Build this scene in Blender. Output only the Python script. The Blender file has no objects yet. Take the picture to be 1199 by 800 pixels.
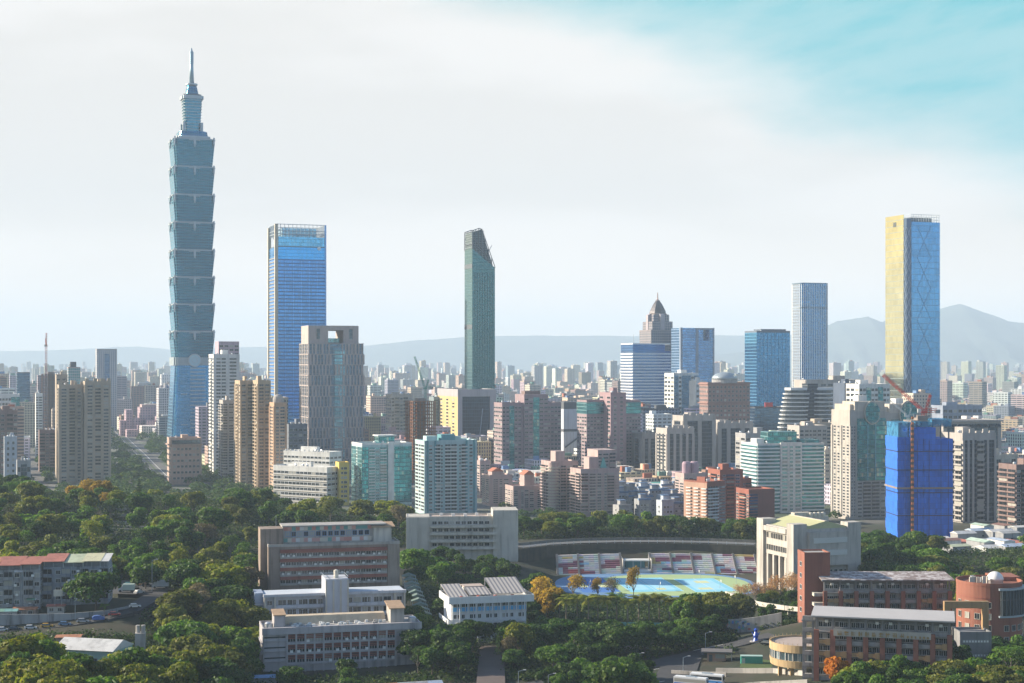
import bpy, math, random
import numpy as np
from mathutils import Vector, Matrix
R = math.radians
S = bpy.context.scene
COL = S.collection

# ------------------------------------------------------------------ camera, world, sun, exposure
FPX, CX, HY, HC = 1800.0, 599.5, 425.0, 111.0     # focal length in photo pixels, horizon row, eye height
cam_d = bpy.data.cameras.new('camera')
cam = bpy.data.objects.new('camera', cam_d); COL.objects.link(cam)
cam.location = (0, 0, HC); cam.rotation_euler = (R(90), 0, 0)
cam_d.sensor_width = 36.0; cam_d.lens = 36.0*FPX/1199.0
cam_d.shift_y = 25.0/1199.0
cam_d.clip_start = 1.0; cam_d.clip_end = 60000
S.camera = cam
SUN_AZ, SUN_EL = R(-77), R(22)                     # azimuth clockwise from +Y
sun_dir = Vector((math.sin(SUN_AZ)*math.cos(SUN_EL), math.cos(SUN_AZ)*math.cos(SUN_EL), math.sin(SUN_EL)))
sl = bpy.data.lights.new('sun', 'SUN'); sl.energy = 5.0; sl.angle = R(0.5); sl.color = (1.0, 0.88, 0.70)
so = bpy.data.objects.new('sun', sl); COL.objects.link(so)
so.rotation_euler = sun_dir.to_track_quat('Z', 'Y').to_euler()
S.view_settings.view_transform = 'Standard'; S.view_settings.look = 'None'
S.view_settings.exposure = 1.1; S.view_settings.gamma = 1.0
S.view_settings.use_curve_mapping = False
S.cycles.use_denoising = True
S.cycles.max_bounces = 6; S.cycles.diffuse_bounces = 3; S.cycles.glossy_bounces = 3
S.cycles.transparent_max_bounces = 8; S.cycles.volume_bounces = 3
S.cycles.caustics_reflective = False; S.cycles.caustics_refractive = False

class NT:
    """tiny node-tree writer"""
    def __init__(s, tree): s.t = tree; tree.nodes.clear()
    def n(s, typ, **kw):
        nd = s.t.nodes.new(typ)
        for k, v in kw.items(): setattr(nd, k, v)
        return nd
    def put(s, sock, v):
        if hasattr(v, 'is_output'): s.t.links.new(v, sock)
        elif v is not None:
            if hasattr(sock, 'default_value') and hasattr(sock.default_value, '__len__') and not isinstance(v, (tuple, list)):
                v = (v, v, v, 1)[:len(sock.default_value)]
            if isinstance(v, (tuple, list)) and sock.type == 'RGBA' and len(v) == 3: v = tuple(v)+(1,)
            sock.default_value = v
    def m(s, op, a, b=None, c=None, clamp=False):
        nd = s.n('ShaderNodeMath', operation=op, use_clamp=clamp)
        for i, v in enumerate((a, b, c)):
            if v is not None: s.put(nd.inputs[i], v)
        return nd.outputs[0]
    def ss(s, x, a, b):
        nd = s.n('ShaderNodeMapRange', interpolation_type='SMOOTHSTEP')
        s.put(nd.inputs[0], x); s.put(nd.inputs[1], a); s.put(nd.inputs[2], b)
        return nd.outputs[0]
    def mix(s, f, a, b, blend='MIX'):
        nd = s.n('ShaderNodeMix', data_type='RGBA', blend_type=blend)
        s.put(nd.inputs[0], f); s.put(nd.inputs[6], a); s.put(nd.inputs[7], b)
        return nd.outputs[2]
    def sep(s, v):
        nd = s.n('ShaderNodeSeparateXYZ'); s.put(nd.inputs[0], v); return nd.outputs
    def com(s, x, y, z):
        nd = s.n('ShaderNodeCombineXYZ')
        for i, v in enumerate((x, y, z)): s.put(nd.inputs[i], v)
        return nd.outputs[0]
    def noise(s, vec, scale, detail=3, rough=.5):
        nd = s.n('ShaderNodeTexNoise'); s.put(nd.inputs['Vector'], vec)
        nd.inputs['Scale'].default_value = scale; nd.inputs['Detail'].default_value = detail
        nd.inputs['Roughness'].default_value = rough
        return nd.outputs[0]
    def scale(s, vec, xyz):
        nd = s.n('ShaderNodeVectorMath', operation='MULTIPLY'); s.put(nd.inputs[0], vec); s.put(nd.inputs[1], xyz)
        return nd.outputs[0]

W = bpy.data.worlds.new('World'); S.world = W; W.use_nodes = True
w = NT(W.node_tree)
gen = w.n('ShaderNodeTexCoord').outputs['Generated']
dx, dy, dz = w.sep(gen)
sky = w.n('ShaderNodeTexSky', sky_type='NISHITA', sun_disc=False, sun_elevation=SUN_EL, sun_rotation=SUN_AZ)
sky.air_density = 1.0; sky.dust_density = 0.7; sky.ozone_density = 3.0
SKY_STR = 0.085
skyc = w.mix(1.0, sky.outputs[0], (SKY_STR*1.0, SKY_STR*1.0, SKY_STR*1.0, 1), 'MULTIPLY')
# thin bright cloud sheet over the western half of the sky, with a clear blue-green opening towards the north
yy = w.m('MAXIMUM', dy, 0.05)
az = w.m('DIVIDE', dx, yy); el = w.m('DIVIDE', dz, yy)
wob = w.noise(w.com(w.m('MULTIPLY', az, 3.0), w.m('MULTIPLY', el, 9.0), 0.3), 2.2, 5, .55)
wob = w.m('SUBTRACT', wob, 0.5)
side = w.m('ADD', w.m('ADD', w.m('MULTIPLY', az, 0.36), w.m('MULTIPLY', el, 1.0)), w.m('MULTIPLY', wob, 0.10))
clear = w.ss(side, 0.20, 0.295)
wisp = w.noise(w.com(w.m('ADD', w.m('MULTIPLY', az, 5.0), w.m('MULTIPLY', el, 6.0)), w.m('SUBTRACT', w.m('MULTIPLY', el, 26.0), w.m('MULTIPLY', az, 9.0)), 1.7), 1.0, 6, .6)
clear = w.m('MULTIPLY', clear, w.m('ADD', 0.72, w.m('MULTIPLY', w.ss(wisp, .35, .7), .28)))
grey = w.ss(w.noise(w.com(w.m('MULTIPLY', az, 2.2), w.m('MULTIPLY', el, 8.0), 4.0), 1.3, 4, .5), .42, .58)
cloud = w.mix(w.m('MULTIPLY', grey, .8), (0.448, 0.442, 0.433, 1), (0.396, 0.391, 0.380, 1))
warm = w.m('MULTIPLY', w.ss(az, 0.02, .36), w.ss(el, .15, -.01))
cloud = w.mix(w.m('MULTIPLY', warm, .5), cloud, (0.42, 0.39, 0.345, 1))
cloud = w.mix(w.m('MULTIPLY', w.ss(el, .12, .0), .9), cloud, (0.61, 0.52, 0.435, 1))
front = w.mix(clear, cloud, (0.055, 0.275, 0.32, 1))
fmask = w.m('MULTIPLY', w.ss(dy, 0.0, 0.55), w.ss(dz, 0.40, 0.24))
fin = w.mix(fmask, skyc, front)
# golden glow added to the sky round the sun, left of view, for reflections
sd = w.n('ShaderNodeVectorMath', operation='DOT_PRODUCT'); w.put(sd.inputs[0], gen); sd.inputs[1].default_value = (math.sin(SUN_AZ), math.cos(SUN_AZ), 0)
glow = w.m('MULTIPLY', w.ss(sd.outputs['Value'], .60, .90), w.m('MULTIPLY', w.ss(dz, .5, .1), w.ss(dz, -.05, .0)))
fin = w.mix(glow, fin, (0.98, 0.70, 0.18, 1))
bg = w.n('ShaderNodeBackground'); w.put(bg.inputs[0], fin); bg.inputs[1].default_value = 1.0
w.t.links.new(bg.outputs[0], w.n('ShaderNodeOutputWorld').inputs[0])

# ------------------------------------------------------------------ helpers: pixels <-> metres
def PX(px, Y): return (px-CX)/FPX*Y
def PZ(py, Y): return HC-(py-HY)/FPX*Y
def topx(x, y): return CX+FPX*x/y
def topy(z, y): return HY+FPX*(HC-z)/y

# ------------------------------------------------------------------ materials
MATS = {}
def newmat(name):
    m = bpy.data.materials.new(name); m.use_nodes = True
    return m, NT(m.node_tree)
def bsdf(n, col, rough=.8, metal=0., spec=None):
    b = n.n('ShaderNodeBsdfPrincipled')
    n.put(b.inputs['Base Color'], col); n.put(b.inputs['Roughness'], rough); n.put(b.inputs['Metallic'], metal)
    if spec is not None: n.put(b.inputs['Specular IOR Level'], spec)
    return b
def outp(n, sh):
    n.t.links.new(sh, n.n('ShaderNodeOutputMaterial').inputs[0])
def M_wall(name, col, rough=.85, var=.22, streak=.25, scale=.12, metal=0., bump=0.):
    """painted / tiled / concrete wall: blotches plus rain streaks running down it"""
    if name in MATS: return MATS[name]
    m, n = newmat(name)
    oc = n.n('ShaderNodeTexCoord').outputs['Object']
    a = n.noise(oc, scale, 5, .6)
    b = n.noise(n.scale(oc, (.5, .5, .035)), 1.0, 5, .65)
    f = n.m('ADD', n.m('MULTIPLY', n.m('SUBTRACT', a, .5), var*2.8), 1.0)
    f = n.m('MULTIPLY', f, n.m('SUBTRACT', 1.0, n.m('MULTIPLY', n.ss(b, .46, .70), streak)))
    c = n.mix(1.0, tuple(col)+(1,), n.com(f, f, n.m('MULTIPLY', f, .99)), 'MULTIPLY')
    bs = bsdf(n, c, rough, metal)
    outp(n, bs.outputs[0]); MATS[name] = m
    return m
def M_plain(name, col, rough=.6, metal=0., spec=None):
    if name in MATS: return MATS[name]
    m, n = newmat(name)
    oc = n.n('ShaderNodeTexCoord').outputs['Object']
    f = n.m('ADD', .9, n.m('MULTIPLY', n.noise(oc, .6, 3, .6), .2))
    c = n.mix(1.0, tuple(col)+(1,), n.com(f, f, f), 'MULTIPLY')
    outp(n, bsdf(n, c, rough, metal, spec).outputs[0]); MATS[name] = m
    return m
def M_grid(name, glass, wall, pu, pv, fu=.12, fv=.18, metal=.8, rough=.1, var=.3, wrough=.7, roof=None, attr=False,
           blind=0., blindcol=(.6, .6, .55), sp=0., spcol=None, uoff=0., wvar=.2, wmetal=0., band=0):
    """facade: panes between mullions / walls, every pane a little different; works on the two wall directions of a building"""
    if name in MATS: return MATS[name]
    m, n = newmat(name)
    tc = n.n('ShaderNodeTexCoord'); oc = tc.outputs['Object']
    x, y, z = n.sep(oc); nx, ny, nz = n.sep(tc.outputs['Normal'])
    sel = n.m('GREATER_THAN', n.m('ABSOLUTE', nx), n.m('ABSOLUTE', ny))
    u = n.m('ADD', n.m('MULTIPLY', sel, y), n.m('MULTIPLY', n.m('SUBTRACT', 1., sel), x))
    u = n.m('ADD', u, 500.0+uoff)
    uu = n.m('DIVIDE', u, pu); vv = n.m('DIVIDE', z, pv)
    fru = n.m('FRACT', uu); frv = n.m('FRACT', vv)
    mu = n.m('MULTIPLY', n.m('GREATER_THAN', fru, fu/2), n.m('LESS_THAN', fru, 1-fu/2))
    mv = n.m('MULTIPLY', n.m('GREATER_THAN', frv, fv*.65), n.m('LESS_THAN', frv, 1-fv*.35))
    vert = n.m('LESS_THAN', n.m('ABSOLUTE', nz), .6)
    mask = n.m('MULTIPLY', n.m('MULTIPLY', mu, mv), vert)
    wn = n.n('ShaderNodeTexWhiteNoise', noise_dimensions='4D')
    n.put(wn.inputs['Vector'], n.com(n.m('FLOOR', uu), n.m('FLOOR', vv), sel))
    oi = n.n('ShaderNodeObjectInfo')
    n.put(wn.inputs['W'], n.m('FLOOR', n.m('MULTIPLY', oi.outputs['Random'], 97)))
    rnd = wn.outputs['Value']
    big = n.noise(oc, .03, 3, .5)
    g = n.m('ADD', 1-var, n.m('MULTIPLY', rnd, var*2))
    g = n.m('MULTIPLY', g, n.m('ADD', .7, n.m('MULTIPLY', big, .6)))
    gc = n.mix(1., tuple(glass)+(1,), n.com(g, g, g), 'MULTIPLY')
    if blind > 0:
        gc = n.mix(n.m('LESS_THAN', wn.outputs['Value'], blind), gc, tuple(blindcol)+(1,))
    if attr:
        a = n.n('ShaderNodeVertexColor', layer_name='col'); wc = a.outputs[0]
    else: wc = tuple(wall)+(1,)
    a1 = n.noise(oc, .11, 4, .6); b1 = n.noise(n.scale(oc, (.8, .8, .04)), 1., 4, .6)
    f = n.m('MULTIPLY', n.m('ADD', 1-wvar, n.m('MULTIPLY', a1, wvar*2)), n.m('SUBTRACT', 1., n.m('MULTIPLY', n.ss(b1, .5, .8), wvar)))
    wc = n.mix(1., wc, n.com(f, f, f), 'MULTIPLY')
    if roof is not None: wc = n.mix(n.m('GREATER_THAN', nz, .6), wc, n.mix(1., tuple(roof)+(1,), n.com(f, f, f), 'MULTIPLY'))
    gb = bsdf(n, gc, rough, metal)
    bp = n.n('ShaderNodeBump'); bp.inputs['Strength'].default_value = .25; bp.inputs['Distance'].default_value = .06
    n.put(bp.inputs['Height'], n.m('MULTIPLY', n.noise(oc, .12, 2, .4), 1.0)); n.t.links.new(bp.outputs[0], gb.inputs['Normal'])
    if sp > 0:
        spm = n.m('MULTIPLY', n.m('LESS_THAN', frv, sp), vert)
        wc = n.mix(spm, wc, tuple(spcol)+(1,)); mask = n.m('MULTIPLY', mask, n.m('SUBTRACT', 1., spm))
    wb = bsdf(n, wc, wrough, wmetal)
    ms = n.n('ShaderNodeMixShader'); n.put(ms.inputs[0], mask)
    n.t.links.new(wb.outputs[0], ms.inputs[1]); n.t.links.new(gb.outputs[0], ms.inputs[2])
    outp(n, ms.outputs[0]); MATS[name] = m
    return m

# ------------------------------------------------------------------ mesh builder and object helpers
class MB:
    def __init__(s): s.v = []; s.f = []; s.m = []; s.c = []; s.smooth = False
    def face(s, pts, m=0, c=None):
        i = len(s.v); s.v += [tuple(p) for p in pts]; s.f.append(tuple(range(i, i+len(pts)))); s.m.append(m); s.c.append(c); return s
    def hull(s, bot, top, m=0, c=None, caps=True):
        n = len(bot); i = len(s.v); s.v += [tuple(p) for p in bot]+[tuple(p) for p in top]
        for k in range(n):
            k2 = (k+1) % n
            s.f.append((i+k, i+k2, i+n+k2, i+n+k)); s.m.append(m); s.c.append(c)
        if caps:
            s.f.append(tuple(i+k for k in reversed(range(n)))); s.m.append(m); s.c.append(c)
            s.f.append(tuple(i+n+k for k in range(n))); s.m.append(m); s.c.append(c)
        return s
    def box(s, x0, x1, y0, y1, z0, z1, m=0, c=None):
        return s.hull([(x0, y0, z0), (x1, y0, z0), (x1, y1, z0), (x0, y1, z0)], [(x0, y0, z1), (x1, y0, z1), (x1, y1, z1), (x0, y1, z1)], m, c)
    def prism(s, poly, z0, z1, m=0, top=None, c=None):
        top = top or poly
        return s.hull([(x, y, z0) for x, y in poly], [(x, y, z1) for x, y in top], m, c)
    def ring(s, x0, x1, y0, y1, z0, z1, t=.4, m=0):
        s.box(x0, x1, y0, y0+t, z0, z1, m); s.box(x0, x1, y1-t, y1, z0, z1, m)
        s.box(x0, x0+t, y0+t, y1-t, z0, z1-.002, m); s.box(x1-t, x1, y0+t, y1-t, z0, z1-.002, m); return s
    def tube(s, p0, p1, r0, r1=None, n=8, m=0):
        r1 = r0 if r1 is None else r1
        p0 = Vector(p0); p1 = Vector(p1); d = (p1-p0).normalized()
        a = d.orthogonal().normalized(); b = d.cross(a)
        cs = [(math.cos(2*math.pi*k/n), math.sin(2*math.pi*k/n)) for k in range(n)]
        return s.hull([p0+r0*(a*c+b*q) for c, q in cs], [p1+r1*(a*c+b*q) for c, q in cs], m)
    def lathe(s, prof, n=24, cx=0, cy=0, m=0):
        i = len(s.v)
        for r, z in prof:
            for k in range(n):
                t = 2*math.pi*k/n; s.v.append((cx+r*math.cos(t), cy+r*math.sin(t), z))
        for j in range(len(prof)-1):
            for k in range(n):
                k2 = (k+1) % n
                s.f.append((i+j*n+k, i+j*n+k2, i+(j+1)*n+k2, i+(j+1)*n+k)); s.m.append(m); s.c.append(None)
        s.f.append(tuple(i+k for k in reversed(range(n)))); s.m.append(m); s.c.append(None)
        j = len(prof)-1
        s.f.append(tuple(i+j*n+k for k in range(n))); s.m.append(m); s.c.append(None)
        return s
    def add(s, o, mat=None, mi=0):
        i = len(s.v); M_ = mat or Matrix()
        s.v += [tuple(M_ @ Vector(p)) for p in o.v]
        s.f += [tuple(k+i for k in f) for f in o.f]; s.m += [q+mi for q in o.m]; s.c += o.c
        return s
    def mesh(s, name, mats, smooth=None):
        me = bpy.data.meshes.new(name); me.from_pydata(s.v, [], s.f)
        for q in (mats if isinstance(mats, (list, tuple)) else [mats]): me.materials.append(q)
        me.polygons.foreach_set('material_index', s.m)
        if smooth if smooth is not None else s.smooth: me.polygons.foreach_set('use_smooth', [True]*len(s.f))
        if any(c is not None for c in s.c):
            ca = me.color_attributes.new('col', 'FLOAT_COLOR', 'CORNER')
            arr = []
            for f, c in zip(s.f, s.c): arr += list((c or (.5, .5, .5))+(1,) if c is None or len(c) == 3 else c)*len(f)
            ca.data.foreach_set('color', arr)
        me.update(); return me
    def build(s, name, mats, parent=None, loc=None, rz=0, smooth=None):
        return link(name, s.mesh(name, mats, smooth), parent, loc, rz)
def link(name, me, parent=None, loc=None, rz=0):
    o = bpy.data.objects.new(name, me); COL.objects.link(o)
    if parent: o.parent = parent
    if loc: o.location = loc
    if rz: o.rotation_euler = (0, 0, rz)
    return o
def tag(o, label=None, cat=None, group=None, kind=None):
    if label: o['label'] = label
    if cat: o['category'] = cat
    if group: o['group'] = group
    if kind: o['kind'] = kind
    return o
def empty(name, loc, rz=0, label=None, cat=None, group=None):
    o = bpy.data.objects.new(name, None); COL.objects.link(o); o.location = loc; o.rotation_euler = (0, 0, rz)
    o.empty_display_size = 2
    return tag(o, label, cat, group)
def children(o):
    return [c for c in bpy.data.objects if c.parent == o]
ORD = ('first second third fourth fifth sixth seventh eighth ninth tenth eleventh twelfth thirteenth fourteenth fifteenth sixteenth seventeenth '
       'eighteenth nineteenth twentieth').split()
def ordinal(k):
    if k < 20: return ORD[k]
    t = ('twenty', 'thirty', 'forty', 'fifty', 'sixty', 'seventy', 'eighty', 'ninety')[(k+1)//10-2]
    return (t[:-1]+'ieth') if (k+1) % 10 == 0 else t+'-'+ORD[(k+1) % 10-1]
def number_labels(items):
    """items: (object, px, head, tail) - things that share a wording are told apart by their place in the row"""
    by = {}
    for it in items: by.setdefault((it[2], it[3]), []).append(it)
    for (head, tail), L in by.items():
        L.sort(key=lambda t: t[1])
        for k, (o, px, _, _) in enumerate(L):
            if len(L) == 1: o['label'] = f'{head} {tail}'
            elif k == len(L)-1: o['label'] = f'{head}, rightmost such {tail}'
            elif k == 0: o['label'] = f'{head}, leftmost such {tail}'
            else: o['label'] = f'{head}, {ordinal(k)} such from left {tail}'

# ------------------------------------------------------------------ terrain: heights known at a few places, smoothly joined
CTRL = [ # (px, Y, z)
 (-60, 900, 30), (60, 900, 31), (160, 890, 30), (250, 880, 27), (330, 870, 25), (420, 850, 21), (480, 850, 15),
 (-60, 1040, 6), (100, 1040, 6), (300, 1030, 5), (450, 1000, 3), (-60, 1140, 0), (200, 1140, 0), (400, 1120, 0),
 (-60, 760, 24), (60, 760, 24), (150, 760, 23), (230, 780, 23), (300, 760, 21), (380, 740, 19), (450, 760, 15), (540, 760, 14), (580, 790, 13),
 (-60, 660, 19), (60, 650, 19), (160, 640, 18), (230, 650, 17), (300, 650, 16.5), (400, 650, 16.5), (460, 650, 15),
 (-60, 590, 20.5), (60, 590, 20.5), (130, 590, 21), (190, 598, 22), (-60, 572, 20.3), (60, 572, 20.3), (120, 574, 20.8), (250, 580, 12), (310, 580, 10), (400, 580, 10), (470, 580, 10), (570, 575, 9), (620, 600, 6),
 (-60, 549, 14.2), (20, 550, 15), (80, 552, 16.5), (140, 556, 19), (168, 572, 21), (-60, 528, 11.5), (60, 528, 11.5), (160, 530, 12), (230, 520, 7), (310, 525, 5.5), (400, 525, 5.5), (490, 525, 6), (560, 520, 7),
 (-60, 480, 15), (60, 480, 15.5), (140, 480, 14), (60, 505, 15.5), (130, 505, 15), (230, 470, 6), (330, 470, 5), (440, 470, 5.5), (560, 480, 6.5), (640, 520, 7.5), (640, 470, 8),
 (-80, 420, 20), (30, 420, 21), (120, 420, 18), (220, 410, 8), (400, 400, 6), (600, 400, 9), (720, 430, 10), (-80, 360, 26), (100, 360, 24), (300, 340, 15), (600, 340, 18), (900, 340, 22), (1200, 340, 26),
 (640, 700, 3), (700, 700, 3), (760, 700, 3), (820, 700, 3), (880, 700, 4), (640, 745, 3), (760, 745, 3), (870, 745, 3), (640, 785, 3), (760, 787, 3), (880, 785, 3),
 (610, 660, 5), (700, 650, 4.5), (800, 650, 5), (700, 600, 7), (800, 600, 6.5), (860, 600, 8), (700, 555, 7.5), (770, 555, 7), (830, 555, 7), (770, 520, 6.5), (840, 515, 7.5), (890, 530, 8.5), (840, 480, 7),
 (600, 832, 15), (680, 832, 15), (760, 835, 15), (840, 830, 14), (900, 822, 12), (600, 870, 14), (760, 870, 14), (880, 870, 11), (600, 960, 3), (760, 960, 2), (900, 950, 2), (600, 1040, 0), (760, 1040, 0), (900, 1020, 0), (1040, 960, 1), (1200, 960, 2),
 (920, 690, 9), (980, 690, 10), (1010, 720, 12), (920, 740, 8), (1000, 760, 10), (1080, 740, 16), (1180, 740, 16), (1260, 740, 16), (1080, 830, 6), (1200, 840, 5), (1280, 840, 5),
 (960, 620, 13), (1060, 620, 16.5), (1180, 620, 12), (920, 610, 9), (960, 560, 17), (1060, 560, 17.5), (1180, 540, 9), (1280, 560, 10), (930, 530, 12),
 (920, 490, 11.6), (960, 470, 17), (1060, 460, 17.5), (1150, 470, 13), (1260, 470, 11), (940, 430, 15), (1060, 415, 15.5), (1200, 415, 16), (860, 430, 8.5),
]
CX_ = np.array([PX(p, Y) for p, Y, z in CTRL]); CY_ = np.array([Y for p, Y, z in CTRL], float); CZ_ = np.array([z for p, Y, z in CTRL], float)
def terrain(x, y):
    x = np.atleast_1d(np.asarray(x, float)); y = np.atleast_1d(np.asarray(y, float))
    d2 = (x[:, None]-CX_)**2+(y[:, None]-CY_)**2
    wt = np.exp(-d2/(2*17.0**2))+1e-3*np.exp(-d2/(2*70.0**2))+1e-9/(1+d2/1e4)
    z = (wt*CZ_).sum(1)/wt.sum(1)
    e_ = np.sqrt(((x-PX(766, 748))/58)**2+((y-749)/50)**2); kk = np.clip((1.12-e_)/.16, 0, 1); z = z*(1-kk)+3.0*kk
    fade = np.clip((1200-y)/120, 0, 1)*np.clip((x+620)/150, 0, 1)*np.clip((620-x)/150, 0, 1)
    return z*fade*np.clip((y+100)/300, 0, 1)
def ground_z(x, y): return float(terrain(x, y)[0])

def axis(a, b, fine, far):
    L = list(np.arange(a, b+fine/2, fine)); s = fine
    lo, hi = a, b; left = []; right = []
    while lo > far[0]: s *= 1.5; lo -= s; left.append(max(lo, far[0]))
    s = fine
    while hi < far[1]: s *= 1.5; hi += s; right.append(min(hi, far[1]))
    return np.array(left[::-1]+L+right)
gx = axis(-400, 400, 5, (-8900, 8900)); gy = axis(320, 1180, 5, (-2900, 21900))
GX, GY = np.meshgrid(gx, gy); GZ = terrain(GX.ravel(), GY.ravel())
nx_, ny_ = len(gx), len(gy)
gverts = np.stack([GX.ravel(), GY.ravel(), GZ], 1)
idx = np.arange(nx_*ny_).reshape(ny_, nx_)
gf = np.stack([idx[:-1, :-1], idx[:-1, 1:], idx[1:, 1:], idx[1:, :-1]], -1).reshape(-1, 4)
gme = bpy.data.meshes.new('ground'); gme.from_pydata(gverts.tolist(), [], gf.tolist())
gme.polygons.foreach_set('use_smooth', [True]*len(gf))
m, n = newmat('ground_soil')
oc = n.n('ShaderNodeTexCoord').outputs['Object']; x, y, z = n.sep(oc)
dirt = n.mix(n.ss(n.noise(oc, .05, 6, .6), .4, .65), (.022, .030, .012, 1), (.055, .042, .028, 1))
dirt = n.mix(n.m('MULTIPLY', n.noise(oc, .9, 4, .7), .6), dirt, (.02, .03, .012, 1))
city = n.mix(n.ss(n.noise(oc, .02, 6, .65), .42, .6), (.16, .155, .15, 1), (.06, .085, .05, 1))
gcol = n.mix(n.ss(y, 1010, 1100), dirt, city)
outp(n, bsdf(n, gcol, .95).outputs[0]); gme.materials.append(m)
tag(link('ground', gme), kind='structure')

# ------------------------------------------------------------------ far hills
def ridge(name, prof, Y, depth, label_seed, mat):
    rng = np.random.default_rng(label_seed)
    p = np.array([q[0] for q in prof], float); yv = np.array([q[1] for q in prof], float)
    px = np.linspace(p[0], p[-1], 160); hh = np.interp(px, p, yv)
    top = HC-(hh-HY)/FPX*Y
    top = top+np.convolve(rng.normal(0, 1, 160), np.ones(5)/5, 'same')*Y*.0004
    vs = []; rows = 15
    for j in range(rows):
        t = j/(rows-1)*2-1
        s = (1-abs(t))**1.15
        spur = np.interp(np.arange(160), np.arange(0, 160, 4), rng.normal(0, 1, 40))
        zz = np.maximum(top, 5)*s*(1+.10*spur*(1-s)) - (3 if abs(t) == 1 else 0)
        for k in range(160):
            vs.append((PX(px[k], Y), Y+t*depth+spur[k]*depth*.08*(1-s), max(zz[k], -.5)))
    i = np.arange(rows*160).reshape(rows, 160)
    f = np.stack([i[:-1, :-1], i[:-1, 1:], i[1:, 1:], i[1:, :-1]], -1).reshape(-1, 4)
    me = bpy.data.meshes.new(name); me.from_pydata(vs, [], f.tolist()); me.polygons.foreach_set('use_smooth', [True]*len(f))
    me.materials.append(mat); tag(link(name, me), kind='structure')
m, n = newmat('hill_forest')
oc = n.n('ShaderNodeTexCoord').outputs['Object']
hc_ = n.mix(n.ss(n.noise(oc, .004, 6, .65), .35, .65), (.03, .055, .045, 1), (.07, .09, .075, 1))
outp(n, bsdf(n, hc_, .95).outputs[0]); M_HILL = m
ridge('hills', [(800, 418), (880, 412), (930, 404), (960, 386), (980, 376), (1000, 373), (1016, 370.5), (1032, 377), (1048, 372), (1075, 366), (1100, 362), (1112, 358), (1124, 356), (1136, 360), (1160, 369), (1185, 377), (1215, 379), (1260, 386), (1330, 405)], 15000, 1900, 3, M_HILL)
ridge('hills', [(350, 416), (420, 406), (480, 399), (540, 395), (600, 393), (700, 393.5), (800, 394), (880, 392), (960, 393), (1080, 396), (1280, 398)], 18500, 1200, 4, M_HILL)
ridge('hills', [(-90, 412), (0, 411), (60, 410), (110, 408), (160, 406), (200, 409), (260, 407), (300, 406), (340, 409), (420, 411), (520, 416)], 20400, 1200, 5, M_HILL)

# ------------------------------------------------------------------ haze
HAZE = 8.5e-5
hm, n = newmat('haze_air')
pv = n.n('ShaderNodeVolumePrincipled'); pv.inputs['Color'].default_value = (.66, .82, 1.0, 1); pv.inputs['Density'].default_value = HAZE
pv.inputs['Anisotropy'].default_value = 0.0
n.t.links.new(pv.outputs[0], n.n('ShaderNodeOutputMaterial').inputs['Volume'])
hz = MB().box(-9000, 9000, -3000, 22000, -2, 740).build('haze', hm); tag(hz, kind='stuff')
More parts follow.
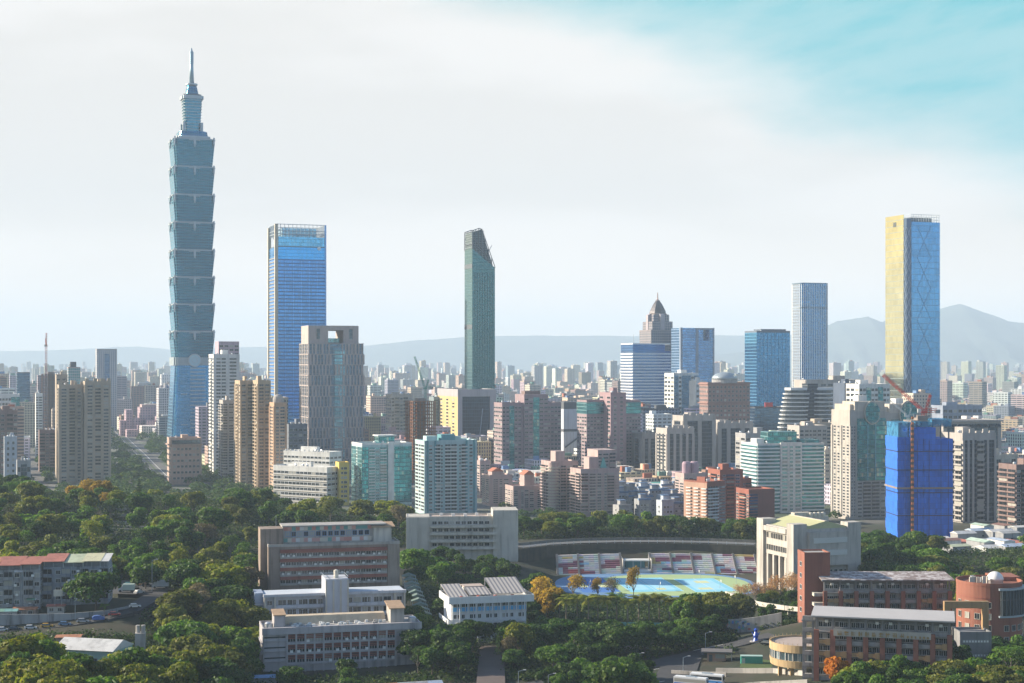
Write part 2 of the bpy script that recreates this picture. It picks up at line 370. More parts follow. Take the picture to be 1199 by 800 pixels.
# ------------------------------------------------------------------ buildings
YAW = R(20)
FOOT = []        # footprints (x, y, radius) kept clear of city blocks and trees
OCC = []         # (px0, px1, top row, depth) of what already stands
class Bld:
    """root Empty at the base centre; local x along the front, y to the back, z up"""
    def __init__(s, name, label, cat, px, top, Y, yaw=YAW, depth=None, z0=None, group=None, ztop=None):
        l, c, r = px
        X = PX(c, Y); co, si = math.cos(yaw), math.sin(yaw)
        t0 = (l-CX)/FPX; t1 = (r-CX)/FPX
        s.W = (t1*Y-X)/(co-t1*si)
        den = si+t0*co
        s.D = depth if depth else (X-t0*Y)/den if den > .02 and c-l > .5 else s.W
        cx = X+co*s.W/2-si*s.D/2; cy = Y+si*s.W/2+co*s.D/2
        s.z0 = ground_z(cx, cy) if z0 is None else z0
        s.H = (PZ(top, Y) if ztop is None else ztop)-s.z0
        s.Y = Y; s.yaw = yaw; s.cx, s.cy = cx, cy; s.px = px
        s.root = empty(name, (cx, cy, s.z0), yaw, label, cat, group)
        s.col = {}
        FOOT.append((cx, cy, math.hypot(s.W, s.D)/2, s.W, s.D, yaw)); OCC.append((l, r, top, Y))
    def z(s, py, dy=0): return PZ(py, s.Y+dy)-s.z0
    def x(s, px): # local x of a photo column on the front plane
        t = (px-CX)/FPX; co, si = math.cos(s.yaw), math.sin(s.yaw); X = PX(s.px[1], s.Y)
        return (t*s.Y-X)/(co-t*si)-s.W/2
    def box(s, name, x0, x1, y0, y1, z0, z1, mat, parent=None, label=None):
        o = MB().box(x0, x1, y0, y1, z0, z1).build(name, mat, parent or s.root)
        if label: o['label'] = label
        return o
    def body(s, mat, z1=None, name='wall', sill=-1.5):
        s.wall = s.box(name, -s.W/2, s.W/2, -s.D/2, s.D/2, sill, z1 or s.H, mat); s.wmat = mat; return s.wall
    def part(s, name, mb, mat, parent=None, smooth=None): return mb.build(name, mat, parent or s.root, smooth=smooth)
    def parapet(s, h=1.2, t=.5, mat=None, z=None, inset=0, proud=.05):
        z = s.H if z is None else z
        return MB().ring(-s.W/2-proud+inset, s.W/2+proud-inset, -s.D/2-proud+inset, s.D/2+proud-inset, z-.4, z+h, t).build('parapet', mat or s.wmat, s.root)
    def roof(s, seed=0, mat=None, n=3, z=None):
        rng = random.Random(seed); z = s.H if z is None else z; mat = mat or s.wmat
        a = s.W*rng.uniform(.18, .3); x = rng.uniform(-.2, .2)*s.W; hh = rng.uniform(3, 5.5)
        s.box('stair_house', x-a/2, x+a/2, -s.D*.1, s.D*.25, z-.05, z+hh, mat)
        for k in range(n):
            x = rng.uniform(-.42, .42)*s.W; y = rng.uniform(-.35, .35)*s.D; r = rng.uniform(.7, 1.2)
            MB().lathe([(r, z-.05), (r, z+2), (r*.8, z+2.4), (.1, z+2.6)], 12, x, y).build('water_tank', M_plain('steel_tank', (.55, .57, .6), .35, .7), s.root)
    def put(s, name, me, pos, rz=0, parent=None):
        s.col.setdefault((name, parent), []).append((me, pos, rz))
    def finish(s, cap=100):
        for (name, parent), L in s.col.items():
            for me, pos, rz in L[:cap]:
                link(name, me, parent or s.root, pos, rz)
            rest = L[cap:]
            if rest:
                vs = []; fs = []; ms = []; mats = []
                for me, pos, rz in rest:
                    i = len(vs); co, si = math.cos(rz), math.sin(rz)
                    vs += [(v.co.x*co-v.co.y*si+pos[0], v.co.x*si+v.co.y*co+pos[1], v.co.z+pos[2]) for v in me.vertices]
                    mm = []
                    for q in me.materials:
                        if q not in mats: mats.append(q)
                        mm.append(mats.index(q))
                    for p in me.polygons: fs.append([k+i for k in p.vertices]); ms.append(mm[p.material_index])
                me = bpy.data.meshes.new(name); me.from_pydata(vs, [], fs)
                for q in mats: me.materials.append(q)
                me.polygons.foreach_set('material_index', ms)
                tag(link(name, me, parent or s.root), kind='stuff')
        s.col = {}
    # faces: 'F' front, 'L' left, 'R' right.  returns (length, function u -> local x,y, rotation)
    def face(s, f, off=0):
        if f == 'F': return s.W, (lambda u, o=0: (-s.W/2+u, -s.D/2-o)), 0
        if f == 'L': return s.D, (lambda u, o=0: (-s.W/2-o, s.D/2-u)), -math.pi/2
        if f == 'R': return s.D, (lambda u, o=0: (s.W/2+o, -s.D/2+u)), math.pi/2
        if f == 'B': return s.W, (lambda u, o=0: (s.W/2-u, s.D/2+o)), math.pi
    def bays(s, f, spec, nf, z0, z1, wf=.75, hf=.5, frame=None, glass=None, bal=None, x0=None, x1=None, fin=None, strip=None, gmat=None, off=0.):
        """spec letters: w window, W wide window, b balcony, f pilaster, g glass strip, r dark strip, s small window, . blank"""
        L, pos, rz = s.face(f); wid = {'w': 2.2, 'W': 3.6, 'b': 3.4, 'f': .9, 'g': 3., 'r': 1.2, 's': 1.3, '.': 1., '-': .4}
        a0 = 0 if x0 is None else x0; a1 = L if x1 is None else x1
        tot = sum(wid[c] for c in spec); k = (a1-a0)/tot; u = a0; fh = (z1-z0)/nf
        frame = frame or M_plain('window_frame_pale', (.55, .55, .54), .5); glass = glass or GLASS_DARK
        for c in spec:
            w = wid[c]*k
            if c in 'wWs':
                ww = w*wf; hh = fh*hf
                me = window_mesh(round(ww, 2), round(hh, 2), frame, glass)
                for j in range(nf):
                    x, y = pos(u+w/2, off); s.put('window', me, (x, y, z0+(j+.5)*fh), rz)
            elif c == 'b':
                me = balcony_mesh(round(w*.95, 2), round(fh, 2), bal or s.wmat, glass)
                for j in range(nf):
                    x, y = pos(u+w/2, off); s.put('balcony', me, (x, y, z0+j*fh), rz)
            elif c == 'f':
                me = MB().box(-w/2, w/2, -.6, .02, z0, z1).mesh('pilaster', fin or s.wmat)
                x, y = pos(u+w/2, off); s.put('pilaster', me, (x, y, 0), rz)
            elif c in 'gr':
                me = MB().box(-w/2, w/2, -.25, .02, z0, z1).mesh('curtain_wall', (gmat or GLASS_STRIP) if c == 'g' else (strip or GLASS_STRIP))
                x, y = pos(u+w/2, off); s.put('glass_strip', me, (x, y, 0), rz)
            u += w
    def ledges(s, f, nf, z0, z1, h=.5, proud=.5, mat=None, name='floor_ledge', x0=0, x1=None):
        L, pos, rz = s.face(f); x1 = L if x1 is None else x1; fh = (z1-z0)/nf
        me = MB().box(-(x1-x0)/2, (x1-x0)/2, -proud, .02, 0, h).mesh(name, mat or s.wmat)
        for j in range(nf):
            x, y = pos((x0+x1)/2); s.put(name, me, (x, y, z0+j*fh), rz)
    def world(s, x, y, z):
        co, si = math.cos(s.yaw), math.sin(s.yaw)
        return (s.cx+co*x-si*y, s.cy+si*x+co*y, s.z0+z)

WIN = {}
def window_mesh(w, h, frame, glass):
    k = ('w', w, h, frame.name, glass.name)
    if k not in WIN:
        b = MB(); t = min(.12, w*.08)
        b.box(-w/2, w/2, -.06, .02, -h/2, h/2, 1)
        b.box(-w/2-t, w/2+t, -.22, .02, -h/2-.14, -h/2-.002, 0)          # sill
        b.box(-w/2-t, w/2+t, -.14, .02, h/2+.002, h/2+.12, 0)
        b.box(-w/2-t, -w/2-.002, -.14, .02, -h/2, h/2, 0); b.box(w/2+.002, w/2+t, -.14, .02, -h/2, h/2, 0)
        b.box(-.04, .04, -.1, .02, -h/2, h/2, 0)
        WIN[k] = b.mesh('window', [frame, glass])
    return WIN[k]
def balcony_mesh(w, fh, wall, glass):
    k = ('b', w, fh, wall.name, glass.name)
    if k not in WIN:
        b = MB()
        b.box(-w/2, w/2, -1.2, .02, 0, .25, 0)                            # slab
        b.box(-w/2, w/2, -1.2, -1.05, .25, fh*.36, 0)                      # parapet
        b.box(-w/2, -w/2+.15, -1.05, .02, .25, fh*.36, 0); b.box(w/2-.15, w/2, -1.05, .02, .25, fh*.36, 0)
        b.box(-w*.46, w*.46, -.06, .02, .4, fh*.86, 1)
        b.box(-.06, .06, -.1, .02, .4, fh*.86, 0)
        WIN[k] = b.mesh('balcony', [wall, glass])
    return WIN[k]
def M_glass(name, col, rough=.12, metal=.6, var=.5):
    """window glass with a per-object difference (blinds, open sashes)"""
    if name in MATS: return MATS[name]
    m, n = newmat(name)
    oi = n.n('ShaderNodeObjectInfo').outputs['Random']; oc = n.n('ShaderNodeTexCoord').outputs['Object']
    geo = n.n('ShaderNodeNewGeometry').outputs['Random Per Island']
    r = n.m('FRACT', n.m('ADD', n.m('MULTIPLY', oi, 7.3), geo))
    f = n.m('ADD', 1-var, n.m('MULTIPLY', r, 2*var))
    c = n.mix(1., tuple(col)+(1,), n.com(f, f, f), 'MULTIPLY')
    c = n.mix(n.m('GREATER_THAN', r, .86), c, (.35, .34, .3, 1))
    b = bsdf(n, c, n.m('ADD', rough, n.m('MULTIPLY', n.m('GREATER_THAN', r, .86), .5)), n.m('MULTIPLY', n.m('LESS_THAN', r, .86), metal))
    outp(n, b.outputs[0]); MATS[name] = m
    return m
GLASS_DARK = M_glass('dark_window_glass', (.06, .075, .09))
GLASS_TEAL = M_glass('teal_window_glass', (.10, .26, .30))
GLASS_STRIP = M_grid('dark_glass_strip', (.09, .14, .18), (.12, .12, .12), 1.6, 3.4, .1, .25, .6, .15, .4)
# ------------------------------------------------------------------ the tall towers
STEEL = M_plain('pale_steel', (.36, .42, .47), .45, .3)
DARKSTEEL = M_plain('dark_steel', (.10, .12, .14), .5, .3)
# --- the segmented supertall
G101 = M_grid('supertall_glass', (.008, .19, .33), (.03, .19, .28), 2.3, 3.55, .16, .24, .82, .16, .22)
G101B = M_grid('supertall_base_glass', (.02, .21, .44), (.05, .20, .33), 3.0, 4.2, .10, .14, .82, .14, .15)
Y1 = 1905; c1 = 203.2
t = Bld('skyscraper', 'very tall tiered blue-green glass tower with flared stacked segments and a spire', 'skyscraper', (195.5, c1, 252.5), 50, Y1, depth=52)
t.D = t.W
def notch(hw, nt):   # square plan with doubly notched corners
    a = hw-nt; c = hw-2*nt
    return [(-c, -hw), (c, -hw), (c, -hw+nt*.5), (a, -a), (hw-nt*.5, -c), (hw, -c), (hw, c), (hw-nt*.5, c), (a, a), (c, hw-nt*.5), (c, hw), (-c, hw), (-c, hw-nt*.5), (-a, a), (-hw+nt*.5, c), (-hw, c), (-hw, -c), (-hw+nt*.5, -c), (-a, -a), (-c, -hw+nt*.5)]
hw = t.W/2
ys = [418.5, 387, 355, 323, 291, 258.5, 226, 193, 160]
t.part('base_shaft', MB().prism(notch(hw*1.12, 2.4), -2, t.z(428), 0, notch(hw*.90, 2.4)), G101B)
t.part('waist_band', MB().prism(notch(hw*.96, 2), t.z(428)+.02, t.z(418.5)-.02), M_grid('waist_louvre', (.2, .3, .36), (.35, .38, .40), 6, 1.2, .05, .5, .5, .4, .1))
orn = MB()
for sgn in (-1, 1): orn.box(sgn*2.6-.8, sgn*2.6+.8, -1.3, 0, .6, 2.2); orn.box(sgn*4.6-.7, sgn*4.6+.7, -.9, 0, 1.2, 2.4)
orn.box(-1.4, 1.4, -1.6, 0, -5.5, 2.6); orn.box(-.7, .7, -1.9, 0, -8.5, -5.6); orn.box(-7, 7, -.7, 0, -.4, .5)
orn_me = orn.mesh('ornament', STEEL)
fin_ = MB().box(-.9, .9, -.9, .9, -7, 2.6).box(-.6, .6, -.6, .6, -9.5, -7.02).mesh('corner_fin', STEEL)
for i in range(8):
    z0, z1 = t.z(ys[i]), t.z(ys[i+1])
    seg = t.part('segment', MB().prism(notch(hw*.885, 2), z0+.02, z1-2.2, 0, notch(hw*1.0, 2.6)), G101)
    t.part('cornice', MB().prism(notch(hw*1.02, 2.6), z1-2.18, z1-.9), STEEL, seg)
    t.part('terrace', MB().prism(notch(hw*.93, 2.6), z1-.88, z1), M_plain('roof_grey', (.3, .31, .32)), seg)
    for k in range(4):
        a = k*math.pi/2
        link('ornament', orn_me, seg, (math.sin(a)*hw*1.0, -math.cos(a)*hw*1.0, z1-3), a)
    for sx in (-1, 1):
        for sy in (-1, 1): link('corner_fin', fin_, seg, (sx*hw*.93, sy*hw*.93, z1-1.5))
med = MB(); n_ = 32; R_ = 7.6
med.hull([(R_*math.cos(2*math.pi*k/n_), -hw*.955, t.z(422)+R_*math.sin(2*math.pi*k/n_)) for k in range(n_)][::-1], [(R_*math.cos(2*math.pi*k/n_), -hw*.955-1.6, t.z(422)+R_*math.sin(2*math.pi*k/n_)) for k in range(n_)][::-1])
md = t.part('medallion', med, M_plain('medallion_blue', (.30, .48, .58), .35, .4))
rg = MB()
for k in range(n_):
    a0, a1 = 2*math.pi*k/n_, 2*math.pi*(k+1)/n_
    for r0, r1, yq in ((6.9, 8.2, 2.1), (3.0, 3.5, 1.9)):
        rg.hull([(r0*math.cos(a0), -hw*.955, t.z(422)+r0*math.sin(a0)), (r1*math.cos(a0), -hw*.955, t.z(422)+r1*math.sin(a0)), (r1*math.cos(a1), -hw*.955, t.z(422)+r1*math.sin(a1)), (r0*math.cos(a1), -hw*.955, t.z(422)+r0*math.sin(a1))],
                [(r0*math.cos(a0), -hw*.955-yq, t.z(422)+r0*math.sin(a0)), (r1*math.cos(a0), -hw*.955-yq, t.z(422)+r1*math.sin(a0)), (r1*math.cos(a1), -hw*.955-yq, t.z(422)+r1*math.sin(a1)), (r0*math.cos(a1), -hw*.955-yq, t.z(422)+r0*math.sin(a1))])
t.part('rim', rg, STEEL, md)
lv = MB().box(-9.5, 9.5, -.7, .3, 0, 1.3).mesh('louvre_band', STEEL)
for k in range(17):
    zz = t.z(432)-k*4.6; q = hw*(.90+.22*(t.z(428)-zz)/(t.z(428)+2))
    link('louvre_band', lv, t.root, (4, -q, zz))
for yq in (462, 498):
    zz = t.z(yq); q = hw*(.90+.22*(t.z(428)-zz)/(t.z(428)+2))
    link('belt_beam', MB().box(-17, -9, -.8, .3, 0, 1.1).mesh('belt_beam', STEEL), t.root, (0, -q, zz))
# crown
Z = t.z
t.part('crown_base', MB().prism(notch(hw*.72, 2), Z(160)+.02, Z(151), 0, notch(hw*.66, 2)), G101)
t.part('crown_ledge', MB().prism(notch(hw*.80, 2), Z(159.9)+.05, Z(157)), STEEL)
k_ = t.part('crown_shaft', MB().prism(notch(hw*.36, 1.2), Z(151)+.02, Z(112), 0, notch(hw*.44, 1.6)), G101)
for j in range(11):
    q = hw*(.37+.075*j/10)+.5; zz = Z(148)+j*3.6
    t.part('fin_ring', MB().prism(notch(q, 1.4), zz, zz+.9), STEEL, k_)
t.part('crown_collar', MB().prism(notch(hw*.52, 1.8), Z(112)+.02, Z(108)), STEEL)
t.part('crown_collar', MB().prism(notch(hw*.42, 1.8), Z(108)+.02, Z(106)), DARKSTEEL)
for sx in (-1, 1):
    for sy in (-1, 1): t.part('corner_turret', MB().box(sx*hw*.42-1.6, sx*hw*.42+1.6, sy*hw*.42-1.6, sy*hw*.42+1.6, Z(151)+.01, Z(140)), STEEL)
t.part('spire_base', MB().prism(notch(hw*.30, 1), Z(106)+.02, Z(96), 0, notch(hw*.22, .8)), G101)
t.part('spire_disc', MB().lathe([(3.5, Z(96)+.02), (7.4, Z(94.5)), (7.4, Z(92.8)), (3.2, Z(92))], 24), STEEL)
prof = [(3.1, Z(92)+.02), (2.3, Z(75)), (2.2, Z(70))]
for j in range(6): prof += [(2.0, Z(70)+1+j*2.6), (2.9, Z(70)+2.2+j*2.6), (2.0, Z(70)+3.2+j*2.6)]
prof += [(1.3, Z(53.5)), (.5, Z(50))]
t.part('spire', MB().lathe(prof, 14), M_plain('spire_steel', (.25, .38, .46), .4, .5), smooth=True)
t.part('podium', MB().box(hw*1.2, hw*1.2+40, -hw*1.2, hw*1.1, -2, 26), M_wall('podium_stone', (.42, .43, .44)))

# --- blue slab tower with the glass crown
t = Bld('skyscraper', 'bright blue glass slab tower with open lattice crown and pale vertical edge', 'skyscraper', (314.5, 323, 381.5), 262, 1770)
GN = M_grid('slab_glass', (.05, .25, .62), (.16, .38, .74), 1.5, 4.1, .10, .30, .85, .14, .22, sp=.26, spcol=(.03, .13, .36))
GN2 = M_grid('slab_crown_glass', (.03, .35, .80), (.05, .22, .50), 1.5, 4.1, .08, .10, .85, .12, .1)
t.body(GN, t.z(303))
W2, D2, H = t.W/2, t.D/2, t.H
t.box('upper_glass', -W2, W2, -D2, D2, t.z(303)+.02, t.z(289), GN2)
t.box('mechanical_band', -W2+.5, W2-.5, -D2+.5, D2-.5, t.z(289)+.02, t.z(288), DARKSTEEL)
cr = t.box('crown_core', -W2+9, W2-9, -D2+9, D2-9, t.z(288)+.02, t.z(266), M_grid('crown_core_glass', (.25, .5, .7), (.3, .42, .5), 4, 4, .2, .3, .7, .2, .2))
t.box('crown_wall', -W2+.8, W2-.8, -D2+.6, -D2+1, t.z(288)+.02, t.z(277), M_grid('crown_pane', (.10, .42, .72), (.2, .4, .5), 3, 4.1, .1, .1, .8, .1, .2))
post = MB().box(-.28, .28, -.28, .28, t.z(277), H).mesh('crown_post', STEEL); 
for k in range(13):
    link('crown_post', post, t.root, (-W2+.8+(2*W2-1.6)*k/12, -D2+.8, 0)); link('crown_post', post, t.root, (-W2+.8+(2*W2-1.6)*k/12, D2-.8, 0))
for k in range(1, 10):
    link('crown_post', post, t.root, (-W2+.8, -D2+.8+(2*D2-1.6)*k/10, 0)); link('crown_post', post, t.root, (W2-.8, -D2+.8+(2*D2-1.6)*k/10, 0))
for zz in (t.z(277)+3, t.z(270), H-.6): t.part('crown_ring', MB().ring(-W2+.3, W2-.3, -D2+.3, D2-.3, zz, zz+.7, .6), STEEL)
t.box('corner_fin', -W2-1.2, -W2+2.6, -D2-.5, -D2+3, -1, t.z(262), M_wall('fin_pale', (.52, .47, .38)))
t.box('corner_fin', -W2-1.4, -W2+2.2, D2-4, D2+.4, -1, t.z(264), M_wall('fin_pale', (.52, .47, .38)))
t.box('edge_fin', W2-1.2, W2+.5, -D2-.5, -D2+1.5, -1, t.z(262), M_plain('fin_blue', (.12, .30, .62), .3, .6))
lou = MB().box(-.5, 0, -D2+4, D2-5, 0, 1.1).mesh('side_louvre', M_plain('louvre_grey', (.3, .3, .3)))
for k in range(56): t.put('side_louvre', lou, (-W2, 0, 6+k*4.1))
me = MB().box(-.22, .22, -.45, .02, 6, t.z(305)).mesh('mullion', M_plain('fin_blue', (.12, .30, .62), .3, .6))
for k in range(1, 6): t.put('mullion', me, (-W2+2+(2*W2-3)*k/6, -D2, 0))
me = MB().box(-W2+4, W2-1.3, -.35, .02, 0, .55).mesh('floor_band', M_plain('band_navy', (.03, .10, .26), .3, .5))
for k in range(50): t.put('floor_band', me, (0, -D2, 8+k*4.1))
MB().lathe([(.1, 0), (2.2, 0), (2.2, .4), (.1, .4)], 20).build('emblem', M_plain('emblem_white', (.75, .8, .85)), t.root).matrix_local = Matrix.Translation((W2-8, -D2-.1, t.z(298)+8)) @ Matrix.Rotation(R(90), 4, 'X')
t.finish()

# --- slotted grey tower with the gap in its crown
GT = M_grid('slot_glass', (.08, .17, .27), (.20, .20, .21), 1.35, 3.6, .2, .2, .6, .16, .4)
STONE = M_wall('mauve_stone', (.44, .37, .35), var=.12)
t = Bld('office_tower', 'grey stone tower with staggered vertical slots and a square gap in its crown', 'tower', (351, 361.5, 425.5), 381, 1450)
W2, D2, H = t.W/2, t.D/2, t.H; zs = t.z(402)
t.body(GT, zs)
fl = 13; fh = zs/fl
rng = random.Random(5)
for j in range(fl):
    t.put('floor_band', MB().box(-W2-.4, W2+.4, -.55, .02, 0, .7).mesh('floor_band', STONE), (0, -D2, (j+1)*fh-.7))
    t.put('floor_band', MB().box(-D2, D2, -.55, .02, 0, .7).mesh('floor_band', STONE), (-W2, 0, (j+1)*fh-.7), -math.pi/2)
pm = {}
def slot(w):
    if w not in pm: pm[w] = MB().box(-w/2, w/2, -.5, .02, 0, fh-.72).mesh('pier', STONE)
    return pm[w]
for j in range(fl):
    for k in range(17):
        if 7 <= k <= 9 and rng.random() < .8: continue
        w = rng.choice((.9, 1.4, 2.1)); t.put('pier', slot(w), (-W2+.8+(2*W2-1.6)*k/16+(.8 if j % 2 else -.5), -D2, j*fh+.01))
    for k in range(6): t.put('pier', slot(1.4), (-W2, -D2+1+(2*D2-2)*k/5, j*fh+.01), -math.pi/2)
t.box('glass_shaft', -W2*.06, W2*.32, -D2-.4, -D2, 4, zs-6, M_grid('shaft_glass', (.16, .40, .52), (.25, .3, .33), 2, 3.6, .15, .3, .7, .12, .3))
for a, b in ((-W2*.98, -W2*.26), (W2*.3, W2*.86)):
    t.box('crown_block', a, b, -D2*.8, D2*.8, zs+.02, H, STONE)
    t.box('crown_slot', (a+b)/2-1.6, (a+b)/2+1.6, -D2*.8-.1, -D2*.8, zs+4, H-3, GLASS_STRIP)
t.box('crown_lintel', -W2*.26+.02, W2*.3-.02, -D2*.8, D2*.8, H-4.5, H-.01, STONE)
t.box('sky_lobby', -W2*.2, W2*.26, -D2*.3, D2*.3, zs+.02, zs+5, M_grid('lobby_glass', (.2, .4, .45), (.4, .4, .4), 3, 5, .2, .2, .6, .2, .3))
t.finish(100)

# --- slim chisel-topped tower on the portal block
t = Bld('skyscraper', 'slim dark green glass tower with a slanted lattice top above a portal block', 'skyscraper', (544, 553, 579.5), 266, 1700, z0=0)
GS = M_grid('chisel_glass', (.045, .17, .20), (.06, .13, .15), 1.5, 3.9, .25, .10, .8, .13, .14, uoff=.4)
W2, D2 = t.W/2, t.D/2; zl, zr = t.z(291), t.z(313); zp = t.z(266)
mb = MB().hull([(-W2, -D2, t.z(462)), (W2, -D2, t.z(462)), (W2, D2, t.z(462)), (-W2, D2, t.z(462))], [(-W2, -D2, zl), (W2, -D2, zr), (W2, D2, zr), (-W2, D2, zl)])
t.part('shaft', mb, GS)
LAT = M_plain('lattice_steel', (.16, .18, .20), .5, .4)
def lat(p, q, r=.45): return MB().tube(p, q, r, r, 5)
ptsF = [(-W2, -D2, zp-4), (-W2*.2, -D2, zp), (W2*.9, -D2, zr+2)]
nb = 0
for yy in (-D2, D2):
    zt = lambda x: zp-4+(x+W2)/(W2*.8)*4 if x < -W2*.2 else zp-(x+W2*.2)/(W2*1.2)*(zp-zr-1)
    xs = np.linspace(-W2, W2, 8); prev = None
    for x in xs:
        zb = zl+(x+W2)/(2*W2)*(zr-zl)
        t.part('lattice_bar', lat((x, yy, zb-.5), (x, yy, zt(x))), LAT)
        if prev: t.part('lattice_bar', lat(prev, (x, yy, zt(x))), LAT)
        prev = (x, yy, zt(x))
    for f_ in (.33, .66):
        t.part('lattice_bar', lat((-W2, yy, zl+(zp-4-zl)*f_), (W2*.5*(1-f_)+W2*.15, yy, zl+(zr-zl)*.6+(zp-zl)*f_*.35)), LAT)
for x in (-W2, -W2*.5, 0):
    z_ = zp-4 if x < -W2*.3 else zp-3
    t.part('lattice_bar', lat((x, -D2, z_-1), (x, D2, z_-1)), LAT); t.part('lattice_bar', lat((x, -D2, zl+5), (x, D2, zl+5)), LAT)
SCR = M_grid('crown_screen', (.03, .07, .09), (.13, .17, .18), 2.2, 2.6, .3, .3, .5, .25, .3)
t.part('crown_screen', MB().hull([(-W2+.6, -D2+.6, zl-.3), (W2*.86, -D2+.6, zl+(zr-zl)*.93-.3), (W2*.86, D2-.6, zl+(zr-zl)*.93-.3), (-W2+.6, D2-.6, zl-.3)], [(-W2+.6, -D2+.6, zp-5.5), (-W2*.15, -D2+.6, zp-2), (-W2*.15, D2-.6, zp-2), (-W2+.6, D2-.6, zp-5.5)]), SCR)
t.box('core_block', -W2*.8, -W2*.1, -D2*.7, D2*.7, zl-3, zl+10, M_plain('core_dark', (.07, .08, .09)))
t.part('maintenance_arm', lat((W2*.3, 0, zr+8), (W2*1.1, 0, zr+26), .3), STEEL)
t.box('transfer_band', -W2-.3, W2+.3, -D2-.3, D2+.3, t.z(462)-3, t.z(462)-.02, STEEL)
me = MB().box(-.2, .2, -.4, .02, t.z(462), zr-6).mesh('mullion', M_plain('mullion_green', (.05, .12, .13), .4, .5))
for k in range(1, 9): t.put('mullion', me, (-W2+2*W2*k/9, -D2, 0))
for zz in (t.z(313)+4, t.z(380)): t.part('belt', MB().box(-W2-.2, -W2+.1, -D2, D2, zz-5, zz), DARKSTEEL)
t.finish()

t = Bld('office_block', 'pale stone portal block framing dark glass with one yellow sunlit flank', 'office block', (512, 536, 581), 457, 1640)
PORT = M_wall('portal_stone', (.40, .38, .40), var=.1)
W2, D2, H = t.W/2, t.D/2, t.H
t.box('core', -W2+5, W2-5, -D2+2.5, D2-2, -1, H-7, M_grid('portal_glass', (.03, .06, .10), (.05, .07, .10), 2, 3.8, .1, .12, .6, .12, .4))
t.wmat = M_wall('flank_sunlit_tint', (.55, .42, .20), var=.1)  # yellow sunlight put into the left pier's colour; the front stays grey stone
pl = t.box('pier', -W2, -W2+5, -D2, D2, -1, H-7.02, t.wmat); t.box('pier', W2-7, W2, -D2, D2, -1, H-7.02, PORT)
t.box('pier_face', -W2-.05, -W2+5.05, -D2-.5, -D2-.002, -1, H-7.02, PORT)
t.box('lintel', -W2-.1, W2+.1, -D2-.5, D2+.1, H-7, H, PORT); t.parapet(1, mat=PORT)
t.bays('L', '.s.s.s.', 19, 4, H-9, .6, .45)
t.part('slanted_fin', MB().hull([(0, -D2+1.4, 6), (.8, -D2+1.4, 6), (.8, -D2+2.48, 6), (0, -D2+2.48, 6)], [(W2*.3, -D2+1.4, H-20), (W2*.3+.8, -D2+1.4, H-20), (W2*.3+.8, -D2+2.48, H-20), (W2*.3, -D2+2.48, H-20)]), M_plain('fin_steelblue', (.25, .32, .42), .3, .5))
t.finish()

# --- yellow and blue mirror tower on the right
t = Bld('skyscraper', 'tall mirror glass tower, yellow on its left flank and blue with cross bracing', 'skyscraper', (1037.5, 1062, 1100), 251, 1900)
GR = M_grid('mirror_blue', (.06, .27, .56), (.16, .34, .52), 1.6, 7.6, .12, .07, .85, .10, .18)
GY_ = M_grid('mirror_sky_tint', (.66, .64, .46), (.22, .27, .26), 3.2, 7.6, .06, .08, .95, .05, .06)  # golden sky reflection partly put into the flank glass as a warm tint
W2, D2, H = t.W/2, t.D/2, t.H
t.body(GR, H-9)
t.part('sky_tinted_flank', MB().box(-W2-1, -W2-.002, -D2+6, D2, -1, H), GY_)
t.box('recess', -W2-.6, -W2+6, -D2-.2, -D2+6, -1, H-5, M_plain('recess_dark', (.06, .11, .2), .3, .5))
t.part('glass_screen', MB().box(-W2+6, W2, -D2-.9, -D2-.25, 2, H-9), GR)
for s_ in (0, 1):
    for k in range(19):
        za = 8+k*(H-24)/19; zb = za+(H-24)/19
        for (a, b) in ((0, 1), (1, 0)):
            if s_ == 0: p, q = (-W2-.8+a*6, -D2-.45, za), (-W2-.8+b*6, -D2-.45, zb)
            else: p, q = (-W2-.9, -D2+a*6, za), (-W2-.9, -D2+b*6, zb)
            t.put('cross_brace', MB().tube(p, q, .38, .38, 5).mesh('cross_brace', M_plain('brace_white', (.34, .42, .52), .4, .3)), (0, 0, 0))
for k in range(7):
    za = 10+k*(H-24)/7; zb = za+(H-24)/7
    for a, b in ((.3, .72), (.72, .3)):
        t.put('cross_brace', MB().tube((-W2+2*W2*a, -D2-1, za), (-W2+2*W2*b, -D2-1, zb), .35, .35, 5).mesh('cross_brace', M_plain('brace_blue', (.14, .32, .52), .3, .5)), (0, 0, 0))
post = MB().box(-.25, .25, -.25, .25, H-9.02, H+.4).mesh('crown_post', STEEL)
for k in range(12): t.put('crown_post', post, (-W2+6+(2*W2-6.5)*k/11, -D2+.3, 0)); t.put('crown_post', post, (-W2+6+(2*W2-6.5)*k/11, D2-.3, 0))
for zz in (H-6, H-3, H): t.part('crown_rail', MB().ring(-W2+6, W2, -D2, D2, zz, zz+.4, .4), STEEL)
t.box('crown_core', -W2+9, W2-6, -D2+7, D2-7, H-9.02, H-3, DARKSTEEL)
MB().box(-3, 3, -.3, 0, 0, 6).build('emblem', M_plain('emblem_dark', (.05, .06, .05)), t.root, (-W2-1, 2, H-14), -math.pi/2)
t.finish()

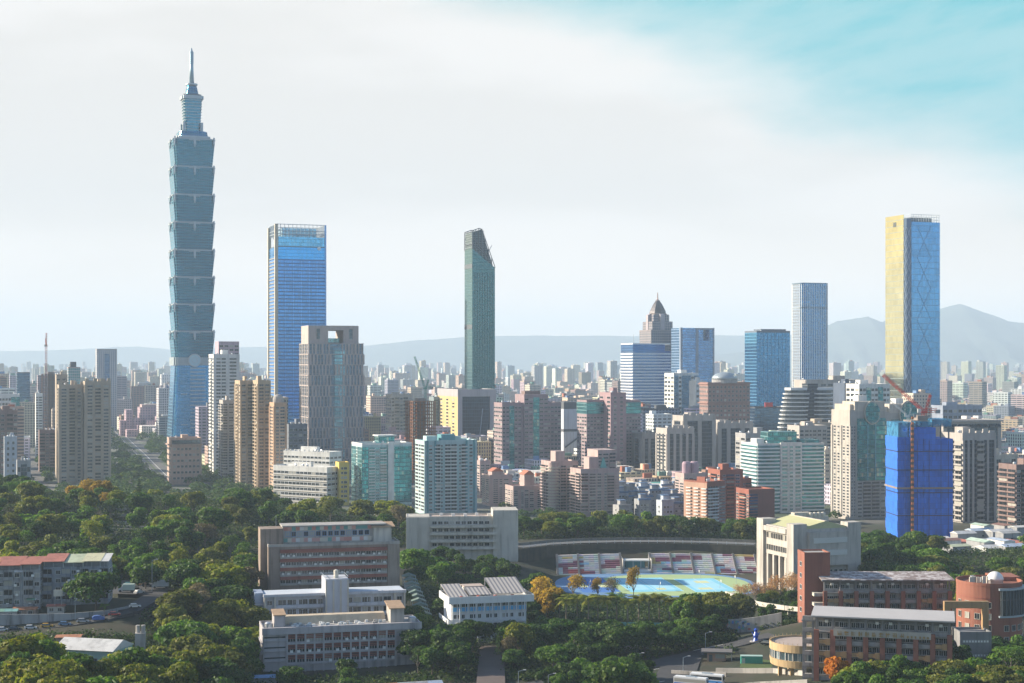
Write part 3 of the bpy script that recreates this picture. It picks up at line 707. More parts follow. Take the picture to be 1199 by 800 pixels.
# --- striped rounded tower
t = Bld('skyscraper', 'rounded blue tower with close white vertical ribs and a thin dark belt', 'skyscraper', (925.5, 938, 971), 331, 2100)
W2, D2, H = t.W/2, t.D/2, t.H
def rrect(hx, hy, r, n=6):
    P = []
    for cx_, cy_, a0 in ((hx-r, -hy+r, -90), (hx-r, hy-r, 0), (-hx+r, hy-r, 90), (-hx+r, -hy+r, 180)):
        for k in range(n+1):
            a = R(a0+90*k/n); P.append((cx_+r*math.cos(a), cy_+r*math.sin(a)))
    return P
GRB = M_grid('ribbed_glass', (.05, .22, .48), (.20, .36, .56), 3, 4, .05, .25, .85, .14, .3)
pl = rrect(W2, D2, 7)
t.part('shaft', MB().prism(pl, -1, H-1), GRB, smooth=False)
t.part('roof_slab', MB().prism(rrect(W2+.6, D2+.6, 7.5), H-.98, H), M_plain('belt_dark', (.10, .17, .24)))
t.part('belt', MB().prism(rrect(W2+.5, D2+.5, 7.3), t.z(361), t.z(359.5)), M_plain('belt_dark', (.10, .17, .24)))
per = rrect(W2+.1, D2+.1, 7, 4); tot = 0; P2 = []
for k in range(len(per)):
    a, b = Vector(per[k]), Vector(per[(k+1) % len(per)]); L = (b-a).length; nseg = max(1, round(L/2.9))
    for q in range(nseg): P2.append(a+(b-a)*(q/nseg))
rib = MB().box(-.42, .42, -.42, .42, 0, H-1.5).mesh('rib', M_plain('rib_white', (.72, .74, .76), .4))
for p in P2: t.put('rib', rib, (p.x, p.y, 0))
t.finish()

# --- stepped tower with pyramid crown
t = Bld('office_tower', 'mauve stepped tower topped by a ribbed pyramid dome and needle', 'tower', (753, 758, 787), 388, 2300)
SH = M_grid('stepped_stone', (.08, .11, .15), (.27, .24, .26), 3.2, 3.8, .45, .3, .4, .2, .3)
MV = M_wall('stepped_stone_plain', (.25, .22, .23))
W2, H = t.W/2, t.H; t.D = t.W; D2 = W2
t.body(SH, H); t.parapet(2, .8, MV)
z1 = t.z(377, W2); z2 = t.z(372, W2)
t.box('upper_tier', -W2*.82, W2*.82, -D2*.82, D2*.82, H, z1, SH); t.box('top_tier', -W2*.62, W2*.62, -D2*.62, D2*.62, z1+.02, z2+4, SH)
for a in range(4):
    o = MB().hull([(-3.5, -W2*.86, H), (3.5, -W2*.86, H), (3.5, -W2*.3, H), (-3.5, -W2*.3, H)], [(-3.5, -W2*.86, z2+3), (3.5, -W2*.86, z2+3), (3.5, -W2*.3, z2+9), (-3.5, -W2*.3, z2+9)]).build('gable', M_wall('gable_pale', (.40, .36, .39)), t.root); o.rotation_euler = (0, 0, a*math.pi/2)
zt = t.z(357, W2); prof = []
dm = t.part('dome', MB().lathe([(W2*.66, z2+4.02), (W2*.62, z2+9), (W2*.5, z2+14), (W2*.34, z2+20), (W2*.16, z2+25), (W2*.06, zt+3)], 8), M_grid('dome_tiles', (.10, .09, .10), (.08, .07, .07), 2, 1.6, .2, .35, .5, .35, .2))
for k in range(6):
    f = k/5; r = W2*(.66*(1-f)+.14*f); t.part('dome_ring', MB().lathe([(r+.1, z2+5+20*f), (r+.8, z2+5.4+20*f), (r+.1, z2+5.9+20*f)], 8), M_plain('dome_rib', (.34, .28, .25)), dm)
t.part('finial', MB().lathe([(1.4, zt+2), (2.6, zt+4.5), (2.6, zt+6), (1.2, zt+8), (1.0, t.z(350, W2)), (.6, t.z(343, W2))], 12), M_plain('finial_bronze', (.28, .2, .2), .4, .5))

# --- blue tower with white horizontal bands
t = Bld('office_tower', 'blue office tower wrapped in white horizontal bands, with thin mast', 'tower', (727, 741, 785), 403, 2000)
GBD = M_grid('banded_glass', (.03, .13, .34), (.65, .68, .72), 1.5, 3.9, .03, .02, .8, .12, .3)
t.body(GBD, t.z(411)); W2, D2, H = t.W/2, t.D/2, t.H
t.box('upper_block', -W2, W2*.7, -D2, D2, t.z(411)+.02, H, M_grid('banded_top_glass', (.02, .12, .36), (.08, .2, .4), 1.5, 4, .1, .1, .8, .12, .2))
bm = M_plain('band_white', (.70, .72, .75), .5)
me1 = MB().box(-W2-.5, W2+.5, -.5, .02, 0, 1.7).mesh('white_band', bm); me2 = MB().box(-D2, D2, -.5, .02, 0, 1.7).mesh('white_band', bm)
nf = int(t.z(411)//3.9)
for j in range(nf): t.put('white_band', me1, (0, -D2, 1+j*3.9)); t.put('white_band', me2, (-W2, 0, 1+j*3.9), -math.pi/2)
t.part('mast', MB().tube((-W2+2, -D2+2, H), (-W2+2, -D2+2, H+13), .35, .15), STEEL); t.parapet(1.2, .5, bm); t.finish()

# --- blue tower with cut-out
t = Bld('office_tower', 'blue-grey glass tower with a square hole through its top right corner', 'tower', (786, 797, 836), 384, 2250)
GC = M_grid('cutout_glass', (.08, .25, .52), (.20, .30, .45), 2.6, 4, .18, .22, .75, .16, .3)
CF = M_wall('cutout_frame', (.24, .29, .38))
W2, D2, H = t.W/2, t.D/2, t.H; zc = t.z(399)
t.body(GC, zc)
t.box('left_block', -W2, W2*.02, -D2, D2, zc+.02, H, GC); t.box('right_post', W2*.72, W2, -D2, D2, zc+.02, H-3, GC); t.box('bridge', W2*.02, W2, -D2, D2, H-3+.02, H, CF)
t.box('low_block', W2*.02+.02, W2*.35, -D2, D2, zc+.02, H-3.02, GC)
t.box('corner_pier', -W2-.6, -W2+3, -D2-.6, -D2+3, -1, H+.5, CF); t.box('corner_pier', W2-2, W2+.5, -D2-.5, -D2+2, -1, H+.3, CF); t.box('centre_pier', -2.5, 1.5, -D2-.5, -D2-.02, -1, H, CF)

# --- broad blue glass slab
t = Bld('office_tower', 'broad plain blue glass office block with a dark flat roof rim', 'tower', (872, 886, 925), 389, 1900)
t.body(M_grid('broad_glass', (.035, .22, .46), (.08, .26, .44), 1.7, 4, .08, .16, .85, .13, .25)); t.wmat = M_plain('rim_dark', (.10, .13, .18)); t.parapet(1.8, .6); t.roof(4)
t.box('crown_box', -t.W*.3, t.W*.45, -t.D*.3, t.D*.3, t.H, t.H+4, t.wmat)
me = MB().box(-.25, .25, -.5, .02, 0, t.H).mesh('mullion', M_plain('mullion_blue', (.15, .35, .55), .3, .6))
for k in range(1, 9): t.put('mullion', me, (-t.W/2+t.W*k/9, -t.D/2, 0))
t.finish()
# ------------------------------------------------------------------ middle-distance buildings
BEIGE = M_wall('beige_tile', (.42, .35, .28)); BEIGE2 = M_wall('warm_beige_tile', (.44, .34, .24)); CREAM = M_wall('cream_stone', (.50, .45, .39))
WHITE = M_wall('white_paint_wall', (.66, .66, .65)); PINK = M_wall('pink_tile', (.42, .32, .31)); MAUVE = M_wall('mauve_tile', (.30, .22, .24)); BROWN = M_wall('brown_tile', (.22, .15, .14))
BRICK = M_wall('brick_red_tile', (.29, .10, .07)); BRICKP = M_wall('salmon_tile', (.44, .27, .20)); GREYW = M_wall('grey_render', (.33, .33, .34)); DGREY = M_wall('dark_grey_cladding', (.10, .11, .13))
PALETEAL = M_wall('pale_teal_tile', (.38, .52, .54)); TEAL = M_wall('teal_tile', (.10, .28, .32)); STONEG = M_wall('grey_stone', (.40, .37, .35)); YELLOW = M_wall('yellow_paint', (.65, .48, .12))
GLT = M_grid('teal_curtain', (.05, .26, .30), (.10, .22, .24), 1.6, 3.3, .14, .22, .75, .14, .5, blind=.08, blindcol=(.35, .45, .42))
GLB = M_grid('blue_curtain', (.05, .16, .30), (.12, .18, .26), 1.8, 3.6, .14, .25, .75, .14, .4)
GLD = M_grid('dark_curtain', (.03, .05, .08), (.08, .09, .1), 1.6, 3.4, .12, .25, .6, .15, .5)
ROOFG = M_wall('roof_membrane', (.28, .28, .28))

def apart(name, label, px, top, Y, wall, spec, nf, left=None, cat='apartments', depth=None, yaw=YAW, wf=.72, hf=.48, glass=None, seed=0, group=None, ledge=0, z1off=2., bal=None, right=None, gmat=None, rf=True, base=2.):
    t = Bld(name, label, cat, px, top, Y, yaw, depth, group=group)
    t.body(wall)
    t.bays('F', spec, nf, base, t.H-z1off, wf, hf, glass=glass, bal=bal, gmat=gmat)
    if left: t.bays('L', left, nf, base, t.H-z1off, wf, hf, glass=glass, bal=bal, gmat=gmat)
    if right: t.bays('R', right, nf, base, t.H-z1off, wf, hf, glass=glass, bal=bal, gmat=gmat)
    if ledge:
        t.ledges('F', nf, base-.1, t.H-z1off-.1, .4, ledge, CREAM if ledge > .5 else wall)
        t.ledges('L', nf, base-.1, t.H-z1off-.1, .4, ledge, CREAM if ledge > .5 else wall)
    t.parapet(1.1); 
    if rf: t.roof(seed)
    t.finish(100); return t

# left: the pair of beige towers
a = apart('apartment_tower', 'beige apartment tower, left one of the close pair, with notched parapet', (65, 69, 97), 452, 1400, BEIGE, 'fWfbfwf', 29, 'fwwf', depth=24, seed=1)
for x in (-.45, -.15, .2, .45): a.box('roof_pier', a.W*x-1.2, a.W*x+1.2, -a.D/2+.1, -a.D/2+2, a.H+1.1, a.H+3.6, BEIGE)
a = apart('apartment_tower', 'beige apartment tower, right one of the close pair, with raised roof piers', (96, 99.5, 130), 448, 1395, BEIGE, 'fWfbfWf', 29, 'fwwf', depth=24, seed=2)
for x in (-.42, -.1, .15, .42): a.box('roof_pier', a.W*x-1.5, a.W*x+1.5, -a.D/2+.1, -a.D/2+2.5, a.H+1.1, a.H+3.8, BEIGE)
apart('apartment_tower', 'tall beige slab rising just behind the left beige pair tower', (64, 66, 79), 440, 1480, BEIGE, 'wfwf', 26, depth=18, seed=3)
apart('office_block', 'white office block with teal corner glazing at the left picture edge', (-20, -16, 23), 463, 1600, WHITE, 'wwwwwwwwgg', 15, cat='office block', depth=25, seed=4, gmat=GLT)
apart('apartment_block', 'brown tiled block with stepped top at the left picture edge', (-16, -12, 20.5), 482, 1420, BROWN, 'wbwfbw', 15, depth=22, seed=5, ledge=.4)
apart('apartment_block', 'small pale grey block in front of the brown block, left edge', (3, 5, 20), 513, 1370, M_wall('bluegrey_wall', (.42, .46, .52)), '.s.s.', 8, depth=14, seed=6)
t = Bld('office_tower', 'slim dark blue glass office tower far left behind white block', 'tower', (18.5, 20, 35), 437, 2100, depth=30); t.body(GLB); t.wmat = DGREY; t.parapet()
apart('apartment_tower', 'narrow white and blue banded tower beside the crane tower', (40, 42, 50), 462, 1750, WHITE, 'wW', 24, depth=16, seed=7)
apart('apartment_block', 'grey brown balcony block below the crane tower', (44, 46, 65), 505, 1560, BROWN, 'bwb', 12, depth=16, seed=8)
apart('townhouse', 'grey townhouse with white gabled roof among trees, far left', (19, 20, 36), 541, 1180, GREYW, 'wgw', 4, cat='house', depth=14, seed=9)
t = Bld('office_tower', 'grey slab tower with blue central strip standing alone far left', 'tower', (111.5, 113.5, 137), 410, 2500, depth=28)
t.body(M_grid('slab_tower_windows', (.12, .18, .28), (.40, .39, .40), 3.2, 3.6, .5, .35, .4, .2, .3)); t.box('centre_strip', -4, 4, -t.D/2-.4, -t.D/2, 2, t.H-6, GLB); t.wmat = GREYW; t.parapet(2)
t = Bld('office_tower', 'stepped tower with teal glass upper storeys behind the beige pair', 'tower', (78, 80, 94), 431, 2000, depth=24); t.body(M_grid('stepped_teal', (.12, .32, .36), (.36, .34, .36), 2.5, 3.6, .3, .3, .5, .2, .3)); t.wmat = PINK; t.parapet(); t.box('penthouse', -t.W*.3, t.W*.2, -5, 5, t.H, t.H+8, DGREY)

# cranes
def crane(label, px, Y, z0, mast, jib, el, az, col, group=None, r=1.0, band=None):
    x = PX(px, Y); root = empty('tower_crane', (x, Y, z0), az, label, 'crane', group)
    m1 = M_plain('crane_paint_%s' % col[0], col[1], .5, .1)
    def truss(p, q, wdt, n):
        b = MB(); p = Vector(p); q = Vector(q); d = (q-p); L = d.length; d.normalize(); s_ = d.orthogonal().normalized(); u_ = d.cross(s_)
        cs = [s_+u_, s_-u_, -s_-u_, u_-s_]
        for c_ in cs: b.tube(p+c_*wdt/2, q+c_*wdt/2, .16*r, .16*r, 4)
        for k in range(n):
            for i in range(4):
                b.tube(p+d*L*k/n+cs[i]*wdt/2, p+d*L*(k+1)/n+cs[(i+1) % 4]*wdt/2, .1*r, .1*r, 4)
        return b
    truss((0, 0, -1), (0, 0, mast), 1.8*r, max(4, int(mast/3))).build('mast', m1, root)
    MB().box(-1.6*r, 1.6*r, -1.6*r, 1.6*r, mast, mast+1.2).build('slewing_ring', m1, root)
    MB().box(1.7*r, 3.4*r, -1.2*r, 1.2*r, mast+.2, mast+2.6).build('cab', M_plain('crane_cab', (.6, .6, .58)), root)
    truss((0.5, 0, mast+1.3), (jib*math.cos(el), 0, mast+1.3+jib*math.sin(el)), 1.3*r, max(6, int(jib/2.5))).build('jib', m1, root)
    truss((0, 0, mast+1.3), (-7*r, 0, mast+1.8), 1.5*r, 3).build('counter_jib', m1, root)
    MB().box(-8.5*r, -6*r, -1.1*r, 1.1*r, mast-.2, mast+2.2).build('counterweight', M_plain('concrete_weight', (.3, .3, .3)), root)
    truss((-1, 0, mast+1.3), (-3.4*r, 0, mast+10*r), 1.0*r, 4).build('a_frame', m1, root)
    MB().tube((-3.4*r, 0, mast+10*r), (jib*.9*math.cos(el), 0, mast+1.3+jib*.9*math.sin(el)), .08*r, .08*r, 4).build('pendant_rope', DARKSTEEL, root)
    return root

def skeleton(label, px, top, Y, fl, nx, mat, slabm, depth, net=None, yaw=YAW):
    t = Bld('building_under_construction', label, 'construction', px, top, Y, yaw, depth)
    W2, D2, fh = t.W/2, t.D/2, t.H/fl
    sm = MB().box(-W2, W2, -D2, D2, -.45, 0).mesh('floor_slab', slabm); cm = MB().box(-.4, .4, -.4, .4, 0, t.H-.5).mesh('column', mat)
    for j in range(1, fl+1): t.put('floor_slab', sm, (0, 0, j*fh))
    for k in range(nx+1):
        for yy in (-D2+.5, D2-.5): t.put('column', cm, (-W2+.5+(2*W2-1)*k/nx, yy, 0))
    for k in range(1, 4):
        for xx in (-W2+.5, W2-.5): t.put('column', cm, (xx, -D2+.5+(2*D2-1)*k/4, 0))
    t.box('core', -W2*.35, W2*.35, -D2*.4, D2*.4, -1, t.H+2.5, M_wall('raw_concrete', (.26, .22, .2)))
    for f in ('F', 'L'):
        L, pos, rz = t.face(f)
        bm = MB()
        for k in range(nx*2+1): bm.box(-L/2+L*k/(nx*2)-.07, -L/2+L*k/(nx*2)+.07, -.5, -.36, 0, t.H)
        x, y = pos(L/2); bm.build('scaffold', slabm, t.root, (x, y, 0), rz)
    t.finish(); return t
RUST = M_plain('rust_steel', (.30, .11, .05), .8); CONC = M_wall('raw_concrete', (.26, .22, .2))
t = skeleton('dark unfinished tower with open floors under the red and white crane mast', (47.5, 50, 70), 438, 1900, 26, 5, DARKSTEEL, M_plain('slab_redbrown', (.22, .13, .1), .8), 22)
crane('red and white crane mast standing on the dark unfinished tower, far left', 54, t.cy-8, t.z0+t.H-4, 38, 16, R(78), R(100), ('red_white', (.62, .22, .16)))
t = skeleton('rust-brown unfinished tower with open floor slabs under the green crane', (474, 483, 510), 470, 1420, 24, 6, RUST, M_plain('slab_rust', (.26, .12, .06), .8), 24)
crane('green crane with raised boom on the rust-brown unfinished tower', 498, t.cy, t.z0+t.H+1, 10, 31, R(70), R(165), ('green', (.10, .30, .24)), r=.9)

# city hall
t = Bld('government_building', 'mauve stepped government complex with low terraced wings left of the supertall tower', 'building', (140, 143, 196), 478, 2300, depth=70, z0=0)
cm_ = M_grid('mauve_hall', (.20, .17, .22), (.46, .32, .36), 4, 4, .45, .4, .3, .3, .3)
W2, D2, H = t.W/2, t.D/2, t.H
t.box('main_block', -W2*.1, W2, -D2*.1, D2, -1, H, cm_); t.box('roof_block', W2*.0, W2*.95, D2*.1, D2*.9, H+.01, H+4, PINK); t.box('left_block', -W2*.75, -W2*.45, -D2*.3, D2*.5, -1, H*.92, cm_)
for k, (a, b, y0, y1, h) in enumerate(((-W2, -W2*.76, -D2*.2, D2*.3, .55), (-W2*.44, -W2*.1, -D2*.4, D2*.4, .62), (-W2*.3, W2*.1, -D2*.8, -D2*.41, .40), (W2*.11, W2*.5, -D2*.9, -D2*.11, .55), (W2*.51, W2*.9, -D2*1.0, -D2*.11, .70), (-W2*.8, -W2*.31, -D2*1.1, -D2*.42, .25))):
    t.box('wing', a, b, y0, y1, -1, H*h, cm_)

# around the supertall
t = Bld('office_block', 'salmon stone block with overhanging cornice standing before the supertall tower', 'office block', (196, 200, 236), 515, 1400, depth=26)
t.body(M_wall('salmon_stone', (.50, .36, .30))); t.bays('F', '.wwwwwww.', 6, 3, t.H-6, .6, .35); t.bays('L', 'wwww', 6, 3, t.H-6, .6, .35)
t.part('cornice', MB().box(-t.W/2-1.2, t.W/2+1.2, -t.D/2-1.2, t.D/2+1.2, t.H-5.5, t.H-4.4), t.wmat); t.parapet(1.5); t.roof(3)
t.box('glass_storey', -t.W/2+1, t.W/2-1, -t.D/2-.2, -t.D/2, t.H-4.2, t.H-.6, GLASS_STRIP); t.part('flagpole', MB().tube((-4, -4, t.H), (-4, -4, t.H+9), .15, .1), STEEL); t.finish()
apart('apartment_tower', 'white slender tower with ladder of dark windows beside the supertall', (243, 250, 280.5), 416, 1500, WHITE, '.ww.W.', 34, 'wbw', depth=30, seed=11, wf=.8)
apart('office_tower', 'mauve tower with square roof openings behind the white slender tower', (252, 256, 280), 401, 1720, M_wall('lilac_tile', (.44, .33, .40)), 'wwww', 30, cat='tower', depth=24, seed=12, rf=False)
apart('apartment_tower', 'narrow grey-brown tower of stacked bay windows before white slender tower', (256, 261, 273.5), 470, 1385, STONEG, 'bfb', 30, 'bfb', depth=20, seed=13, ledge=.7)
apart('apartment_tower', 'tan balcony tower, left wing of the three-wing tan complex above the trees', (273.5, 281, 297), 447, 1345, BEIGE2, 'fWfbf', 31, 'fwfbfw', depth=26, seed=14)
apart('apartment_tower', 'tan balcony tower, centre wing of the three-wing tan complex', (295.5, 302, 317), 447, 1325, BEIGE2, 'fbfbf', 31, 'fbfbf', depth=24, seed=15, ledge=.5)
a = apart('apartment_tower', 'tan tower, right lower wing of the tan complex, with rounded cap', (315.5, 321, 336), 473, 1300, M_wall('orange_tan_tile', (.46, .30, .20)), 'fwWf', 26, 'fwwf', depth=20, seed=16, rf=False)
a.part('rounded_cap', MB().lathe([(a.W*.42, a.H), (a.W*.42, a.H+4), (a.W*.36, a.H+6), (a.W*.2, a.H+7.5), (.3, a.H+8)], 20), STONEG)
apart('office_block', 'small dark grey office block between tan complex and slotted tower', (335, 338, 360), 498, 1420, M_wall('slate_clad', (.17, .19, .23)), 'WWWW', 10, cat='office block', depth=22, seed=17, ledge=.4)
# white low-rise with the yellow tower
a = apart('office_block', 'long low white block with rows of windows behind the tree line', (320, 383, 397), 549, 1190, WHITE, 'www', 6, 'wwwwwwwwwwwwww', cat='office block', yaw=R(58), seed=18, ledge=.6, wf=.8, hf=.42)
a = apart('office_block', 'white block with parapet turrets behind the long low white block', (332, 386, 400), 531, 1245, WHITE, 'www', 9, 'wwwwwwwwwwww', cat='office block', yaw=R(58), seed=19, hf=.4)
for k in range(10): a.box('turret', -a.W/2-.3, -a.W/2+.6, a.D/2-a.D*(k+.5)/10-.5, a.D/2-a.D*(k+.5)/10+.5, a.H+1.1, a.H+2.4, WHITE)
apart('stair_tower', 'yellow stair tower at the end of the white block', (395, 397, 409), 543, 1195, YELLOW, '.sw.', 8, cat='building', depth=12, seed=20, rf=False)
# teal and white apartments
t = Bld('apartment_block', 'teal and white apartment block with one tall blank white stripe', 'apartments', (406, 424, 482), 521, 1190, R(24), depth=26)
t.body(PALETEAL); H = t.H
t.bays('F', 'gbwbg-ggg', 19, 2, H-2, gmat=GLT, glass=GLASS_TEAL, bal=WHITE, wf=.8, hf=.5); t.bays('L', 'ggwgg', 19, 2, H-2, gmat=GLT, glass=GLASS_TEAL)
x = t.x(454); t.box('white_stripe', x, t.x(461), -t.D/2-1.3, -t.D/2-.3, 0, H+2, WHITE); t.parapet(1.2, mat=WHITE)
p = t.box('roof_pavilion', -t.W*.1, t.W*.22, -t.D*.2, t.D*.2, H, H+6, GLT); t.box('pavilion_roof', -t.W*.13, t.W*.25, -t.D*.24, t.D*.24, H+6.02, H+6.9, WHITE, p); t.roof(21); t.finish()
apart('apartment_block', 'beige stepped apartment block behind the rust-brown unfinished tower', (453, 458, 482), 463, 1760, CREAM, 'wbwbw', 18, 'www', depth=24, seed=22)
apart('apartment_block', 'grey green glass block left of the portal block', (505, 508, 517), 466, 1700, M_wall('greygreen_wall', (.22, .28, .30)), 'gw', 16, depth=18, seed=23)
# light teal apartments
t = Bld('apartment_tower', 'pale teal apartment tower with white balcony stacks, right of the rust-brown frame', 'apartments', (491.5, 497, 558.5), 518, 1120, depth=24)
t.body(PALETEAL); H = t.H
t.bays('F', '.sw.bs.bb.sb.ws.', 19, 2, H-1.5, .75, .42, glass=GLASS_DARK, bal=WHITE); t.bays('L', 'wsw', 19, 2, H-1.5, glass=GLASS_DARK)
for x0, x1 in ((-.46, -.28), (.28, .46)): t.box('teal_rib', t.W*x0, t.W*x0+1.4, -t.D/2-.5, -t.D/2-.01, 0, H+1, TEAL); t.box('teal_rib', t.W*x1-1.4, t.W*x1, -t.D/2-.5, -t.D/2-.01, 0, H+1, TEAL)
t.parapet(1.2); t.roof(24, n=2); t.box('lift_house', -t.W*.12, t.W*.14, -4, 6, H, H+5, TEAL); t.box('lift_house', -t.W*.4, -t.W*.2, -4, 5, H, H+4, PALETEAL); t.finish(100)
# dark mauve triple block
a = apart('office_block', 'dark mauve block with teal window strips, widest right of the portal block', (583, 588, 657), 473, 1480, MAUVE, 'wwgwwfwwwgwwfwwww', 17, 'wwwww', cat='office block', depth=24, seed=25, gmat=GLT, hf=.42)
a.box('raised_centre', a.x(613), a.x(641), -a.D/2-2, a.D/2, -1, a.H+9, MAUVE); a.bays('F', 'wwgww', 19, 2, a.H+6, gmat=GLT, x0=a.x(613)+a.W/2, x1=a.x(641)+a.W/2, off=2.0, hf=.42); a.box('plant_room', a.x(618), a.x(636), -4, 6, a.H+9, a.H+12, BROWN); a.finish(100)
t = Bld('theatre_block', 'windowless white box with dark cap and belt right of the dark mauve block', 'building', (657, 660, 683), 471, 1560, depth=30, z0=0)
t.body(M_wall('blank_white', (.52, .55, .62), var=.08), t.H-7); t.box('dark_cap', -t.W/2+.3, t.W/2-.3, -t.D/2+.3, t.D/2-.3, t.H-6.98, t.H, DGREY); t.box('belt', -t.W/2-.3, t.W/2+.3, -t.D/2-.3, t.D/2+.3, t.H-30, t.H-27.5, DGREY)
t.box('lower_glass', -t.W/2-.4, t.W/2+.4, -t.D/2-.4, -t.D/2-.01, -1, 18, GLD); t.part('escalator_tube', MB().tube((-t.W*.45, -t.D/2-1, t.H-46), (t.W*.3, -t.D/2-1, t.H-35), .8, .8), DARKSTEEL)
me = MB().box(-.1, .1, -.2, .02, 20, t.H-31).mesh('panel_joint', GREYW)
for k in range(1, 6): t.put('panel_joint', me, (-t.W/2+t.W*k/6, -t.D/2, 0))
t.finish()
# mauve hotel
for px, top, Y, lab, spec in (((683, 687, 714), 470, 1450, 'mauve hotel wing with teal glass top storeys, left of its tall core', 'wwwwwww'), ((730.5, 733, 750), 470, 1465, 'mauve hotel wing with teal glass top storeys, right of its tall core', 'wwwww')):
    a = apart('hotel_wing', lab, px, top, Y, MAUVE, spec, 18, 'wwww', cat='hotel', depth=24, seed=26, z1off=14, rf=False)
    a.box('glass_top', -a.W/2-.3, a.W/2+.3, -a.D/2-.3, a.D/2+.3, a.H-12, a.H-1, GLT)
apart('hotel_core', 'tall plain mauve tower joining the two teal-topped hotel wings', (711.5, 715, 733), 461, 1440, M_wall('plain_mauve', (.33, .22, .24)), '.s.s.', 20, 's.s', cat='hotel', depth=26, seed=27)
# pink apartments
apart('apartment_block', 'pink apartment block with red-brown gable, right of the pale teal tower', (558, 562, 574), 541, 1260, PINK, 'ww', 12, 'ww', depth=16, seed=28)
def gable(t, x0, x1, y0, y1, z, h, mat, parent=None, ov=.6):
    return t.part('gable_roof', MB().hull([(x0-ov, y0-ov, z), (x1+ov, y0-ov, z), (x1+ov, y1+ov, z), (x0-ov, y1+ov, z)], [(x0+(x1-x0)*.42, y0-ov, z+h), (x0+(x1-x0)*.58, y0-ov, z+h), (x0+(x1-x0)*.58, y1+ov, z+h), (x0+(x1-x0)*.42, y1+ov, z+h)]), mat, parent)
TERRA = M_wall('terracotta_roof', (.42, .16, .10))
a = apart('apartment_block', 'pink apartment block with small pitched roof house, left of pink stepped block', (568, 573, 600), 558, 1190, PINK, '.wsw.', 12, 'ww', depth=18, seed=29, rf=False)
b_ = a.box('roof_house', -a.W*.3, a.W*.2, -4, 5, a.H, a.H+3.4, PINK); gable(a, -a.W*.3, a.W*.2, -4, 5, a.H+3.42, 2.6, TERRA, b_)
a = apart('apartment_block', 'long pink stepped block with central gabled roof house', (596, 601, 644), 571, 1150, PINK, 'w.sww.wws', 9, 'www', depth=18, seed=30, rf=False)
b_ = a.box('roof_house', -a.W*.15, a.W*.12, -5, 5, a.H, a.H+9, PINK); gable(a, -a.W*.15, a.W*.12, -5, 5, a.H+9.02, 3, TERRA, b_)
a = apart('apartment_tower', 'pink-grey tower with round balcony corner, left one of two balcony towers', (640, 645, 677), 542, 1130, PINK, 'bwbWb', 15, 'bb', depth=20, seed=31, ledge=.9, rf=False)
a.box('lift_house', -a.W*.22, a.W*.12, -4, 6, a.H, a.H+8, PINK); a.part('round_bay', MB().lathe([(3.4, 0), (3.4, a.H)], 14, -a.W/2+2, -a.D/2+1), PINK)
rb = MB().lathe([(3.5, 0), (4.3, .1), (4.3, 1.2), (3.5, 1.25)], 14).mesh('round_balcony', CREAM)
for j in range(15): link('round_balcony', rb, a.root, (-a.W/2+2, -a.D/2+1, 2+j*(a.H-4)/15))
a = apart('apartment_tower', 'pink tower with lit balcony flank and green roof tents, right of two balcony towers', (673, 680, 725), 551, 1100, PINK, 'bWw.sb..', 14, 'bb', depth=20, seed=32, ledge=.6, rf=False)
a.box('rear_wing', a.x(704), a.x(725), -a.D*.2, a.D/2+6, -1, a.H+14, PINK); a.bays('F', 'wWb', 17, 2, a.H+12, x0=a.x(704)+a.W/2, x1=a.x(725)+a.W/2, off=-a.D*.3, hf=.45); a.finish()
a.box('lift_house', -a.W*.2, a.W*.05, -4, 6, a.H, a.H+9, PINK); gable(a, a.W*.1, a.W*.22, -5, 4, a.H+1.2, 7, M_wall('green_copper', (.14, .42, .40)))
# white-blue pair
apart('office_block', 'white and blue ribbed office block right of banded blue tower', (780, 789, 818), 438, 1850, WHITE, 'gwggwg', 18, 'www', cat='office block', depth=26, seed=33, gmat=GLB)
apart('office_block', 'low white block squeezed between ribbed white office and brown domed tower', (812, 815, 827), 447, 1800, WHITE, 'www', 14, cat='office block', depth=18, seed=34)
t = Bld('office_block', 'slate blue low office block at the foot of the banded tower', 'office block', (750, 754, 796), 480, 1720, depth=24); t.body(M_grid('slate_block', (.10, .16, .24), (.26, .33, .42), 4, 4, .4, .35, .5, .2, .3)); t.wmat = DGREY; t.parapet(); t.roof(35)
# brown domed tower
t = Bld('office_tower', 'reddish-brown stone tower with projecting cornices and a grey dome', 'tower', (819, 829, 878), 449, 1620)
BR = M_wall('redbrown_stone', (.30, .17, .15)); t.body(BR); H = t.H; W2, D2 = t.W/2, t.D/2
t.bays('F', 'wwwwwwwwwww', 14, 2, H-22, .5, .45); t.bays('F', 'wwwwwwwwwww', 4, H-20, H-2, .5, .5); t.bays('L', 'wwwwwwww', 14, 2, H-22, .5, .45); t.bays('L', 'wwwwwwww', 4, H-20, H-2, .5, .5)
for zz, pr in ((H-21.4, 1.4), (H-1.2, 1.2)): t.part('cornice', MB().box(-W2-pr, W2+pr, -D2-pr, D2+pr, zz, zz+1.1), BR)
dr = t.part('drum', MB().lathe([(W2*.55, H), (W2*.55, H+4)], 24), GREYW); t.part('dome', MB().lathe([(W2*.56, H+4.02), (W2*.52, H+7), (W2*.4, H+9.6), (W2*.22, H+11.2), (.2, H+11.8)], 24), M_plain('dome_zinc', (.36, .42, .46), .4, .4), dr, smooth=True)
t.parapet(1, mat=BR); t.finish(100)

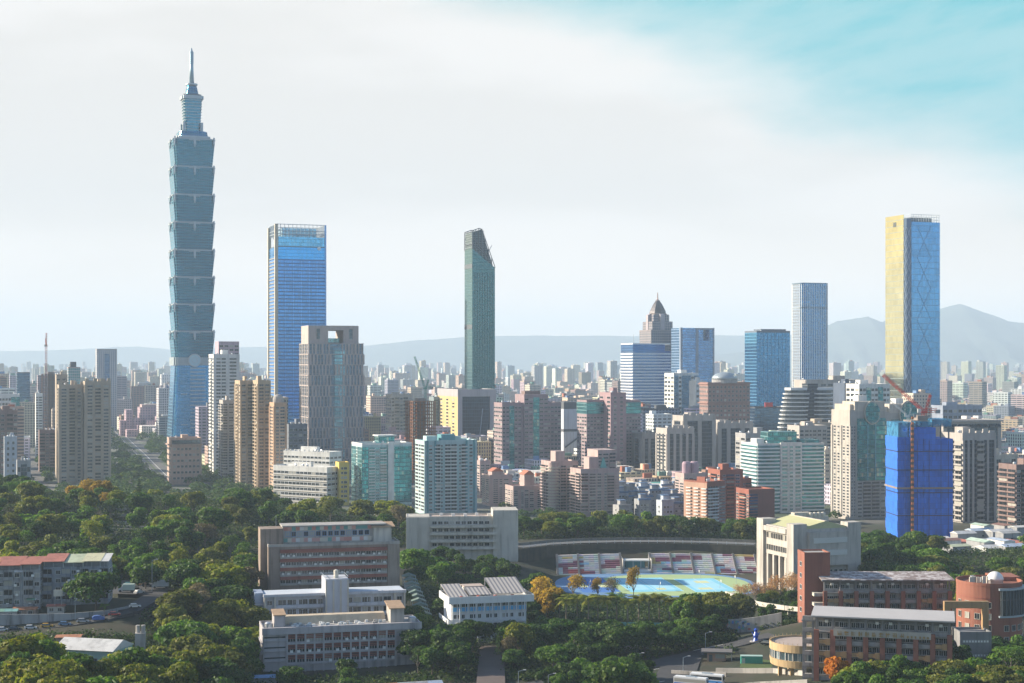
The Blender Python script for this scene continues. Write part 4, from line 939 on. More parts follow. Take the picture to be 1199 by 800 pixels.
# terraced tower: two wings of stacked, drifting floor plates round a dark core
t = Bld('terraced_tower', 'terraced twin tower of stacked white curved floors around dark glass', 'tower', (918, 930, 985), 452, 1500, depth=30, z0=0)
W2, D2, H = t.W/2, t.D/2, t.H; fh = 4.1; nf = int((H-4)//fh)
PL = M_plain('terrace_white', (.62, .63, .64), .5); TG = M_grid('terrace_glass', (.04, .07, .09), (.08, .09, .1), 2, 4.1, .1, .15, .6, .15, .5)
t.box('core', -W2*.2, W2*.25, -D2*.3, D2*.4, -1, H+2, GLD)
for wing, cxf, rx in ((0, -.48, .50), (1, .55, .46)):
    for j in range(nf):
        f = j/nf; ang = R(35+70*f)*(1 if wing else -1)
        cx_ = -(1.02-.46*f)*W2 if wing == 0 else cxf*W2*(1.1-.2*f)
        n_ = 20; a_, b_ = W2*rx*(1.18-.2*f), D2*.62
        def el(k, g): 
            x, y = a_*g*math.copysign(abs(math.cos(k))**.7, math.cos(k)), b_*g*math.copysign(abs(math.sin(k))**.7, math.sin(k))
            return (cx_+x*math.cos(ang*.25)-y*math.sin(ang*.25), x*math.sin(ang*.25)+y*math.cos(ang*.25))
        po = [el(2*math.pi*k/n_, 1) for k in range(n_)]; pi_ = [el(2*math.pi*k/n_, .86) for k in range(n_)]
        fl_ = t.part('floor_plate', MB().prism(po, 2+j*fh, 2+j*fh+1.15), PL); t.part('glass_wall', MB().prism(pi_, 2+j*fh+1.16, 2+(j+1)*fh-.01), TG, fl_)
t.box('roof_slab', -W2*.95, -W2*.25, -D2*.4, D2*.4, 2+nf*fh, 2+nf*fh+2.5, PL); t.box('roof_slab', W2*.2, W2*.95, -D2*.4, D2*.4, 2+nf*fh, 2+nf*fh+2.5, PL)
apart('office_block', 'grey flat-roofed block with long roof canopy behind the terraced tower', (940, 944, 1008), 446, 1650, STONEG, 'WWWWWWWW', 16, cat='office block', depth=26, seed=36, ledge=.5)
a = apart('office_block', 'white block with teal strips behind the round-topped tower', (1002, 1006, 1042), 451, 1400, WHITE, 'wwgwwgww', 18, 'www', depth=22, seed=37, gmat=GLT)
apart('office_block', 'dark blue office block between terraced and round-topped towers', (985, 989, 1006), 450, 1480, M_wall('navy_clad', (.08, .11, .17)), 'WWW', 16, cat='office block', depth=20, seed=38)
# stone apartment cluster with tall dark window slots
def slotblock(label, px, top, Y, spec, left, seed, depth=22, wall=STONEG):
    a = Bld('apartment_tower', label, 'apartments', px, top, Y, depth=depth); a.body(wall)
    a.bays('F', spec, 16, 1, a.H-4, strip=GLD, gmat=GLD, fin=wall); a.bays('L', left, 16, 1, a.H-4, strip=GLD, gmat=GLD, fin=wall)
    for k in range(5): a.box('roof_crown', -a.W/2+a.W*k/5+.6, -a.W/2+a.W*(k+1)/5-.6, -a.D/2+.2, -a.D/2+1.2, a.H, a.H+2.4+(k % 2)*1.2, wall)
    a.parapet(1); a.roof(seed, n=2); a.finish(100); return a
slotblock('grey stone tower with arched dark window slots and lit flank, front of its cluster', (771, 781, 813), 503, 1330, 'frfrfrfrf', 'fwrwrwf', 40)
slotblock('taller grey stone tower with two wide dark slots, rear of the slotted cluster', (790, 800, 838), 488, 1390, 'frrfrrf', 'frrf', 41)
slotblock('grey stone tower with dark slots in front of the brown domed tower', (835, 840, 882), 497, 1420, 'frfrrfrf', 'fwrwf', 42)
slotblock('short dark slotted block left of the grey slotted cluster', (748, 752, 776), 509, 1440, 'frfrrrf', 'frf', 43, wall=M_wall('darker_stone', (.28, .27, .27)))
# teal and white curved-balcony block
t = Bld('apartment_block', 'white and teal block with curved balconies and a white central spine', 'apartments', (868, 887, 965), 521, 1130, R(14))
t.body(PALETEAL, t.H); W2, D2, H = t.W/2, t.D/2, t.H; nf = 18; fh = (H-2)/nf
t.wmat = M_wall('balcony_teal', (.16, .36, .42))
bw = M_plain('balcony_white', (.66, .70, .72), .5)
def bow(L, pr):
    b = MB(); n_ = 10
    P = [(-L/2+L*k/n_, -pr*math.sin(math.pi*(k/n_*.8+.1))**.6) for k in range(n_+1)]
    b.prism([(x, y) for x, y in P]+[(L/2, .02), (-L/2, .02)], 0, 1.05); return b
spine0, spine1 = t.x(913), t.x(938)
mL = bow(spine0+W2, 2.2).mesh('curved_balcony', bw); mR = bow(W2-spine1, 2.6).mesh('curved_balcony', bw); mS = bow(t.D, 1.8).mesh('curved_balcony', bw)
t.box('glass_bay', -W2+.4, spine0-.2, -D2-.3, -D2-.01, 0, H-1, GLT); t.box('glass_bay', spine1+.2, W2-.4, -D2-.3, -D2-.01, 0, H-1, GLT); t.box('glass_bay', -W2-.3, -W2-.01, -D2+.5, D2-.5, 0, H-1, GLT)
for j in range(nf):
    z_ = 1.4+j*fh
    t.put('curved_balcony', mL, ((spine0-W2)/2, -D2, z_)); t.put('curved_balcony', mR, ((spine1+W2)/2, -D2, z_)); t.put('curved_balcony', mS, (-W2, 0, z_), -math.pi/2)
t.box('spine', spine0, spine1, -D2-1.6, -D2-.31, -1, H+1.5, WHITE)
t.bays('F', 'wsw', nf, 1.4, H-.6, .62, .5, x0=spine0+W2, x1=spine1+W2, off=1.6, glass=GLASS_TEAL)
t.box('roof_pavilion', spine0-6, spine1, -D2*.5, D2*.4, H, H+9, GLT); t.box('roof_pavilion', spine1+3, W2-1, -D2*.6, D2*.3, H, H+3, GLT); t.box('roof_pavilion', -W2+3, -W2+9, -D2*.4, D2*.3, H, H+4, WHITE); t.parapet(1, mat=WHITE); t.roof(44, WHITE); t.finish(100)
# brick-red apartments
a = apart('apartment_block', 'salmon and brick-red block with sunlit balcony flank above the stadium trees', (801, 828, 849), 566, 1010, BRICK, '-bb-ww', 13, 'wbwbwb', yaw=R(38), seed=45, bal=WHITE, hf=.4)
a.box('salmon_flank', -a.W/2-.25, -a.W/2-.02, -a.D/2, a.D/2, -1, a.H, BRICKP)
apart('apartment_block', 'taller brick-red block behind the salmon flanked block', (836, 843, 870), 552, 1060, BRICK, '.sbw.', 14, 'sbs', depth=18, seed=46)
apart('apartment_block', 'brick-red block with blank right wall behind the concrete gymnasium', (872, 877, 907), 575, 1030, BRICK, 'b......', 11, 'sbs', depth=18, seed=47, rf=False)
apart('apartment_block', 'narrow brick-red block with pale window bays beside the blank brick wall', (864, 868, 880), 562, 1075, BRICK, 'wb', 13, 'ww', depth=14, seed=48)
a = apart('apartment_block', 'low mauve block with twin roof drums before the slotted stone towers', (797, 801, 828), 556, 1180, PINK, 'wwwww', 10, 'ww', depth=16, seed=49, rf=False)
for x in (-.2, .15): a.part('roof_drum', MB().lathe([(3.4, a.H), (3.4, a.H+8), (2.6, a.H+9.5)], 14, a.W*x, 0), M_wall('drum_mauve', (.40, .28, .34)))
CREAM_G = M_wall('greyish_cream_stone', (.42, .39, .36))
# round-topped twin towers
def round_top(label, px, top, Y, seed):
    t = Bld('apartment_tower', label, 'apartments', px, top, Y, depth=24); W2, D2, H = t.W/2, t.D/2, t.H
    t.body(CREAM_G); g0 = -W2+W2*.40
    t.bays('L', 'fwwfww', 30, 2, H-10, .5, .55); t.bays('F', 'fwwf', 30, 2, H-10, .5, .55, x0=0, x1=W2*.38)
    t.box('glass_front', g0, W2-.2, -D2-.6, -D2-.01, H*.36, H-5, GLT)
    for x in (g0+(W2-g0)*.35, g0+(W2-g0)*.62): t.box('glass_rib', x-.35, x+.35, -D2-1.0, -D2-.61, H*.36, H-9, M_plain('rib_teal', (.2, .4, .45), .4))
    t.bays('F', 'wbbw', 10, 1, H*.35, .7, .5, x0=g0+W2, x1=2*W2, bal=STONEG)
    xc = (g0+W2)/2; r = (W2-g0)*.25; n_ = 24
    t.box('crown_block', g0-2, W2-1, -D2-.2, D2*.3, H+.01, H+7, CREAM)
    oc_ = lambda y, q: [(xc+q*math.cos(2*math.pi*k/n_), y, H-1+q*1.25*math.sin(2*math.pi*k/n_)) for k in range(n_)]
    fr = t.part('round_frame', MB().hull(oc_(-D2-.7, r*1.15), oc_(-D2-1.6, r*1.15)), CREAM); t.part('round_window', MB().hull(oc_(-D2-1.55, r), oc_(-D2-1.8, r)), GLT, fr)
    t.box('upper_block', -W2+1.5, g0, -D2+2, D2-2, H, H+5, CREAM); t.box('lift_house', xc-3, xc+4, 0, 7, H+7, H+11, WHITE); t.parapet(1); t.finish(100)
round_top('cream and teal glass tower with a round crest window, left of the blue netted tower', (975, 995, 1037), 482, 1080, 1)
round_top('cream tower with round crest window mostly hidden behind the blue netted tower', (1022, 1034, 1082), 484, 1190, 2)
# blue netted tower
t = Bld('building_under_construction', 'tower wrapped in bright blue safety netting with a rusty hoist strip', 'construction', (1038, 1051, 1115.5), 512, 951, R(2), depth=26)
m, n = newmat('blue_netting'); oc = n.n('ShaderNodeTexCoord').outputs['Object']; x, y, z = n.sep(oc)
wv = n.noise(n.scale(oc, (1.2, 1.2, .12)), .8, 4, .6); patch = n.m('FLOOR', n.m('DIVIDE', z, 3.3))
pn = n.noise(n.com(n.m('FLOOR', n.m('DIVIDE', n.m('ADD', x, n.m('MULTIPLY', y, .7)), 1.9)), 0, patch), 7.3, 0)
c_ = n.mix(n.ss(pn, .15, .85), (.003, .11, .55, 1), (.008, .17, .78, 1)); c_ = n.mix(n.m('MULTIPLY', n.m('LESS_THAN', n.m('FRACT', n.m('DIVIDE', z, 3.3)), .06), .5), c_, (.005, .05, .30, 1))
bs = bsdf(n, c_, .6); bp = n.n('ShaderNodeBump'); bp.inputs['Strength'].default_value = 1.; bp.inputs['Distance'].default_value = .9; n.put(bp.inputs['Height'], wv); n.t.links.new(bp.outputs[0], bs.inputs['Normal']); outp(n, bs.outputs[0]); NET = m
m, n = newmat('thin_netting'); oc = n.n('ShaderNodeTexCoord').outputs['Object']
b1 = bsdf(n, (.03, .22, .42, 1), .7); tr = n.n('ShaderNodeBsdfTransparent'); ms = n.n('ShaderNodeMixShader'); n.put(ms.inputs[0], n.m('ADD', .45, n.m('MULTIPLY', n.ss(n.noise(oc, .25, 4, .6), .4, .6), .35))); n.t.links.new(tr.outputs[0], ms.inputs[1]); n.t.links.new(b1.outputs[0], ms.inputs[2]); outp(n, ms.outputs[0]); NET2 = m
W2, D2, H = t.W/2, t.D/2, t.H
for (a, b, h, pr) in ((-W2, -W2*.5, H, 0), (-W2*.5+.6, -W2*.08, H+6, .8), (-W2*.08+.4, W2*.36, H+6, .9), (W2*.36+.4, W2, H-1, .3)):
    mb = MB(); nseg = 10
    for k in range(nseg): # netting sags a little between its ties
        zz0, zz1 = -1+(h+1)*k/nseg+.02, -1+(h+1)*(k+1)/nseg; q = .25*(k % 2)
        mb.box(a-q, b+q*.2, -D2-pr-q, D2+q, zz0, zz1)
    t.part('netting', mb, NET)
for k, h in enumerate((H*.24, H*.46, H*.50, H*.68, H*.86)): t.part('tie_belt', MB().ring(-W2-.8, W2+.8, -D2-1.7, D2+.8, h, h+.5+(.6 if k == 2 else 0), .3), M_plain('belt_navy', (.02, .04, .10)) if k != 2 else CONC)
hs = t.x(1067); t.box('hoist_track', hs-.9, hs+.9, -D2-2.4, -D2-1.2, 4, H+8, M_plain('hoist_dark', (.12, .08, .07)))
hm_ = MB().box(-.8, .8, -.5, 0, 0, 1.5).mesh('hoist_landing', M_plain('hoist_orange', (.60, .20, .08)))
for k in range(22): t.put('hoist_landing', hm_, (hs, -D2-2.4, 6+k*3.3))
sb = MB().box(-.12, .12, -.3, 0, 0, H-2).mesh('net_seam', M_plain('seam_navy', (.004, .05, .28)))
for x_ in (-.75, -.3, .12, .55, .82): t.put('net_seam', sb, (W2*x_, -D2-1.2, 0))
t.box('thin_net', -W2+.4, -W2*.4, -D2+.2, D2-.3, H+.02, H+9, NET2); t.box('thin_net', W2*.25, W2-.6, -D2+.2, D2-.3, H+6.5, H+11, NET2); t.box('thin_net', -W2*.36, W2*.2, -D2+.1, D2-.3, H+6.3, H+9.5, NET2)
for k in range(7): t.part('bare_column', MB().box(-W2+2+(2*W2-4)*k/6-.35, -W2+2+(2*W2-4)*k/6+.35, -D2+1.2, -D2+1.9, H-2, H+9), DARKSTEEL)
t.box('top_deck', -W2*.4, W2*.7, -D2*.5, D2*.8, H+9.02, H+10, CONC); t.box('lift_core', -W2*.1, W2*.3, -3, 6, H+10.02, H+13, CONC); t.finish()
crane('red luffing crane with long boom leaning left above the blue netting', 1082, t.cy, t.z0+H+10, 4.5, 34, R(42), R(172), ('red', (.55, .05, .04)), r=1.15)
crane('small white hoist crane on the deck of the blue netted tower', 1063, t.cy-4, t.z0+H+9, 3, 15, R(40), R(170), ('white', (.6, .62, .62)), r=.6)
# right side
slotblock('grey stone apartment tower with dark slots right of the blue netting', (1112, 1127, 1166), 509, 1050, 'frfrfrbrfrrf', 'bbb', 50, depth=26)
a = apart('office_block', 'wide stone block with arched cornice behind the grey stone tower', (1098, 1104, 1172), 494, 1180, STONEG, 'frrfrrfrrfrrf', 16, cat='office block', depth=24, seed=51, rf=False)
for k in range(9):
    n_ = 8; w = a.W/9; cxx = -a.W/2+w*(k+.5)
    P = [(cxx+w*.42*math.cos(math.pi*q/n_), a.H-5+3*math.sin(math.pi*q/n_)) for q in range(n_+1)]
    a.part('arch', MB().hull([(x, -a.D/2-.9, z) for x, z in P][::-1], [(x, -a.D/2+.0, z) for x, z in P][::-1]), GLD)
a.part('cornice', MB().box(-a.W/2-1.4, a.W/2+1.4, -a.D/2-1.4, a.D/2+1.4, a.H-.4, a.H+.7), STONEG)
apart('office_block', 'white framed block with large windows right of the grey stone tower', (1160, 1164, 1192), 534, 1150, CREAM, 'fWfWfWf', 8, 'WW', cat='office block', depth=18, seed=52, hf=.7)
apart('apartment_block', 'dark brown block cut by the right picture edge', (1186, 1190, 1222), 546, 1000, BROWN, 'wbwbw', 12, 'bb', depth=18, seed=53)
apart('office_block', 'broad blue-grey office slab right of the mirror glass tower', (1101, 1104, 1150), 476, 1680, M_wall('bluegrey_slab', (.26, .30, .38)), 'WWWWWWWW', 9, cat='office block', depth=22, seed=54, ledge=.4)
a = apart('office_block', 'mauve brick block with two white roof boxes right of the netted tower', (1120, 1128, 1167), 494, 1450, PINK, 'wwwwwwww', 10, 'www', cat='office block', depth=26, seed=55)
for x in (-.25, .1): a.box('roof_box', a.W*x, a.W*x+5, -5, 3, a.H, a.H+5, WHITE)
apart('apartment_block', 'pale block with grey penthouse rising over the curved-balcony block', (930, 936, 968), 500, 1300, STONEG, 'wwswww', 16, 'www', depth=20, seed=56)
apart('apartment_block', 'cream block with dark square windows left of the round-topped tower', (962, 966, 980), 528, 1220, CREAM, 'wws', 12, 'ww', depth=16, seed=57)
apart('apartment_block', 'beige block with small windows under the terraced tower', (945, 950, 985), 497, 1390, BEIGE, 'wwwwww', 16, 'www', depth=20, seed=58)
apart('apartment_block', 'grey concrete block with three penthouses before the brown domed tower', (868, 873, 905), 509, 1290, GREYW, 'wWswW', 12, 'ww', depth=18, seed=59)
t = Bld('office_block', 'dark blue glass podium block with red roof sign before the broad blue slab', 'office block', (878, 884, 925), 478, 1700, depth=30); t.body(GLB); t.wmat = DGREY; t.parapet(); t.box('roof_sign', -t.W*.2, t.W*.02, -t.D/2+1, -t.D/2+2, t.H, t.H+6, M_plain('sign_red', (.60, .03, .03)))
# ------------------------------------------------------------------ boulevard and city fabric
def strip(name, pts, width, z, mat, parent=None, kind='structure', follow=False):
    b = MB(); P = [Vector(p) for p in pts]; L = []
    for k, p in enumerate(P):
        d = (P[min(k+1, len(P)-1)]-P[max(k-1, 0)]).normalized(); nrm = Vector((-d.y, d.x)); L.append((p+nrm*width/2, p-nrm*width/2))
    for (a, c), (a2, c2) in zip(L, L[1:]):
        zz = [(ground_z(q.x, q.y) if follow else 0)+z for q in (a, c, c2, a2)]
        b.face([(q.x, q.y, h) for q, h in zip((a, c, c2, a2), zz)])
    o = b.build(name, mat, parent); 
    return tag(o, kind=kind) if kind else o
ASPH = M_wall('asphalt', (.05, .05, .054), var=.25, streak=0, scale=.2)
ASPHC = M_wall('city_asphalt', (.11, .108, .105), var=.2, streak=0)
MARK = M_plain('road_paint', (.75, .75, .72))
bl = [(PX(p, Y), Y) for p, Y in ((138, 2500), (150, 2150), (163, 1900), (178, 1650), (190, 1500))]
strip('road', bl, 26, .15, ASPHC); 
for off in (-5, 5): strip('road_marking', [(x+off, y) for x, y in bl], .6, .155, MARK)
strip('median', bl, 2.5, .16, M_plain('median_green', (.06, .09, .03), .9))
st2 = [(PX(p, Y), Y) for p, Y in ((30, 2000), (36, 1700), (44, 1450), (50, 1300))]
strip('road', st2, 16, .15, ASPHC)

rng = random.Random(11)
PAL = [('white', (.66, .65, .62)), ('cream', (.56, .49, .38)), ('beige', (.46, .38, .30)), ('pink', (.46, .35, .33)), ('mauve', (.33, .28, .30)), ('grey', (.36, .36, .36)), ('pale grey', (.50, .50, .50)), ('blue-grey', (.28, .34, .42)), ('brown', (.24, .17, .14)), ('tan', (.42, .30, .19))]
PW = [24, 18, 15, 9, 8, 9, 14, 7, 5, 6]
CM = [M_grid('city_facade_a', (.10, .12, .15), (.5, .5, .5), 3.4, 3.3, .45, .45, .4, .2, .4, attr=True, wvar=.22), M_grid('city_facade_b', (.12, .15, .18), (.5, .5, .5), 5.2, 3.4, .3, .55, .4, .2, .4, attr=True, wvar=.22), M_grid('city_facade_c', (.08, .10, .13), (.5, .5, .5), 2.6, 3.5, .5, .3, .4, .2, .4, attr=True, wvar=.22),
      M_grid('city_facade_d', (.10, .13, .17), (.5, .5, .5), 9., 3.3, .10, .55, .4, .2, .4, attr=True, wvar=.22)]
co, si = math.cos(YAW), math.sin(YAW)
def in_foot(x, y, m):
    for fx, fy, fr, fw, fd, fyaw in FOOT:
        dx_, dy_ = x-fx, y-fy
        if abs(dx_)+abs(dy_) > 240: continue
        c_, s_ = math.cos(fyaw), math.sin(fyaw)
        u = dx_*c_+dy_*s_; v = -dx_*s_+dy_*c_
        if abs(u) < fw/2+m and abs(v) < fd/2+m: return True
    return False
def near_path(x, y, path, w):
    for (x0, y0), (x1, y1) in zip(path, path[1:]):
        dx_, dy_ = x1-x0, y1-y0; t_ = max(0, min(1, ((x-x0)*dx_+(y-y0)*dy_)/(dx_*dx_+dy_*dy_)))
        if math.hypot(x-x0-t_*dx_, y-y0-t_*dy_) < w: return True
    return False
cands = []
b0 = 1000.0; 
while b0 < 14500:
    s_ = 25+ (b0-1000)*.0056
    row = int(b0)
    a_lo, a_hi = -1.0*b0*.05-b0*.42, b0*.75
    k = 0; a = -b0*.08
    # cells in the rotated grid whose centre is at (a, b): x = a*co - b*si ; y = a*si + b*co
    for ia in range(int(-b0*.9/s_), int(b0*1.1/s_)):
        if ia % 5 == 0: continue
        a = ia*s_+rng.uniform(-.1, .1)*s_
        x = a*co-b0*si; y = a*si+b0*co
        if y < 1080 or abs(x/y) > .352 or y > 13500: continue
        px = topx(x, y)
        if y < 1480 and px < 585: continue
        if y < 2150 and 120 < px < 240: continue
        if y < 1180 and px < 740: continue
        if 725 < px < 806 and y < 1300: continue
        if near_path(x, y, bl, 32) or near_path(x, y, st2, 20): continue
        wd = s_*rng.uniform(.62, .95); dp = s_*rng.uniform(.6, .95)
        if in_foot(x, y, max(wd, dp)*.62): continue
        r = rng.random()
        if r < .22 and ia % 5 != 1: wd *= 1.75
        if y < 1500: h = rng.uniform(10, 22)
        else:
            h = rng.uniform(11, 26) if r < .74 else rng.uniform(26, 46) if r < .93 else rng.uniform(46, 80)
            if px < 300 and y > 1800 and rng.random() < .12: h = rng.uniform(45, 95)
            if y > 4500 and rng.random() < .05: h = rng.uniform(60, 120)
        if y < 2400 and px > 1100: h = min(h, rng.uniform(12, 34))
        if y < 2600 and 590 < px < 1000: h = min(h, 60)
        if h > 45: wd = min(wd, rng.uniform(20, 34)); dp = min(dp, 26)
        cands.append((y, x, wd, dp, h))
    b0 += s_*(1.0 if int(b0/s_) % 3 else 1.35)
cands.sort()
cov = np.zeros((800, 1200), bool)
occ = sorted(OCC, key=lambda t: t[3]); oi = 0; vis = []
for y, x, wd, dp, h in cands:
    while oi < len(occ) and occ[oi][3] < y:
        l, r, tp, _ = occ[oi]; cov[max(0, int(tp)):, max(0, int(l)):max(0, int(r))] = True; oi += 1
    hw_ = (wd*co+dp*si)/2
    c0, c1 = int(max(0, topx(x-hw_, y))), int(min(1199, topx(x+hw_, y)))+1; r0, r1 = int(topy(h, y)), int(min(799, topy(0, y)))
    if c1 <= c0 or r1 <= r0: continue
    sub = cov[r0:r1, c0:c1]; v = sub.size-int(sub.sum())
    if v > 2: vis.append((v, y, x, wd, dp, h, (c0+c1)/2)); sub[:] = True
vis.sort(key=lambda t: -t[0])
print('CITY', len(cands), len(vis), vis[min(len(vis)-1, 295)][0])
ANCH = [(0, 60, 'at the far left edge'), (60, 135, 'behind the beige tower pair'), (135, 195, 'left of the supertall tower'), (195, 255, 'behind the supertall tower'), (255, 315, 'between supertall and blue slab tower'), (315, 385, 'behind the blue slab tower'), (385, 450, 'right of the slotted grey tower'), (450, 515, 'left of the slim chisel-topped tower'), (515, 585, 'behind the pale portal block'), (585, 660, 'behind the dark mauve block'), (660, 735, 'behind the mauve hotel'), (735, 790, 'around the banded blue tower'), (790, 840, 'behind the cut-out blue tower'), (840, 925, 'behind the broad blue slab'), (925, 975, 'around the striped rounded tower'), (975, 1040, 'left of the mirror tower'), (1040, 1105, 'around the blue netted tower'), (1105, 1150, 'right of the mirror tower'), (1150, 1300, 'at the far right edge')]
def anchor(px): return next((p for a, b, p in ANCH if a <= px < b), 'at the far left edge')
far = MB(); far2 = MB(); labels = []
YAW2 = R(52); co2, si2 = math.cos(YAW2), math.sin(YAW2)     # the northern district follows another street grid
def roofbits(rg, wd, dp, h, col):
    out = []
    for k in range(rg.choice((1, 1, 2, 2, 3))):
        w_, d_ = wd*rg.uniform(.12, .35), dp*rg.uniform(.12, .35); x_ = rg.uniform(-.3, .3)*wd; y_ = rg.uniform(-.28, .28)*dp
        c_ = rg.choice((col, col, col, (.6, .6, .58), (.30, .30, .30), (.34, .12, .08), (.12, .26, .22), (.12, .22, .40)))
        out.append((x_-w_/2, x_+w_/2, y_-d_/2, y_+d_/2, h, h+rg.uniform(2.2, 5), c_))
    return out
for i, (v, y, x, wd, dp, h, px) in enumerate(vis):
    rg = random.Random(i*7+3); nm, col = rg.choices(PAL, PW)[0]
    col = tuple(c*rg.uniform(.85, 1.12) for c in col)
    if i < 290:
        root = MB().box(-wd/2, wd/2, -dp/2, dp/2, -1, h, 0, col).build('city_block', rg.choice(CM), None, (x, y, 0), YAW2 if px > 1010 and y > 1700 else YAW)
        tag(root, None, 'building', 'blocks of the city beyond the towers')
        for q in roofbits(rg, wd, dp, h, col): MB().box(*q[:4], q[4]+.01, q[5], 0, q[6]).build('stair_house', M_grid('roof_house_facade', (.1, .1, .1), (.5, .5, .5), 40, 40, .98, .98, attr=True), root)
        if h > 20 and rg.random() < .5: MB().ring(-wd/2-.1, wd/2+.1, -dp/2-.1, dp/2+.1, h-.3, h+1.2, .5).build('parapet', M_plain('parapet_%s' % nm, col), root)
        labels.append((root, px, f"{nm} {'tall' if h > 45 else 'mid-height' if h > 24 else 'low'} block", anchor(px)+(', hazy' if y > 3200 else '')))
    else:
        # local frame of the merged fabric is the rotated street grid
        fm = far2 if px > 1010 and y > 1700 else far; c_, s_ = (co2, si2) if fm is far2 else (co, si)
        a = x*c_+y*s_; b = -x*s_+y*c_
        fm.box(a-wd/2, a+wd/2, b-dp/2, b+dp/2, -1, h, rg.randrange(4), col)
        for q in roofbits(rg, wd, dp, h, col)[:2]: fm.box(a+q[0], a+q[1], b+q[2], b+q[3], q[4]+.01, q[5], 0, q[6])
number_labels(labels)
tag(far.build('far_city', CM, None, (0, 0, 0), YAW), kind='stuff')
if far2.v: tag(far2.build('far_city', CM, None, (0, 0, 0), YAW2), kind='stuff')
# ------------------------------------------------------------------ foreground: schools, stadium, flats, roads
CAMPUS = R(14)
CONCW = M_wall('weathered_concrete', (.40, .38, .36), var=.3, streak=.45); CONCL = M_wall('lilac_concrete', (.42, .40, .42), var=.25, streak=.4); CREAMW = M_wall('cream_concrete', (.52, .49, .44), var=.2, streak=.35)
REDBAND = M_wall('faded_red_band', (.26, .09, .065), var=.4, streak=.3); BROWNC = M_wall('stained_brown_concrete', (.27, .21, .175), var=.35, streak=.5)
AC = M_plain('ac_white', (.72, .72, .70), .5); ROOFC = M_wall('stained_roof', (.34, .33, .32), var=.4, streak=0, scale=.3)
ac_me = MB().box(-.5, .5, -.85, -.25, -.4, .4).mesh('ac_unit', AC)
NETG = M_plain('dark_room', (.03, .03, .035), .6)
def roof_sheet(t, name, x0, x1, y0, y1, z0, z1, mat, th=.25, parent=None):
    """mono-pitched sheet: height z0 at the front edge, z1 at the back edge"""
    return t.part(name, MB().hull([(x0, y0, z0), (x1, y0, z0), (x1, y1, z1), (x0, y1, z1)], [(x0, y0, z0+th), (x1, y0, z0+th), (x1, y1, z1+th), (x0, y1, z1+th)]), mat, parent)

# --- school block at the front (red louvred bays)
t = Bld('school_building', 'four-storey lilac-white school block with red louvred window bays, nearest of the three', 'school', (304, 308, 492), 738, 522, CAMPUS, depth=15)
W2, D2, H = t.W/2, t.D/2, t.H; t.body(CONCL); fh = 3.5; x0, x1 = t.x(336)+W2, t.x(463)+W2
RL = M_wall('red_louvre', (.33, .11, .09), var=.3)
bay = MB(); bw_ = (x1-x0)/12*.84
bay.box(-bw_/2, bw_/2, -.04, .02, 0, 2.5, 0)
for k in range(3): bay.box(-bw_/2, bw_/2, -.42, -.05, 1.05+k*.55, 1.30+k*.55, 1)
for k in range(1, 3): bay.box(-bw_/2+bw_*k/3-.05, -bw_/2+bw_*k/3+.05, -.14, -.041, 0, 1.0, 2)
bay_me = bay.mesh('window', [GLASS_DARK, RL, M_plain('sash_white', (.6, .6, .6))])
rng = random.Random(2)
for j in range(5):
    z_ = H-1.4-(j+1)*fh
    if z_ < -1: break
    for k in range(12):
        u = x0+(x1-x0)*(k+.5)/12; t.put('window', bay_me, (-W2+u, -D2, z_+.55))
        if rng.random() < .62: t.put('ac_unit', ac_me, (-W2+u+rng.uniform(-.8, .8), -D2, z_+.75))
    t.part('floor_ledge', MB().box(-W2+x0, -W2+x1, -D2-.9, -D2+.02, z_-.25, z_+.32), CONCL)
    for a, b in ((-W2+.4, -W2+x0-.5), (-W2+x1+.5, W2-.5)):
        t.part('strip_window', MB().box(a, b, -D2-.03, -D2+.02, z_+2.0, z_+2.5), GLASS_DARK); t.part('strip_ledge', MB().box(a-.3, b+.3, -D2-.5, -D2+.02, z_+.9, z_+1.15), CONCL)
    t.part('side_ledge', MB().box(-W2-.5, -W2+.02, -D2+.5, D2-.5, z_-.1, z_+.2), CONCL)
for k in range(13): t.part('pier', MB().box(-W2+x0+(x1-x0)*k/12-.28, -W2+x0+(x1-x0)*k/12+.28, -D2-.7, -D2+.02, -1, H-1.2), CONCL)
t.part('fascia', MB().box(-W2-.4, W2+.4, -D2-1.0, -D2+.02, H-1.6, H+.7), CONCL); t.parapet(.7, .35, CONCL)
t.box('roof_surface', -W2+.5, W2-.5, -D2+.5, D2-.5, H-.02, H+.06, ROOFC)
a = t.box('stair_house', t.x(322), t.x(335), -D2+3, D2-4, H, H+4.2, CONCL); roof_sheet(t, 'tile_roof', t.x(321), t.x(336), -D2+2.5, D2-3, H+4.21, H+4.9, M_wall('tile_brown', (.40, .27, .17)), .3, a)
a = t.box('stair_house', t.x(459), t.x(475), -D2+3, D2-3, H, H+5, CONCW); roof_sheet(t, 'tile_roof', t.x(457), t.x(476), -D2+2.4, D2-2, H+5.01, H+6.2, M_wall('tile_brown', (.40, .27, .17)), .3, a)
t.part('roof_ridge', MB().hull([(t.x(337), 1.5, H), (t.x(456), 1.5, H), (t.x(456), D2, H), (t.x(337), D2, H)], [(t.x(337), 3.2, H+2.6), (t.x(456), 3.2, H+2.6), (t.x(456), D2-.5, H+2.6), (t.x(337), D2-.5, H+2.6)]), M_wall('ridge_cream', (.55, .45, .33)))
for k in range(46):
    x = rng.uniform(t.x(339), t.x(454)); t.put('roof_fan', MB().box(-.5, .5, -.4, .4, 0, .8).mesh('roof_fan', rng.choice((AC, ROOFC, STEEL))), (x, rng.uniform(-D2+2, .8), H+.05))
